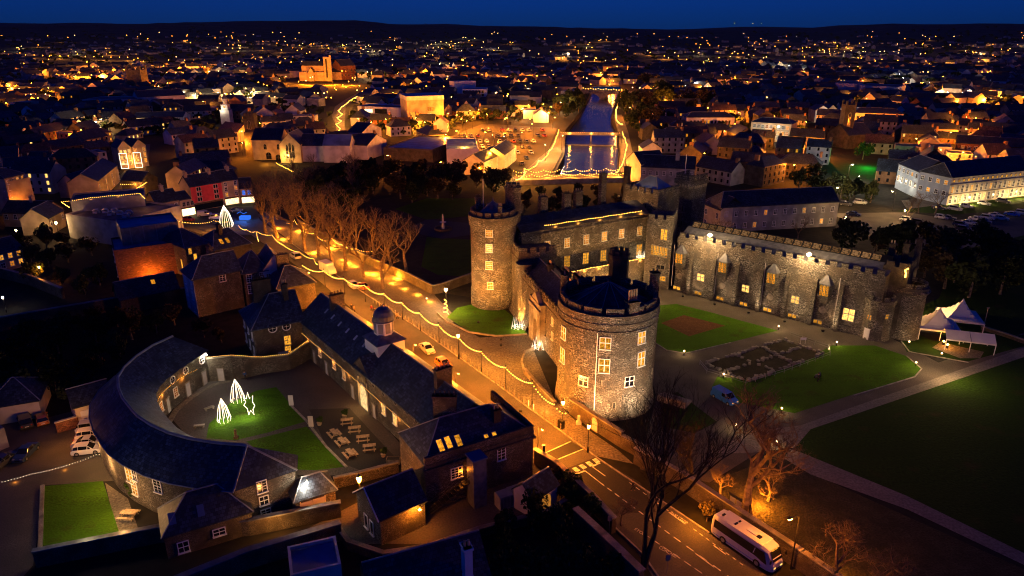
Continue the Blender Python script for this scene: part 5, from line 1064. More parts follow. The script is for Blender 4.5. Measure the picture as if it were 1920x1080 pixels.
at = thing('ruined_tower', G(262, 170), 'square stone church tower with pointed corners on the far left of town', 'tower'); W3 = WORLD[at.name]; m = MB(Matrix.Translation(W3)); m.box(-7, 7, -7, 7, 0, 20)
for a in (-7, 5):
    for c_ in (-7, 5): m.box(a, a + 2, c_, c_ + 2, 20, 24)
m.build('shaft', 'rubble', at)
# right bank
lc0, lc1, lc2 = G2(1677, 352), G2(1774, 385), G2(1925, 367)
b = building('college_hall', 'long cream floodlit college front with three rows of windows', 'building', lc1, lc2, 13, 10, 4, 3, 0, 'cream', 'slate2', .3)
T2, rz2, L2 = B_T[b.name][0], B_T[b.name][1], B_T[b.name][2]
for i in range(17):
    s = 1.4 + i * (L2 - 2) / 16.5
    window(b, T2 @ Vector((s, -.02, 8.1)), rz2, 1.0, 1.0, 'round', 'dressed', 'lit2', sill=False); window(b, T2 @ Vector((s, -.02, 4.4)), rz2, 1.0, 2.2, 'sash', 'white', 'windowdark' if i % 4 else 'lit2'); window(b, T2 @ Vector((s, -.02, .7)), rz2, 1.1, 2.5, 'sash', 'white', 'windowdark' if i % 5 != 2 else 'litwhite')
m = MB(T2); m.box(0, L2, -.2, 0, 3.7, 3.95); m.box(0, L2, -.2, 0, 7.2, 7.45); m.build('string_course', 'dressed', b)
for i in range(7): point('college_flood', T2 @ Vector((2.5 + i * L2 / 6.6, -3.0, 1.0)), 800, (1, .72, .36), .3)
m = MB(T2); m.box(-.06, 0, 0, 13, 0, 9.95); m.build('rendered_end', 'bluewall', b); hcb = (T2 @ Vector((0, 13, 0))).xy
for i in range(4):
    for z_ in (3.4, 7.2): window(b, T2 @ Vector((-.07, 11.4 - i * 3.2, z_)), rz2 - math.pi / 2, 1.2, 1.4, 'sash', 'white', 'lit2' if (i, z_) in ((2, 7.2), (3, 7.2), (1, 3.4)) else 'windowdark')
b = building('college_wing', 'pale blue college wing with eight small upper windows facing the lawns', 'building', lc0, hcb, 12, 9.6, 4, 3, 0, 'bluewall', 'slate2', .3)
T2, rz2, L2 = B_T[b.name][0], B_T[b.name][1], B_T[b.name][2]
for i in range(5): window(b, T2 @ Vector((1.8 + i * (L2 - 3.6) / 4, -.02, 7.2)), rz2, 1.2, 1.3, 'sash', 'white', 'lit2' if i in (3, 6, 7) else 'windowdark'); window(b, T2 @ Vector((1.8 + i * (L2 - 3.6) / 4, -.02, 3.4)), rz2, 1.1, 1.9, 'sash', 'white', 'lit2' if i in (0, 5) else 'windowdark')
for s in (L2 * .22, L2 * .78): point('college_wing_flood', T2 @ Vector((s, -2.2, 3.5)), 500, (1, .8, .5), .3)
k0, k1, k2 = G2(1316, 423), G2(1347, 436), G2(1566, 424)
b = building('river_house', 'long grey house with cream gable wall glowing behind the picture gallery', 'house', k1, k2, 10, 8, 3.6, 3, 0, 'greyrender', 'slate2', .3); rows(b, 'f', (1.2, 5), 12, .95, 1.5, .28, margin=2)
T2, rz2, L2 = B_T[b.name][0], B_T[b.name][1], B_T[b.name][2]; m = MB(T2); m.box(.02, L2 * .1, -.05, 0, 0, 7.9); m.build('cream_front', 'cream', b)
b = building('river_house', 'cream lit end house with four dark windows behind the square castle turret', 'house', k0, k1, 9, 7.2, 3.4, 2, 0, 'cream', 'slate2', .3); rows(b, 'f', (.8, 4.2), 2, 1, 1.6, 0, margin=1.5)
point('river_house_glow', G(1335, 428, 5) + Vector((-2, -4, 0)), 900, (1, .55, .18), .3)
dt = thing('gothic_tower', G(1580, 275), 'slim dark stone church tower among the riverside roofs', 'tower'); W3 = WORLD[dt.name]; m = MB(Matrix.Translation(W3)); m.box(-2.7, 2.7, -2.7, 2.7, 0, 22)
for a in (-2.7, 1.9):
    for c_ in (-2.7, 1.9): m.box(a, a + .8, c_, c_ + .8, 22, 24)
m.build('shaft', 'dark_stone', dt); window(dt, W3 + Vector((0, -2.72, 11)), 0, 1.6, 7, 'pointed', 'dressed', 'windowdark', sill=False)
building('church_nave', 'dark stone nave roof right of the slim riverside tower', 'church', G2(1588, 280), G2(1632, 276), 14, 7, 5, 0, 0, 'dark_stone', 'slate2', .2)
b = building('school_block', 'long cream two storey school lit along its base', 'building', G2(1597, 235), G2(1690, 238), 16, 8, 2.5, 4, 4, 'cream', 'slate2', .2); rows(b, 'f', (4.4,), 14, 1.6, 1.5, .2, 'plain', 'dressed', 3)
for i in range(4): point('school_flood', G(1603 + i * 28, 238, 2.5), 4200, (1, .6, .2), .5)
b = building('cinema', 'pale windowless warehouse box on the far right bank', 'building', G2(1563, 174), G2(1605, 176), 30, 9, 0, wall='pale', roof='flatroof'); building('cinema', 'second pale warehouse box right of the first', 'building', G2(1608, 178), G2(1680, 182), 30, 8.5, 0, wall='pale', roof='flatroof')
b = building('brick_terrace', 'orange lit brick terrace behind the college roofs', 'house', G2(1788, 293), G2(1925, 303), 12, 6.5, 3.2, 0, 0, 'brick', 'slate2', .2); rows(b, 'f', (1, 4), 10, 1.2, 1.4, .3, margin=3)
b = building('white_hall', 'white three storey hall with vertical window strips left of the river houses', 'building', G2(1285, 247), G2(1375, 247), 12, 8.5, 2.5, 4, 4, 'pale', 'slate2', .2); rows(b, 'f', (1, 4.8), 12, 1.3, 2, .2, 'plain', 'white', 3)
b = building('apartment_block', 'grey apartment block with amber lit bays on the right bank', 'building', G2(1405, 262), G2(1480, 268), 14, 10, 2, 4, 4, 'tan', 'slate2', .2); rows(b, 'f', (1.2, 4, 7), 9, 1.4, 1.8, .45, margin=2)
b = building('bank_house', 'cream gabled house beside the bridge foot behind the castle tower', 'house', G2(1172, 335), G2(1200, 345), 12, 8, 4, 0, 0, 'cream', 'slate2', .2, cross=True)
b = building('bank_house', 'long dark roofed riverside house with blue dormer behind the rear towers', 'house', G2(1200, 345), G2(1300, 350), 11, 7, 4, 0, 0, 'greyrender', 'slate2', .2, chimneys=((14, 4, 1.6, 1.4, 13),)); rows(b, 'f', (4,), 8, 1, 1.5, .1)
b = building('bank_house', 'lit cream riverside shopfront at the bridge approach left of the river', 'house', G2(908, 330), G2(945, 312), 10, 6, 3, 0, 0, 'cream', 'slate2', .2); rows(b, 'f', (1, 3.6), 4, 1, 1.4, .8, glass='litwhite')
b = building('bank_house', 'second cream house at the bridge approach with glowing doorway', 'house', G2(946, 318), G2(968, 300), 10, 6.5, 3, 0, 0, 'cream', 'slate2', .2); rows(b, 'f', (1, 3.8), 3, 1, 1.4, .8)
for q in ((925, 332), (950, 325), (962, 318)): point('bridge_foot_glow', G(q[0], q[1], 2.5) + Vector((0, -3, 0)), 1500, (1, .62, .2), .5)
# bridges
def bridge(name, label, a, b, w, zt, n, arch=True, mat='dressed'):
    A = Vector(a); B2 = Vector(b); T, rz, L = frame(A, B2); o = thing(name, (A.x, A.y, 0), label, 'bridge'); m = MB(T)
    m.box(0, L, 0, w, zt - .5, zt); m.box(0, L, -.2, .15, zt - .5, zt + .9); m.box(0, L, w - .15, w + .2, zt - .5, zt + .9); m.build('deck', mat, o)
    if arch:
        for i in range(n):
            s0 = L * i / n; sw = L / n; m = MB(T)
            prof = [(s0, -3.2), (s0, zt - .5), (s0 + sw, zt - .5), (s0 + sw, -3.2), (s0 + sw * .92, -3.2)] + [(s0 + sw / 2 + sw * .42 * math.cos(math.pi * k / 8), -2.6 + (zt + 1.4) * math.sin(math.pi * k / 8)) for k in range(9)] + [(s0 + sw * .08, -3.2)]
            tri = geometry.tessellate_polygon([[Vector((p[0], p[1], 0)) for p in prof]])
            for y in (0, w):
                ii = [m.pt((p[0], y, p[1])) for p in prof]
                for t in tri: m.f.append([ii[k] for k in t])
            for k in range(len(prof)): p, q_ = prof[k], prof[(k + 1) % len(prof)]; m.face([(p[0], 0, p[1]), (q_[0], 0, q_[1]), (q_[0], w, q_[1]), (p[0], w, p[1])])
            m.build('arch', mat, o)
    else:
        for i in range(n + 1): m = MB(T); m.box(L * i / n - .4, L * i / n + .4, .4, w - .4, -3.2, zt - .5); m.build('pier', mat, o)
    return o, T, L
bA, TA, LA = bridge('stone_bridge', 'stone arched bridge with two strings of bulbs just behind the castle', G2(968, 343, 1), G2(1172, 338, 1), 9, 1.2, 3)
bB, TB, LB = bridge('footbridge', 'slim lit footbridge crossing the river between the quays', G2(1052, 252, 1), G2(1165, 253, 1), 2.5, 1.2, 2, False)
bC, TC_, LC = bridge('stone_bridge', 'farther arched bridge with bright row of bulbs upstream', G2(985, 168, 3), G2(1180, 176, 3), 10, 3.4, 4)
m = MB(); a, b_ = G2(1060, 272, -2.9), G2(1155, 274, -2.9); T2, rz2, L2 = frame(a, b_); m.T = T2; m.box(0, L2, 0, 1.5, -3.4, -2.55); m.build('weir', 'dressed', kind='structure')
ORD = ['', 'second ', 'third ', 'fourth ', 'fifth ', 'sixth ', 'seventh ', 'eighth ', 'ninth ', 'tenth '] + [w + ' ' for w in 'eleventh twelfth thirteenth fourteenth fifteenth sixteenth seventeenth eighteenth nineteenth twentieth'.split()] + ['twenty ' + w for w in 'first second third fourth fifth sixth seventh eighth ninth'.split()] + ['thirtieth '] + ['thirty-' + w + ' ' for w in 'first second third fourth fifth sixth seventh eighth ninth'.split()]
ORD = [w.replace('twenty ', 'twenty-') + ('' if w.endswith(' ') or not w else ' ') for w in ORD]
# ================================================================ LIGHT STRINGS
def string_lights(label, anchors, sag=.5, sp=.6, r=.085, mat='bulb', group='strings of warm bulbs', light=60, lsp=9.0, lc=(1, .5, .15), cable=.03, drop=0):
    o = thing('light_string', anchors[0], label, 'string lights', group); W3 = WORLD[o.name]
    c = MB(); b = MB(); since = lsp * .5; LP = []
    for a, e in zip(anchors[:-1], anchors[1:]):
        a, e = Vector(a), Vector(e); L = (e - a).length; n = max(1, int(L / sp)); pts_ = []
        for i in range(n + 1):
            t = i / n; p = a.lerp(e, t); p.z -= sag * 4 * t * (1 - t) + drop; pts_.append(p)
            if i < n:
                b.octa(p - Vector((0, 0, r)), r); since += L / n
                if since > lsp: since = 0; LP.append(p.copy())
        c.tube([pts_[k] for k in range(0, n + 1, max(1, n // 8))] + ([pts_[-1]] if n % max(1, n // 8) else []), cable, 3)
    c.build('cable', 'black', o); b.build('bulbs', mat, o, kind='stuff')
    if light:
        for p in LP: point('bulb_glow', p - Vector((0, 0, .5)), light, lc, .25, parent=o)
    return o
prom = [(567, 497), (607, 507), (644, 521), (683, 534), (720, 550), (753, 566), (787, 586), (822, 608), (860, 632), (902, 658), (948, 688), (998, 717)]
P4 = [G(x, y, 4.2) for x, y in prom]
string_lights('festoon of amber bulbs swooping between posts down the whole avenue promenade', P4 + [G(1039, 757, 2.5), G(1066, 772, 1.6)], .75, .5, .13, light=400, lsp=5.5)
string_lights('festoon strand over the avenue near the parked lorry in front of the bare trees', [G(x, y, 5) for x, y in ((480, 433), (510, 440), (530, 458), (562, 472), (588, 484), (596, 495))], .5, .5, .09, light=220, lsp=8)
string_lights('short festoon rising from the square toward the avenue trees', [G(x, y, 5) for x, y in ((447, 423), (462, 430), (480, 433), (485, 452))], .5, .5, .09, light=220, lsp=7)
string_lights('string of bulbs zigzagging between the bare trees inside the park', [G(x, y, 4) for x, y in ((538, 418), (552, 412), (567, 431), (590, 437), (606, 450), (622, 446), (640, 458), (668, 466), (700, 470))], .5, .5, .08, light=260, lsp=7)
string_lights('string of bulbs along the eaves of the dark stage block', [G(x, y, 10.5) for x, y in ((130, 388), (115, 378), (170, 370), (200, 367), (262, 362), (272, 372))], .1, .5, .1, light=90, lsp=7)
string_lights('string of bulbs along the courtyard facing roof edge of the castle', [Vector((N0.x, N0.y, 18.0)).lerp(Vector((N1.x, N1.y, 18.0)), t) + Vector((0, .3, 0)) for t in (.15, .32, .5, .68, .86, .97)], .12, .45, .10, light=60, lsp=6)
T, rz, L = frame(N0, N1)
string_lights('string of bulbs along the terrace wall above the castle inner court', [T @ Vector((s, -3.75, 7.35)) for s in (L * .24, L * .45, L * .7, L * .88, L - .6)], .1, .4, .10, light=130, lsp=4)
T, rz, L = frame(A0, A1)
string_lights('thin light string along the string course of the stable range', [T @ Vector((s, -.2, 4.5)) for s in (1, 10, 20, 30, 40, L - 5)], .05, .35, .035, light=30, lsp=6, cable=.02)
string_lights('light string following the curved top of the courtyard wall', [Vector((p.x, p.y, h_ + .3)) for p, h_ in zip(bwp, (4.4, 4.7, 3.1, 2.9, 3.6))], .0, .35, .05, light=40, lsp=6)
string_lights('light string bending along the inner face of the crescent range', [Vector((p.x, p.y, 4.3)) for p in offs(ridge_pts, -4.45)[:9]], .0, .35, .045, light=40, lsp=6)
string_lights('low string of pale bulbs crossing the dark drive at the left edge', [G(x, y, .7) for x, y in ((-20, 908), (60, 888), (125, 872), (180, 852), (197, 848))], .1, .35, .05, 'bulb_white', light=14, lsp=6)
for k, (yy, dz) in enumerate(((0, 0), (9, 0))):
    string_lights(('string of bulbs over the near parapet of the bridge behind the castle', 'string of bulbs over the far parapet of the bridge behind the castle')[k], [TA @ Vector((LA * t, yy, 4.4)) for t in (0.0, .14, .28, .43, .58, .73, .87, 1)], .9, .9, .19, light=1100, lsp=9)
string_lights('string of large bulbs along the farther upstream bridge', [TC_ @ Vector((LC * t, 0, 7)) for t in [i / 14 for i in range(15)]], .7, 2.4, .42, light=3000, lsp=18, cable=.05)
string_lights('string of bulbs hung along the footbridge railing', [TB @ Vector((LB * t, -.3, 2.3)) for t in (0, .5, 1)], .1, 1.2, .12, light=500, lsp=12, cable=.04)
string_lights('festoon climbing the west quay from the bridge to the footbridge', [G(x, y, 4.5) for x, y in ((968, 336), (985, 323), (983, 315), (1000, 312), (1010, 300), (1022, 294), (1030, 281), (1038, 270), (1043, 256), (1048, 242))], .8, .7, .18, light=1100, lsp=10)
string_lights('festoon running up the east quay from the bridge past the footbridge', [G(x, y, 4.5) for x, y in ((1155, 322), (1163, 312), (1170, 297), (1173, 282), (1176, 270), (1172, 258), (1167, 246))], .8, .7, .18, light=1300, lsp=10)
string_lights('string of bulbs between the farther bridge and the east quay', [G(x, y, 5) for x, y in ((1167, 232), (1156, 224), (1155, 205), (1160, 190), (1165, 172))], .6, 2.2, .35, light=2600, lsp=22, cable=.05)
string_lights('pair of short bulb strings on posts above the garden wall behind the castle', [G(x, y, 3) for x, y in ((1055, 398), (1070, 397), (1080, 399))], .1, 1.0, .14, light=100, lsp=8)
hs = [(632, 246), (638, 240), (630, 232), (640, 226), (632, 220), (642, 213), (634, 207), (640, 200), (650, 193), (655, 188), (662, 184), (672, 178)]
string_lights('zigzag of christmas bulbs strung across the high street canyon', [G(x, y, 6) for x, y in hs], .3, 2.4, .26, light=2600, lsp=11, cable=.05)
string_lights('zigzag of bulbs across the decorated street below the two light frames', [G(x, y, 5) for x, y in ((226, 345), (275, 341), (238, 360), (262, 352), (232, 372), (268, 366), (205, 372), (262, 378))], .3, .6, .13, light=260, lsp=9)
string_lights('string of bulbs along the lane beside the friary church trees', [G(x, y, 3) for x, y in ((518, 305), (530, 311), (540, 316), (552, 322))], .2, 1.2, .15, light=160, lsp=8)
string_lights('string of bulbs round the edge of the square beneath the cone tree', [G(x, y, 3) for x, y in ((330, 413), (372, 418), (400, 413), (430, 415))], .3, .6, .1, light=240, lsp=7)
# posts carrying the avenue festoon
pm = MB(); pm.lathe((0, 0), [(.13, 0), (.1, .6), (.06, .8), (.05, 4.3)], 6); pm.octa((0, 0, 4.5), .2); postm = pm.mesh('festoon_post', 'iron')
for p in P4: place('festoon_post', postm, None, (p.x, p.y, 0), label=ORD[len(P4) - 1 - P4.index(p)] + 'iron festoon post up the avenue from the near round tower', cat='post', group='iron posts under the avenue festoon')

# ================================================================ LAMPS
def lamp_template(h=7.5, arm=1.2, style='cobra'):
    o = thing('street_lamp', (0, -4000, 0), 'lamp', 'street lamp'); W3 = WORLD[o.name]; T = Matrix.Translation(W3)
    m = MB(T)
    if style == 'cobra': m.tube([(0, 0, 0), (0, 0, h * .6), (0, 0, h), (-arm * .5, 0, h + .3), (-arm, 0, h + .25)], [.11, .09, .06, .05, .05], 6)
    else: m.lathe((0, 0), [(.2, 0), (.16, .9), (.07, 1.0), (.06, h - .2), (.2, h)], 8)
    m.build('pole', 'iron', o)
    m = MB(T)
    if style == 'cobra': m.box(-arm - .6, -arm + .1, -.13, .13, h + .2, h + .34)
    else: m.lathe((0, 0), [(.24, h + .62), (.05, h + .95)], 8)
    m.build('hood', 'iron', o); m = MB(T)
    if style == 'cobra': m.box(-arm - .5, -arm, -.1, .1, h + .06, h + .2)
    else: m.lathe((0, 0), [(.14, h), (.24, h + .3), (.22, h + .62)], 8)
    m.build('lantern', 'lamp_orange', o); index_kids(o); return o
LT = lamp_template(); LC2 = lamp_template(4.2, 0, 'globe')
def drop_template(t):
    for o in [t] + [c for c in COL.objects if c.parent == t]: COL.objects.unlink(o)
COLS = {'o': ((1, .40, .09), 'lamp_orange'), 'w': ((1, .66, .34), 'lamp_warm'), 'W': ((1, .86, .66), 'lamp_white')}
def street_lamp(pos, label, group, k='o', W=900, rz=0, sc=1, T_=None, hh=7.2, cob=True):
    c, mt = COLS[k]; o = copy_thing(T_ or LT, (pos[0], pos[1], 0), rz, sc, label, 'street lamp', group, {'lantern': mt})
    off = Matrix.Rotation(rz, 4, 'Z') @ Vector((-1.5 if (T_ or LT) == LT else 0, 0, hh)) * sc
    l = point('lamp_light', (pos[0], pos[1], 0), W, c, .3); l.parent = o; l.location = (off.x / sc if False else (-1.5 if (T_ or LT) == LT else 0), 0, hh if (T_ or LT) == LT else 4.0)
    return o
# hero lamps
def lamp_at(px_, py_, h, label, W, k='o', rz=0, T_=None, group=None, sc=None):
    p = G(px_, py_, h); s = sc or h / (7.6 if T_ is None else 4.5)
    off = Matrix.Rotation(rz, 4, 'Z') @ Vector((-1.5 * s if T_ is None else 0, 0, 0))
    return street_lamp((p.x - off.x, p.y - off.y), label, group, k, W, rz, s, T_)
lamp_at(1481, 974, 7.6, 'tall lamp post with orange head leaning over the parked coach', 1150, rz=.45)
lamp_at(836, 543, 5, 'brilliant amber lamp at the corner of the round tower lawn', 3300, 'w', T_=LC2)
lamp_at(1056, 755, 4.4, 'black lamp post with lantern by the arched doorway wall', 1500, T_=LC2)
lamp_at(1104, 800, 4.4, 'second black lamp post in front of the arched doorway wall', 380, T_=LC2)
lamp_at(859, 630, 4.8, 'dark post lamp halfway along the avenue festoon', 420, T_=LC2)
lamp_at(673, 898, 5.5, 'blazing orange lamp above the wall beside the white edged annexe gable', 1500, 'o', T_=LC2)
lamp_at(1730, 564, 5.0, 'amber lamp beside the white marquees', 3200, 'w', T_=LC2)
lamp_at(1678, 446, 5.0, 'small lamp standing beyond the gallery end chimneys', 500, 'w', T_=LC2)
lamp_at(1585, 408, 5.0, 'lamp at the edge of the city car park behind the grey river house', 900, 'w', T_=LC2)
lamp_at(1570, 352, 8, 'starry warm floodlight over the roofs left of the college', 5200, 'w')
lamp_at(1673, 359, 7, 'lamp beside the blue college wing', 2600, 'w')
lamp_at(1697, 395, 4, 'garden lamp on the lawn in front of the blue college wing', 500, 'w', T_=LC2)
lamp_at(30, 432, 4, 'wall height lamp in front of the long cream terrace at the left', 420, 'w', T_=LC2)
lamp_at(105, 418, 5, 'bright lamp in the alley beside the theatre', 1300, 'w', T_=LC2)
lamp_at(37, 381, 4, 'lamp at the foot of the five storey block at the left edge', 800, 'o', T_=LC2)
lamp_at(73, 501, 4, 'yard lamp among the orange walled houses at the left edge', 600, 'o', T_=LC2)
lamp_at(5, 558, 3.5, 'small pale lamp over the floodlit garden at the left edge', 160, 'W', T_=LC2)
wall_l = [(787, 956, 3.2, 260, 'o', 'orange bulkhead lamp on the annexe wall beside the fire stair'), (386, 665, 5.4, 420, 'W', 'white floodlight at the end of the crescent eaves'), (575, 905, 4.8, 260, 'W', 'white floodlight aimed at the little gate lodge roof'), (868, 878, 4.5, 40, 'o', 'round lamp low on the brown pavilion wall')]
bl = MB(); bl.octa((0, 0, 0), .22, .8)
for x, y, h, W, k, lb in wall_l:
    p = G(x, y, h) ; o = thing('wall_lamp', p, lb, 'lamp'); place('lantern', bl.mesh('lantern', COLS[k][1]), o, p); mm = MB(); mm.box(-.1, .1, 0, .3, -.1, .25); place('bracket', mm.mesh('bracket', 'iron'), o, p + Vector((0, .1, .15)))
    point('wall_lamp_light', p + Vector((-.2, -.6, -.1)), W, COLS[k][0], .2, parent=o)
# two floodlights high on the gallery roofline
for x, y, lb in ((1331, 441, 'dazzling floodlight on the gallery battlements nearer the corner tower'), (1517, 477, 'dazzling floodlight on the gallery battlements nearer the marquees')):
    s, z = wallhit(x, y, (ET @ Vector((0, -.9, 0))).xy, (ET @ Vector((ELEN, -.9, 0))).xy); p = ET @ Vector((s, -.9, z)); o = thing('floodlight', p, lb, 'floodlight')
    place('lantern', bl.mesh('lantern', 'lamp_warm'), o, p, scale=2.6); mm = MB(); mm.box(-.06, .06, 0, .9, -.3, -.15); place('bracket', mm.mesh('bracket', 'iron'), o, p, Erz)
    point('floodlight_beam', p + (ET.to_3x3() @ Vector((0, -2.2, -.2))), 3600, (1, .70, .40), .4, parent=o)
# ground floods that wash the castle
def flood(p, aim, W, c=(1, .62, .28), ang=95, label='', kk='lamp_warm', gl=True):
    o = thing('ground_flood', p, label, 'floodlight'); m = MB(Matrix.Translation(p)); m.box(-.25, .25, -.2, .2, 0, .35); m.build('housing', 'iron', o)
    point('flood_beam', p + Vector((0, 0, .6)), W, c, .25, parent=o, spot=ang, aim=aim, blend=.9); return o
def V3(v, z): return Vector((v.x, v.y, z))
flood(V3(CB + Vector((-1.5, -12.0)), 1.6), V3(CB + Vector((-.5, -6)), 6), 5200, (1, .64, .38), 130, 'ground floodlight washing the front of the near round tower')
flood(V3(CB + Vector((5.5, -10.8)), 1.2), V3(CB + Vector((3, -5)), 6), 3000, (1, .74, .50), 130, 'ground floodlight at the foot of the near round tower')
flood(V3(CB + Vector((-14.5, -6)), .3), V3(CB + Vector((-6, 0)), 6), 9000, (1, .52, .15), 105, 'orange ground floodlight on the avenue side of the near round tower')
flood(V3(CA + Vector((-3, -13)), .3), V3(CA + Vector((0, -3)), 10), 14000, (1, .55, .2), 100, 'ground floodlight on the lawn of the far round tower')
flood(V3(CA + Vector((5.5, -14)), .3), V3(CA + Vector((7, -5)), 8), 7500, (1, .55, .2), 110, 'ground floodlight washing the gate range wall')
flood(V3(CB + Vector((7, -24)), .3), V3(CB + Vector((1, -6)), 14.5), 15000, (1, .78, .55), 50, 'added white fill light in the park aimed at the near tower battlements')  # this and the next two: fill spots added to lift the dark battlements
flood(V3(CB + Vector((-16, -14)), .3), V3(CB + Vector((-4, -4)), 14), 9000, (1, .62, .3), 60, 'added fill light on the avenue aimed at the near tower battlements')
flood(V3(CA + Vector((2, -22)), .3), V3(CA + Vector((1, -3)), 18), 12000, (1, .66, .36), 50, 'added fill light on the forecourt aimed at the far tower battlements')
gp = frame(W0, W1)[0]
flood(gp @ Vector((19, -8, .3)), gp @ Vector((19, 0, 6)), 3500, (1, .58, .24), 110, 'ground floodlight facing the castle gateway')
for i, s in enumerate((4, 12, 20, 28, 36)): flood(ET @ Vector((s, -3.2, .2)), ET @ Vector((s + 5, 0, 7.5)), 1300, (1, .72, .46), 120, 'added low side light on the yard below oriel bay %s of the gallery' % ('one', 'two', 'three', 'four', 'five')[i])  # added side lights that rake the wall so the buttresses throw shadows
T, rz, L = frame(N0, N1)
for i, s in enumerate((L * .3, L * .65)): flood(T @ Vector((s, -12, .3)), T @ Vector((s, 0, 10)), 7000, (1, .60, .26), 120, ('floodlight in the inner court by the gate range', 'floodlight in the inner court by the corner tower')[i])
K_ = frame(K0, K1)[0]; flood(K_ @ Vector((1, -8, .3)), K_ @ Vector((3, 0, 9)), 3200, (1, .62, .3), 110, 'floodlight facing the corner tower')
T2 = frame(G2(1268, 330, 23), G2(1302, 336, 23))[0]; flood(T2 @ Vector((-2, -13, 20.0)), T2 @ Vector((2, 0, 19)), 3200, (1, .62, .3), 100, 'roof floodlight aimed at the square rear turret'); T2 = frame(Q0, Q1)[0]; flood(T2 @ Vector((5, -9, 20.6)), T2 @ Vector((5, 0, 18)), 3200, (1, .6, .26), 110, 'roof floodlight aimed at the broad rear tower')
# park wall uplights
uw = [(645, 478), (668, 490), (692, 503), (716, 512), (738, 522), (762, 532), (786, 543), (808, 556)]
wall_run('boundary_wall', 'uplit stone park wall behind the bare trees of the avenue', px((560, 425), (640, 470), (700, 500), (760, 525), (812, 552), (830, 548), (885, 528)), 2.2, .4, 'rubble')
for x, y in uw: point('wall_uplight', G(x - 3, y + 6, .5), 320, (1, .48, .10), .15)
# bollard lights round the lawns
bo = MB(); bo.lathe((0, 0), [(.09, 0), (.08, .75)], 6); bom = bo.mesh('post', 'iron'); bh = MB(); bh.lathe((0, 0), [(.13, .75), (.17, .95), (.02, 1.05)], 8); bhm = bh.mesh('lantern', 'bollard_lit')
for i, (x, y, lb) in enumerate(((1460, 612, 'bollard light at the east tip of the flower bed lawn'), (1283, 659, 'bollard light at the south corner of the flower bed lawn'), (1569, 642, 'bollard light at the top of the oval lawn'), (1357, 702, 'bollard light beside the excavation nearest the blue van'), (1718, 680, 'bollard light at the east edge of the oval lawn'), (1705, 641, 'bollard light on the lawn left of the marquees'), (1766, 663, 'bollard light on the lawn below the marquees'), (1466, 766, 'bollard light by the path junction behind the big bare tree'), (1233, 563, 'bollard light beside the near tower at the inner court'), (985, 536, 'bollard light by the gateway lawn'), (800, 560, 'bollard light at the end of the uplit park wall'), (1457, 828, 'small glowing path light below the big bare tree'), (1380, 797, 'small glowing path light between the van and the bare tree'))):
    p = G(x, y, .8); o = thing('bollard_light', (p.x, p.y, 0), lb, 'bollard light'); place('post', bom, o, (p.x, p.y, 0)); place('lantern', bhm, o, (p.x, p.y, 0)); point('bollard_glow', (p.x, p.y, 1.35), 90, (1, .72, .38), .1, parent=o)
# soft sodium street light along the avenue
for x, y in ((690, 590), (760, 640), (840, 700), (930, 762), (1010, 815), (620, 545), (560, 500)): pass
av = [(600, 540), (655, 580), (720, 625), (800, 680), (880, 735), (960, 790), (1035, 842)]
for i, (x, y) in enumerate(av):
    p = G2(x, y); street_lamp((p.x - 2.2, p.y - 1.5), ORD[i] + 'slim avenue lamp on the stable side counted from the square', 'slim lamps along the stable side of the avenue', 'o', 3400, math.pi - .9, .62)
def zone(x, y):
    if y < 118: return None
    if x < 640: return ('the far left quarter of the old town', 'the left middle rooftops of the old town')[y > 150]
    if x < 1000: return ('the far centre roofs beyond the office block', 'the streets between church and river')[y > 160]
    if x < 1250: return 'the tree lined far river banks'
    return ('the distant right bank estates', 'the nearer right bank streets')[y > 170]
Z1 = '1300,225 950,468 990,462 1155,573 35,470 65,463 60,495 75,490 100,500 50,500 175,500 210,503 282,495 315,505 350,508 225,552 265,540 290,540 40,580 163,567 463,731 1357,805 1348,742 1407,602 1447,697 1238,707 1098,775 215,397 318,425 370,417 410,433 440,440 487,437 580,430 660,452 557,406 545,392 520,375 640,395 655,372 690,392 715,410 820,385 860,380 905,405 920,372 940,408 985,410 1010,412 1035,380 1085,370 1143,375 1158,378 1295,405 1390,410 1575,440 1600,432 392,380 470,397'
Z1w = '1172,403 1227,401 1035,516 1103,530 1160,535 1217,522 1260,530 1300,530 1340,515 1352,538 1400,530 1410,520 1432,515 545,688 575,675 1200,352 1262,362'
Z2 = '720,625 773,617 820,645 910,672 935,665 1002,618 1045,590 1125,587 1170,603 1190,662 1155,635 1065,673 738,663 680,670 700,685 640,650 560,633 290,520 370,455 385,470 262,672 180,690 90,672 430,665 457,690 590,640 935,820 742,893 573,913 277,876 760,945 437,420 457,405 715,423 785,420 910,435 940,430 1000,445 1060,455 1095,428 1547,375 1490,385 1460,412 1490,427 1510,440 1530,455 1865,463 1743,500 1767,473 1745,515 1752,570 1785,560 1818,560 1830,575 1805,590 1843,600 1890,607 1632,607 650,385 315,413 690,368 138,707 800,745 860,760 930,770 1010,745 880,800 1080,700 600,760 660,740'
Z2w = '1015,615 1170,635 1240,578 1305,535 555,362 140,405 165,412 1045,500 1240,768 1150,820'
Z3 = '107,487 148,487 238,452 262,435 797,350 890,355 955,355 980,375 1018,382 1070,355 1185,355 1293,357 1388,360 1478,362 690,405 893,440 1018,455 1450,502 1515,527 1713,518 1552,565 1877,537 1905,547 1725,400 810,510 955,525 1043,557 765,683 130,608 327,637 527,657 295,697 985,660 1067,662 118,868 1598,660 1633,665 1590,862 1650,880 1435,843 1500,745 1610,730 1330,785 1343,467 1190,545 460,427 355,462 820,800 1800,548 640,930 1690,560 250,740 560,780 640,700 700,690'
Z3w = '15,483 65,465 600,370 615,378 640,380 1057,428 1215,418 1575,520 1640,520 880,632 990,998 940,930 450,740 1397,465 1245,440 1485,520'
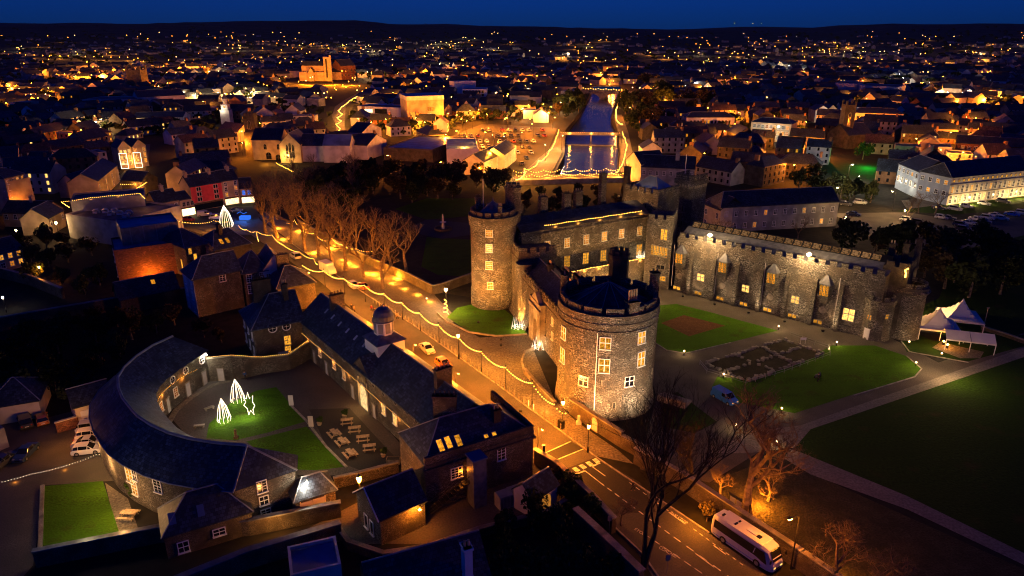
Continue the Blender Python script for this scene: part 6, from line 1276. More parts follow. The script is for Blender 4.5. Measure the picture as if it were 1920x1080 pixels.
LMK = [('the friary church tower', G2(478, 293)), ('the white clock cupola', G2(427, 232)), ('the orange cathedral', G2(590, 150)), ('the white office block', G2(890, 195)), ('the tan hotel', G2(800, 232)), ('the blue roofed market hall', G2(760, 290)), ('the slim gothic tower', G2(1580, 275)), ('the long cream school', G2(1640, 237)), ('the white warehouse boxes', G2(1620, 180)), ('the green lit tree', G2(1617, 300)), ('the brick terrace', G2(1850, 298)), ('the apartment block', G2(1440, 265)), ('the white three storey hall', G2(1330, 247)), ('the ruined stone tower', G2(262, 170)), ('the white industrial hall', G2(305, 202)), ('the low white warehouse', G2(300, 237)), ('the two light frames', G2(250, 320)), ('the footbridge', G2(1160, 252)), ('the farther bridge', G2(1180, 174)), ('the square with the cone tree', G2(420, 400)), ('the riverside car park', G2(940, 262)), ('the five storey block', G2(40, 398)), ('the left edge lamps', G2(15, 192)), ('the college front', G2(1850, 365)), ('the far centre estate', G2(1000, 130)), ('the far right estate', G2(1800, 150))]
nl = 0; LAMPXY = []; LQ = []
for txt, ox, k in ((Z1, 0, 'o'), (Z1w, 0, 'w'), (Z2, 640, 'o'), (Z2w, 640, 'w'), (Z3, 1280, 'o'), (Z3w, 1280, 'W')):
    for t in txt.split():
        a, b_ = map(int, t.split(',')); x, y = ox + a / 3, b_ / 3; z = zone(x, y)
        if not z or nl > 285: continue
        p = G(x, y, 7); d = math.hypot(p.x, p.y); nl += 1; LAMPXY.append((p.x, p.y))
        c, mt = COLS[k]
        near = min(LMK, key=lambda l: (l[1] - p.xy).length); LQ.append((near[0], (near[1] - p.xy).length, p, k, d, z))
LQ.sort(key=lambda t: (t[0], t[3], t[1])); lc_ = {}
for nm, ds, p, k, d, z in LQ:
    n_ = lc_[(nm, k)] = lc_.get((nm, k), 0) + 1; cw = 'orange' if k == 'o' else 'pale'
    street_lamp((p.x, p.y), cw + ' street lamp, ' + ORD[n_ - 1] + 'nearest ' + nm, cw + ' street lamps of ' + z, k, 1200 + d * 14, random.uniform(0, 6), .95)
hm = {k: MB().octa((0, 0, 0), 1).mesh('lantern', COLS[k][1]) for k in COLS}
# distant lamps, past counting
fo_, fw_ = MB(), MB(); FAR = []
FARS = [(x, 101 + (x * .03) + random.uniform(-.6, .6), 0) for x in range(0, 225, 16)]
FARS += [(x / 3, y / 3, 0) for x, y in ((1110, 183), (1243, 180), (1310, 183), (1380, 200), (1172, 193), (1207, 153), (1055, 195), (1285, 357), (1343, 347), (1407, 338), (1437, 332), (1470, 323), (1508, 316), (1580, 305), (1604, 330), (1645, 270), (1617, 253), (1672, 283), (1697, 275), (1685, 255), (1725, 300), (1750, 247), (1765, 247), (1810, 258), (717, 322), (753, 337), (776, 327), (765, 350), (783, 360), (948, 338), (806, 345))]
FARS += [(640 + x / 3, y / 3, w) for x, y, w in ((80, 232, 1), (60, 237, 1), (100, 237, 1), (118, 173, 0), (168, 175, 0), (847, 190, 1), (860, 180, 1), (880, 187, 1), (5, 293, 1), (20, 275, 0), (40, 293, 1), (110, 299, 1), (150, 290, 1), (185, 288, 1), (228, 282, 1), (250, 285, 1), (307, 280, 0), (505, 248, 1), (530, 240, 1), (545, 265, 1), (560, 235, 1), (590, 240, 1), (607, 253, 1), (618, 232, 0), (628, 258, 0), (640, 245, 1), (660, 240, 1), (685, 210, 1), (700, 212, 1), (735, 255, 0), (750, 215, 1), (790, 268, 1), (805, 265, 1), (697, 305, 0), (858, 283, 0), (885, 270, 1), (440, 320, 1), (475, 322, 0), (1060, 285, 1), (1110, 303, 1), (1178, 290, 1), (1220, 297, 1), (1245, 325, 1), (1280, 300, 1), (1315, 265, 0), (1350, 300, 0), (1380, 270, 1), (1410, 268, 0), (1808, 262, 0), (1865, 265, 0), (1890, 265, 0), (1840, 325, 1), (1665, 190, 0), (1845, 205, 0), (1895, 205, 0))]
FARS += [(1280 + x / 3, y / 3, w) for x, y, w in ((25, 210, 0), (110, 212, 0), (75, 247, 0), (100, 250, 0), (95, 268, 0), (203, 258, 0), (195, 290, 0), (293, 290, 1), (290, 132, 0), (395, 133, 0), (445, 131, 0), (405, 242, 0), (432, 248, 0), (393, 257, 0), (470, 320, 1), (480, 340, 1), (455, 325, 1), (675, 270, 0), (697, 267, 0), (715, 267, 0), (770, 283, 1), (798, 285, 1), (825, 288, 1), (855, 290, 1), (910, 290, 1), (948, 285, 1), (965, 295, 1), (990, 290, 1), (1015, 290, 1), (970, 305, 1), (1110, 290, 1), (1135, 288, 1), (1158, 290, 1), (1185, 292, 1), (1295, 300, 0), (1338, 303, 1), (1365, 300, 0), (1068, 178, 1), (1040, 200, 0), (1352, 243, 0), (785, 235, 0), (810, 240, 0), (850, 237, 0), (925, 240, 0), (545, 350, 0), (685, 320, 0), (730, 322, 0), (987, 325, 0))]
for k in range(900):
    x = random.uniform(-40, 1960); y = 60 + 125 * random.random() ** .85; 
    if noise.noise(Vector((x / 130, y / 16, 3))) > -.12: FARS.append((x, y, random.random() < .3))
def terrain_hit(px_, py_, up=6):
    d = ray(px_, py_); t = (up - H) / d.z if d.z < -1e-4 else 9000
    for _ in range(40):
        P = Vector((0, 0, H)) + d * t; zz = hill(P.x, P.y) + up
        if abs(P.z - zz) < .5 or t > 11000: break
        if P.z > zz: t *= 1.02
        else: t *= .985
    return Vector((0, 0, H)) + d * min(t, 11000)
for x, y, w in FARS:
    p = terrain_hit(x, y); d = p.length; (fw_ if w else fo_).octa(p, .30 + d * .00024)
    if d > 1300 and random.random() < .4 and d < 3400: point('distant_lamp_light', p, 12000 + d * 8, (1, .5, .16) if not w else (1, .75, .45), 1)
fo_.build('distant_orange_lamps', 'lamp_far', label='countless tiny orange lamps scattered across the horizon suburbs', cat='lights', kind='stuff'); fw_.build('distant_pale_lamps', 'lamp_farw', label='countless tiny pale lamps scattered across the horizon suburbs', cat='lights', kind='stuff')

# ================================================================ TREES
def grow_tree(seed, h=16, spread=.55, levels=5, tr=.34, fork=0, dense=1.0, clear=.28):
    rnd = random.Random(seed); tm = MB(); cm = MB()
    def br(p, d, l, r, lv, tgt):
        n = 3 if lv < 3 else 2; pts_ = [p]; cur = p; dd = d
        for i in range(n):
            dd = (dd + Vector((rnd.uniform(-1, 1), rnd.uniform(-1, 1), rnd.uniform(-.5, .8))) * .17 * (1 + lv * .25)).normalized(); cur = cur + dd * (l / n); pts_.append(cur)
        tgt.tube(pts_, [r * (1 - .5 * i / n) for i in range(n + 1)], 6 if lv == 0 else (4 if lv < 3 else 3), cap=False)
        if lv >= levels: return
        k = (3 if lv else 4) if dense >= 1 else 3
        if lv >= 2: k = 3 + (rnd.random() < .5 * dense)
        for j in range(k):
            t = 1 if j < 2 else rnd.uniform(.35, .9); idx = min(int(t * n), n - 1); q = pts_[idx].lerp(pts_[idx + 1], t * n - idx) if t < 1 else pts_[-1]
            ax = Vector((rnd.uniform(-1, 1), rnd.uniform(-1, 1), rnd.uniform(-.2, .55))).normalized(); nd = (dd * (1 - spread * rnd.uniform(.7, 1.3)) + ax * spread * rnd.uniform(.8, 1.5)); nd.z += .12; nd.normalize()
            br(q, nd, l * rnd.uniform(.55, .8), r * (.62 if j < 2 else .42), lv + 1, cm)
    l0 = h * clear
    if fork:
        for a in (0, 2.2): 
            d = Vector((.22 * math.cos(a + seed), .22 * math.sin(a + seed), 1)).normalized(); br(Vector((0, 0, 0)), d, l0 * 1.2, tr * .8, 0, tm)
    else: br(Vector((0, 0, 0)), Vector((0, 0, 1)), l0, tr, 0, tm)
    return tm.mesh('trunk', 'bark'), cm.mesh('crown', 'twig')
TREES = [grow_tree(11, 19, .5, 5, .46), grow_tree(23, 18, .45, 5, .44), grow_tree(31, 20, .52, 5, .48), grow_tree(47, 17, .48, 5, .4)]
BIG = [grow_tree(5, 22, .3, 6, .5, 1, clear=.32), grow_tree(8, 20, .55, 6, .5, 0, clear=.25), grow_tree(14, 15, .66, 6, .36, 0, clear=.2)]
BIGD = [(variant(a_, 'bark_unlit'), variant(b_, 'bark_unlit')) for a_, b_ in BIG]  # darker bark copy puts the trees' unlit look into the colour
def tree(i, x, y, sc, rz, label, group=None, meshes=None, at=None):
    tm, cm = (meshes or TREES)[i % len(meshes or TREES)]; p = at or G(x, y); o = thing('bare_tree', (p[0], p[1], 0), label, 'tree', group, rz); o.scale = (sc,) * 3; W3 = WORLD[o.name]
    t = place('trunk', tm, o, W3); place('crown', cm, o, W3); return o
row1 = [(498, 437), (520, 447), (545, 457), (572, 470), (598, 480), (624, 494), (648, 507), (682, 522), (718, 541)]
row2 = [(520, 412), (548, 420), (578, 432), (606, 444), (636, 458), (668, 472), (702, 489), (735, 505), (762, 516)]
for i, (x, y) in enumerate(row1): tree(i, x, y, random.uniform(1.05, 1.3), i * 1.7, ORD[8 - i] + 'bare winter tree from the round tower in the avenue kerb row', 'bare trees in the avenue kerb row')
for i, (x, y) in enumerate(row2): tree(i + 2, x, y, random.uniform(.95, 1.2), i * 2.1, ORD[8 - i] + 'bare winter tree from the round tower in the park wall row', 'bare trees in the park wall row')
gv = sorted([G2(random.uniform(490, 700), random.uniform(330, 400)) for i in range(16)], key=lambda q: q.x)
for i in range(16): tree(i, 0, 0, random.uniform(.6, .85), i * 1.3, ORD[i] + 'bare tree from the square in the dark grove behind the avenue rows', 'bare trees in the dark grove', at=gv[i])
for x, y, W in ((590, 470, 1500), (650, 490, 1800), (700, 510, 1800), (745, 518, 1600), (530, 445, 1300), (560, 430, 1200), (620, 462, 1400), (520, 425, 1000), (680, 480, 1400)): point('tree_uplight', G(x, y, .6), W * .85, (1, .44, .09), .3)
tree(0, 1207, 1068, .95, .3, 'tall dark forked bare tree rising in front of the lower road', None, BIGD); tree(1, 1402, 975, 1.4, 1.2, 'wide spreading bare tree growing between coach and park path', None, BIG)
tree(2, 1562, 1095, .95, 2.2, 'orange lit bare tree at the bottom edge right of the tall lamp', None, BIG); tree(2, 1650, 1120, .8, .5, 'dim bare tree at the bottom edge in front of the park slope', None, BIG)
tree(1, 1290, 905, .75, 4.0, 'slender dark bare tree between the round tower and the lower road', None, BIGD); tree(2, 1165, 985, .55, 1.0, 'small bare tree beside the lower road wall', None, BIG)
tree(2, 1440, 940, .62, 3.3, 'tangled low bare tree glowing orange above the park wall', None, BIG); tree(2, 1350, 925, .55, 5.3, 'low twiggy tree lit orange left of the wide bare tree', None, BIG)
def leafy(seed, n=900, rx=3, rz_=3.2, leaf=.34, lumps=9):
    rnd = random.Random(seed); m = MB(); cs = [(Vector((rnd.gauss(0, .5), rnd.gauss(0, .5), rnd.uniform(-.6, .75))), rnd.uniform(.3, .6)) for _ in range(lumps)]
    for _ in range(n):
        c, r = rnd.choice(cs); d = Vector((rnd.gauss(0, 1), rnd.gauss(0, 1), rnd.gauss(0, 1))).normalized() * r * rnd.uniform(.7, 1.05); q = c + d; p = Vector((q.x * rx, q.y * rx, rz_ * 1.35 + q.z * rz_))
        a = Vector((rnd.gauss(0, 1), rnd.gauss(0, 1), rnd.gauss(0, 1))).normalized(); b_ = a.orthogonal().normalized(); s = leaf * rnd.uniform(.6, 1.4)
        m.face([p + a * s, p + b_ * s, p - a * s, p - b_ * s])
    return m
tkm = MB(); tkm.tube([(0, 0, 0), (.1, 0, 2), (.1, .1, 4)], [.3, .22, .12], 6); tkm = tkm.mesh('trunk', 'bark')
LEAF = [leafy(3).mesh('crown', 'leaf_dark'), leafy(4).mesh('crown', 'leaf_brown'), leafy(6).mesh('crown', 'leaf_green'), leafy(7, 700, 2.2, 4.5).mesh('crown', 'leaf_dark')]
def bush(i, p, sc, label, cat='tree', group=None, name='leafy_tree'):
    o = thing(name, (p[0], p[1], 0), label, cat, group, random.uniform(0, 6)); o.scale = (sc,) * 3; W3 = WORLD[o.name]; place('trunk', tkm, o, W3); place('crown', LEAF[i], o, W3); return o
def scatter(pxpoly, n, label, group, sc=(1, 1.6), kinds=(0, 1), mind=5, ref=((1133, 700), 'near round tower')):
    poly = px(*pxpoly); xs = [p.x for p in poly]; ys = [p.y for p in poly]; got = []; tries = 0
    while len(got) < n and tries < 4000:
        tries += 1; q = Vector((random.uniform(min(xs), max(xs)), random.uniform(min(ys), max(ys))))
        if inpoly(q, poly) and all((q - g).length > mind for g in got) and not inpoly(q, river_poly): got.append(q)
    R_ = G2(*ref[0]); got.sort(key=lambda q: (q - R_).length)
    for i, q in enumerate(got): bush(random.choice(kinds), q, random.uniform(*sc), label + ', ' + ORD[i] + 'nearest the ' + ref[1], group=group)
    return got
scatter([(620, 400), (560, 350), (700, 335), (900, 335), (960, 352), (900, 372), (740, 385)], 39, 'dark evergreen behind the formal gardens', 'dark evergreens behind the formal gardens', (.8, 1.25), (0, 1), 5)
scatter([(1052, 235), (1040, 200), (1060, 190), (1095, 200), (1078, 225)], 9, 'dark tree on the west bank above the footbridge', 'dark trees on the west river bank', (1.2, 1.9), (0, 1), 9)
scatter([(1165, 200), (1215, 200), (1260, 250), (1215, 275), (1185, 240)], 14, 'dark tree on the east bank above the footbridge', 'dark trees on the east river bank', (1.2, 2), (0, 1), 9)
scatter([(1185, 150), (1330, 190), (1330, 240), (1230, 200)], 12, 'dark tree between the far bridge and right bank streets', 'dark trees beyond the east bank', (1.5, 2.3), (0, 1), 14)
scatter([(0, 790), (0, 650), (180, 630), (300, 640), (190, 700), (150, 770)], 16, 'brown shrub tree in the garden behind the crescent', 'shrub trees behind the crescent', (.6, .95), (1, 0), 4.5)
scatter([(1570, 470), (1700, 470), (1900, 470), (1900, 560), (1790, 560), (1720, 540)], 18, 'dark park tree on the slope beyond the gallery', 'dark park trees beyond the gallery', (.8, 1.3), (0, 1), 6)
scatter([(1005, 975), (1090, 1000), (1180, 1100), (900, 1100), (760, 1060), (860, 1030)], 9, 'dark shrub filling the hollow below the kitchen yard wall', 'dark shrubs below the kitchen yard', (.42, .7), (0, 0, 2), 3)
scatter([(1045, 905), (1075, 930), (1110, 975), (1080, 985), (1040, 940)], 9, 'rusty hedge bush along the wall by the arched shed', 'rusty hedge bushes by the arched shed', (.3, .45), (1, 2), 1.8)
scatter([(1480, 345), (1560, 345), (1640, 380), (1560, 390)], 9, 'dark garden tree beside the river house roofs', 'dark garden trees by the river house', (.8, 1.2), (0,), 7)
for i, (x, y, l) in enumerate(((1700, 415, 'small bare tree before the blue college wing left side'), (1722, 400, 'small bare tree before the blue college wing middle'), (1752, 402, 'small bare tree lit warm by the college wing door'))): tree(i, x, y, .6, i, l)
tree(2, 1345, 455, .55, 1, 'bare tree in front of the grey river house'); tree(3, 1495, 450, .6, 2, 'bare tree at the right end of the river house'); tree(0, 1585, 455, .6, 3, 'bare tree between river house and car park')
gt = bush(2, G2(1617, 300), 1.15, 'round tree floodlit vivid green among the right bank roofs'); point('green_tree_light', G(1617, 302, 2) + Vector((0, -5.5, 1)), 5000, (.03, 1, .05), .5)
bush(2, G2(255, 930), .32, 'small round evergreen shrub by the crescent terrace door', 'shrub', name='shrub'); bush(1, G2(1325, 978), .35, 'orange lit shrub against the park wall behind the coach', 'shrub', name='shrub')
for q in ((1300, 960), (1350, 985), (1420, 1010), (1390, 930), (1450, 925)): pass
point('wall_glow', G(1310, 950, 3), 700, (1, .42, .08), .4); point('twig_glow', G(1425, 935, 1.5), 1500, (1, .42, .08), .4); point('twig_glow', G(1345, 925, 1.5), 700, (1, .42, .08), .4); point('tree_glow', G(1570, 1060, 2), 300, (1, .45, .1), .4)
scatter([(975, 372), (1050, 368), (1160, 362), (1180, 376), (1160, 394), (1040, 404), (975, 395)], 22, 'dark yard tree behind the castle north range', 'dark trees behind the north range', (.4, .65), (0, 1), 4.0, ((1140, 335), 'bridge'))
scatter([(30, 470), (110, 440), (190, 480), (200, 530), (150, 560), (60, 530)], 12, 'dark garden tree below the theatre wall', 'dark garden trees below the theatre', (.5, .8), (0, 1), 4.5, ((30, 430), 'cream terrace'))
scatter([(210, 600), (330, 610), (440, 650), (380, 640), (300, 625), (60, 640), (60, 615)], 12, 'dark shrub tree along the long garden wall', 'dark shrub trees along the garden wall', (.4, .65), (0, 1), 4, ((500, 600), 'corner pavilion'))
# doorway lamps on the outside of the crescent and over the west lawn
for x, y, h, W in ((222, 868, 3.2, 420), (250, 925, 3.0, 420), (205, 830, 3.0, 260), (262, 975, 2.4, 160)): point('door_light', G(x, y, h) + Vector((-1.6, -1.0, .3)), W, (1, .62, .3), .2)
point('lawn_light', G(150, 955, 5), 300, (1, .8, .5), .5); point('court_light', G(400, 800, 4.5), 420, (1, .7, .45), .5); point('court_light', G(560, 850, 5), 520, (1, .75, .45), .5); point('terrace_light', G(640, 790, 5), 300, (1, .7, .4), .5); point('marquee_fill', G(1785, 675, 4), 1100, (1, .7, .4), .4); point('marquee_fill', G(1752, 640, 1.8), 120, (1, .7, .4), .4); point('forecourt_fill', G(930, 655, 4.5), 900, (1, .5, .12), .3); point('forecourt_fill', G(985, 645, 4.5), 700, (1, .5, .12), .3); point('lane_light', G(520, 985, 2.2), 260, (1, .55, .2), .3); point('drive_light', G(110, 800, 4), 300, (1, .5, .15), .3)  # tent and forecourt lights are added fill, with no fixtures there
# ---------------------------------------------------------------- lit christmas figures
def tube_tree(p, h, w, label, mat='bulb_white', n=8, r=.05, name='light_tree', rings=True, W=120, c=(1, .85, .65)):
    o = thing(name, (p[0], p[1], 0), label, 'light tree'); W3 = WORLD[o.name]; m = MB(Matrix.Translation(W3))
    for k in range(n):
        a = 2 * math.pi * k / n; m.tube([(0, 0, h), (w * .3 * math.cos(a), w * .3 * math.sin(a), h * .62), (w * .5 * math.cos(a), w * .5 * math.sin(a), h * .12), (w * .42 * math.cos(a), w * .42 * math.sin(a), .05)], r, 4)
    m.build('light_strands', mat, o)
    m = MB(Matrix.Translation(W3)); m.tube([(0, 0, 0), (0, 0, h)], .05, 5); m.build('mast', 'iron', o)
    point('light_tree_glow', W3 + Vector((0, -.5, h * .4)), W, c, .3, parent=o); return o
tube_tree(G(421, 790), 4.2, 2.2, 'white outline light tree nearest the crescent on the court lawn', n=10, r=.03, W=260); tube_tree(G(446, 752), 4.2, 2.4, 'white outline light tree at the back of the court lawn', n=10, r=.03, W=220)
o = thing('light_reindeer', G(470, 778), 'standing reindeer outline of white bulbs on the court lawn', 'light figure'); W3 = WORLD[o.name]; m = MB(Matrix.Translation(W3)); m.tube([(-.3, 0, 0), (-.4, 0, 1.2), (-.9, 0, 1.8), (-.5, 0, 2.4), (-.8, 0, 3.3), (-.3, 0, 3.0), (0, 0, 4.2), (.2, 0, 3.0), (.8, 0, 3.6), (.6, 0, 2.4), (.9, 0, 1.8), (.5, 0, 1.0), (.6, 0, 0), (.1, 0, .9), (-.3, 0, 0)], .05, 4); m.build('light_outline', 'bulb_white', o); point('reindeer_glow', W3 + Vector((0, -1, 1.6)), 260, (1, .85, .65), .3)
ct2 = tube_tree(G(425, 425), 7.0, 4.4, 'tall cone of white light strands in the town square', 'bulb_white', 18, .035, W=900, c=(1, .9, .6)); m = MB(Matrix.Translation(WORLD[ct2.name])); m.lathe((0, 0), [(1.5, .1), (1.2, 2), (.5, 5)], 10); m.build('inner_foliage', 'leaf_green', ct2)
def deer(p, label, s=1.0, sp=None):
    o = thing('light_cluster', p, label, 'light figure'); W3 = WORLD[o.name]; rnd = random.Random(int(p[0] * 10)); m = MB(Matrix.Translation(W3))
    for k in range(6):
        a = k * 1.05; x, y = .9 * s * math.cos(a) * 1.1, .9 * s * math.sin(a) * .8; hh = s * rnd.uniform(1.6, 3.0)
        m.tube([(x - .45 * s, y, .1), (x, y, hh), (x + .45 * s, y, .1), (x - .4 * s, y + .1, .7 * s), (x + .4 * s, y, .8 * s)], .03 * s, 4)
    m.build('light_outline', 'bulb_white', o); point('light_cluster_glow', W3 + Vector((0, -1, 1.5)), 300, (1, .72, .4), .3, parent=o)
deer(G(972, 617), 'cluster of small glowing wire trees left of the castle gateway'); deer(G(1010, 655), 'cluster of small glowing wire trees right of the castle gateway'); deer(Vector((*(frame(N0, N1)[0] @ Vector(((N1 - N0).length - 2.2, -1.8, 0))).xy, 6.3)), 'glowing wire trees standing on the castle terrace', .9); deer(G(1192, 545), 'glowing wire figures in the castle inner court', .7)
o = thing('light_sculpture', G(836, 590), 'spiral of glowing bulbs climbing a post on the tower lawn', 'light figure'); W3 = WORLD[o.name]; m = MB(Matrix.Translation(W3)); m.tube([(.45 * math.cos(k * 1.1) * (1.3 - k / 24), .45 * math.sin(k * 1.1) * (1.3 - k / 24), .15 + k * .17) for k in range(22)], .08, 4); m.build('light_spiral', 'bulb', o); point('spiral_glow', W3 + Vector((0, -.8, 1.5)), 350, (1, .6, .25), .3)
s_ = thing('light_star', ET @ Vector((ELEN + 2.8, 2.6, 14.2)), 'burning gold torch like light figure high on the gallery end block', 'light figure'); W3 = WORLD[s_.name]; m = MB(Matrix.Translation(W3)); m.tube([(0, 0, -.9), (0, 0, 0), (-.3, 0, .6), (.3, 0, 1.0)], .16, 5); m.build('light_outline', 'bulb', s_); point('torch_glow', W3 + Vector((0, -1, 0)), 120, (1, .6, .2), .2)
bq = thing('light_installation', G(460, 412), 'small blue lit christmas crib display in the square', 'light figure'); W3 = WORLD[bq.name]; m = MB(Matrix.Translation(W3)); m.box(-1.6, 1.6, -1, 1, .2, 1.3); m.tube([(-2, -1.1, 2.4), (-1, -1.1, 3), (0, -1.1, 2.3), (1.2, -1.1, 2.8)], .1, 4); m.build('blue_panels', 'lit_blue', bq); point('blue_glow', W3 + Vector((0, -2.5, 2)), 900, (.05, .2, 1), .5); point('blue_glow', G(380, 402, 2) + Vector((20, 0, 2)), 100, (.05, .2, 1), .5)
# ================================================================ VEHICLES
def loft(m, secs):      # secs: list of rings (same length) of points
    prev = None
    for R in secs:
        ii = [m.pt(p) for p in R]
        if prev:
            n = len(ii)
            for k in range(n): m.f.append([prev[k], prev[(k + 1) % n], ii[(k + 1) % n], ii[k]])
        else: m.f.append(ii[::-1])
        prev = ii
    m.f.append(prev)
def wheel_meshes(r=.33, w=.22):
    t = MB(); t.tube([(0, -w / 2, 0), (0, w / 2, 0)], r, 14); a = MB(); a.tube([(0, -w / 2 - .02, 0), (0, -w / 2 + .03, 0)], r * .62, 10); return t.mesh('tyre', 'tyre'), a.mesh('rim', 'alloy')
WM = wheel_meshes(); WMB = wheel_meshes(.48, .3)
def car_template(kind='hatch', paint='paint_silver'):
    o = thing('parked_car', (0, -4200, 0), 'car', 'car'); W3 = WORLD[o.name]; T = Matrix.Translation(W3)
    L, Wd = {'hatch': (4.1, .86), 'saloon': (4.6, .88), 'suv': (4.5, .92), 'van': (4.7, .93)}[kind]; H0 = .52
    if kind == 'hatch': prof = [(0, .55, .25, .62, .9), (.25, .62, .2, .80, .98), (1.15, .66, .18, .92, 1), (1.9, .68, .18, .95, 1), (3.6, .68, .2, .98, 1), (3.98, .60, .25, .95, .97), (4.1, .5, .35, .7, .93)]; cab = [(1.05, .93, .93, .96), (1.75, 1.45, .78, .8), (3.0, 1.50, .76, .8), (3.75, 1.38, .74, .78), (4.0, .95, .9, .92)]
    elif kind == 'saloon': prof = [(0, .5, .25, .62, .9), (.3, .6, .2, .78, .98), (1.3, .66, .18, .90, 1), (3.6, .68, .2, .94, 1), (4.4, .62, .25, .92, .97), (4.6, .5, .35, .7, .93)]; cab = [(1.2, .9, .93, .96), (1.95, 1.38, .76, .8), (3.0, 1.42, .74, .8), (3.9, .95, .88, .92)]
    elif kind == 'suv': prof = [(0, .6, .3, .75, .92), (.25, .7, .25, .95, .98), (1.15, .75, .22, 1.08, 1), (4.2, .75, .24, 1.1, 1), (4.5, .6, .35, .8, .95)]; cab = [(1.05, 1.05, .94, .96), (1.6, 1.62, .82, .86), (3.9, 1.66, .8, .84), (4.35, 1.1, .9, .92)]
    else: prof = [(0, .6, .3, .72, .92), (.3, .7, .25, .95, .98), (1.0, .75, .22, 1.1, 1), (4.5, .75, .24, 1.15, 1), (4.7, .6, .3, 1.1, .97)]; cab = [(.85, 1.08, .95, .97), (1.5, 1.72, .86, .9), (4.45, 1.85, .86, .9), (4.66, 1.1, .93, .95)]
    body = MB(T)
    loft(body, [[(x - L / 2, -Wd * ws, zl), (x - L / 2, Wd * ws, zl), (x - L / 2, Wd * ws, (zl + zt) / 2), (x - L / 2, Wd * ws * .93, zt), (x - L / 2, -Wd * ws * .93, zt), (x - L / 2, -Wd * ws, (zl + zt) / 2)] for x, zm, zl, zt, ws in prof])
    # roof shell
    c0, c1, c2 = cab[1], cab[-2], cab[-1]
    for a, b_ in zip(cab[1:-1], cab[2:-1]): body.face([(a[0] - L / 2, -Wd * a[2], a[1] + .01), (b_[0] - L / 2, -Wd * b_[2], b_[1] + .01), (b_[0] - L / 2, Wd * b_[2], b_[1] + .01), (a[0] - L / 2, Wd * a[2], a[1] + .01)])
    for s in (-1, 1):
        for q in cab[1:-1]: body.tube([(q[0] - L / 2 + .05, s * Wd * .955, .95), (q[0] - L / 2, s * Wd * q[2] * 1.005, q[1])], .045, 4)
        body.tube([(cab[0][0] - L / 2, s * Wd * .93, cab[0][1]), (cab[1][0] - L / 2, s * Wd * cab[1][2], cab[1][1])], .05, 4)
        for a, b_ in zip(cab[1:-1], cab[2:-1]): body.tube([(a[0] - L / 2, s * Wd * a[2], a[1]), (b_[0] - L / 2, s * Wd * b_[2], b_[1])], .04, 4)
    if kind == 'van':
        body.box(2.3 - L / 2, 4.5 - L / 2, -Wd * .93, Wd * .93, 1.0, 1.80)
    body.build('body', paint, o, smooth=False)
    g = MB(T); loft(g, [[(x - L / 2, -Wd * .93, .9), (x - L / 2, Wd * .93, .9), (x - L / 2, Wd * wt, zt), (x - L / 2, -Wd * wt, zt)] for x, zt, wt, _ in cab]); g.build('glass', 'carglass', o)
    for x in (.78, L - .8):
        for s in (-1, 1):
            w = place('wheel', WM[0], o, W3 + Vector((x - L / 2, s * (Wd - .08), .33)), math.pi if s > 0 else 0); sub('rim', WM[1], w)
    for s in (-1, 1):
        m = MB(T); m.box(-L / 2 - .01, -L / 2 + .14, s * Wd * .62 - .16, s * Wd * .62 + .16, .58, .74); m.build('headlight', 'alloy', o)
        m = MB(T); m.box(L / 2 - .1, L / 2 + .01, s * Wd * .7 - .1, s * Wd * .7 + .1, .62, .86); m.build('tail_light', 'paint_red', o)
        m = MB(T); m.box(1.2 - L / 2, 1.38 - L / 2, s * (Wd + .02) - .08, s * (Wd + .02) + .08, .95, 1.08); m.build('mirror', paint, o)
    m = MB(T); m.box(-L / 2 - .02, -L / 2 + .05, -.35, .35, .35, .55); m.build('grille', 'black', o); m = MB(T); m.box(L / 2 - .03, L / 2 + .02, -.26, .26, .5, .6); m.build('number_plate', 'white', o)
    index_kids(o); return o
CT = {k: car_template(k) for k in ('hatch', 'saloon', 'suv', 'van')}
def car(kind, a, b_, paint, label, group=None, lights=None, sc=1):  # a: rear point, b: front point on the ground (image)
    A = G2(*a); B2 = G2(*b_); mid = (A + B2) / 2; ang = math.atan2(A.y - B2.y, A.x - B2.x)
    md = {'body': 'paint_' + paint, 'mirror': 'paint_' + paint}
    if lights == 'front': md['headlight'] = 'litwhite'
    if lights == 'rear': md['tail_light'] = 'lit_red'
    return copy_thing(CT[kind], (mid.x, mid.y, .04), ang, sc, label, 'van' if kind == 'van' else 'car', group, md)
car('van', (1338, 740), (1378, 762), 'blue', 'bright blue van on the castle yard with one headlamp shining', lights='front')
car('hatch', (137, 852), (193, 845), 'whitepaint', 'white hatchback nearest the lit drive string beside the crescent'); car('saloon', (140, 838), (196, 832), 'silver', 'silver saloon second in the row beside the crescent'); car('hatch', (143, 824), (199, 816), 'whitepaint', 'white hatchback third in the row beside the crescent'); car('suv', (148, 810), (200, 802), 'lilac', 'lilac car farthest in the row beside the crescent')
car('suv', (54, 812), (44, 780), 'charcoal', 'dark estate car parked nose in with its tail catching light'); car('hatch', (84, 806), (76, 776), 'orange', 'orange hatchback parked nose in beside the bin store'); car('saloon', (62, 842), (38, 866), 'navy', 'dark blue car with red glints in the middle of the drive'); car('saloon', (20, 862), (-8, 880), 'charcoal', 'black car half out of the frame at the left edge')
car('saloon', (790, 648), (812, 668), 'whitepaint', 'white car parked on the avenue behind the cupola'); car('hatch', (822, 680), (842, 694), 'orange', 'amber lit car parked on the avenue ahead of the white one')
car('hatch', (655, 533), (672, 545), 'silver', 'silver car passing on the avenue by the festoon'); car('saloon', (688, 545), (672, 536), 'orange', 'amber car parked beside the festoon posts')
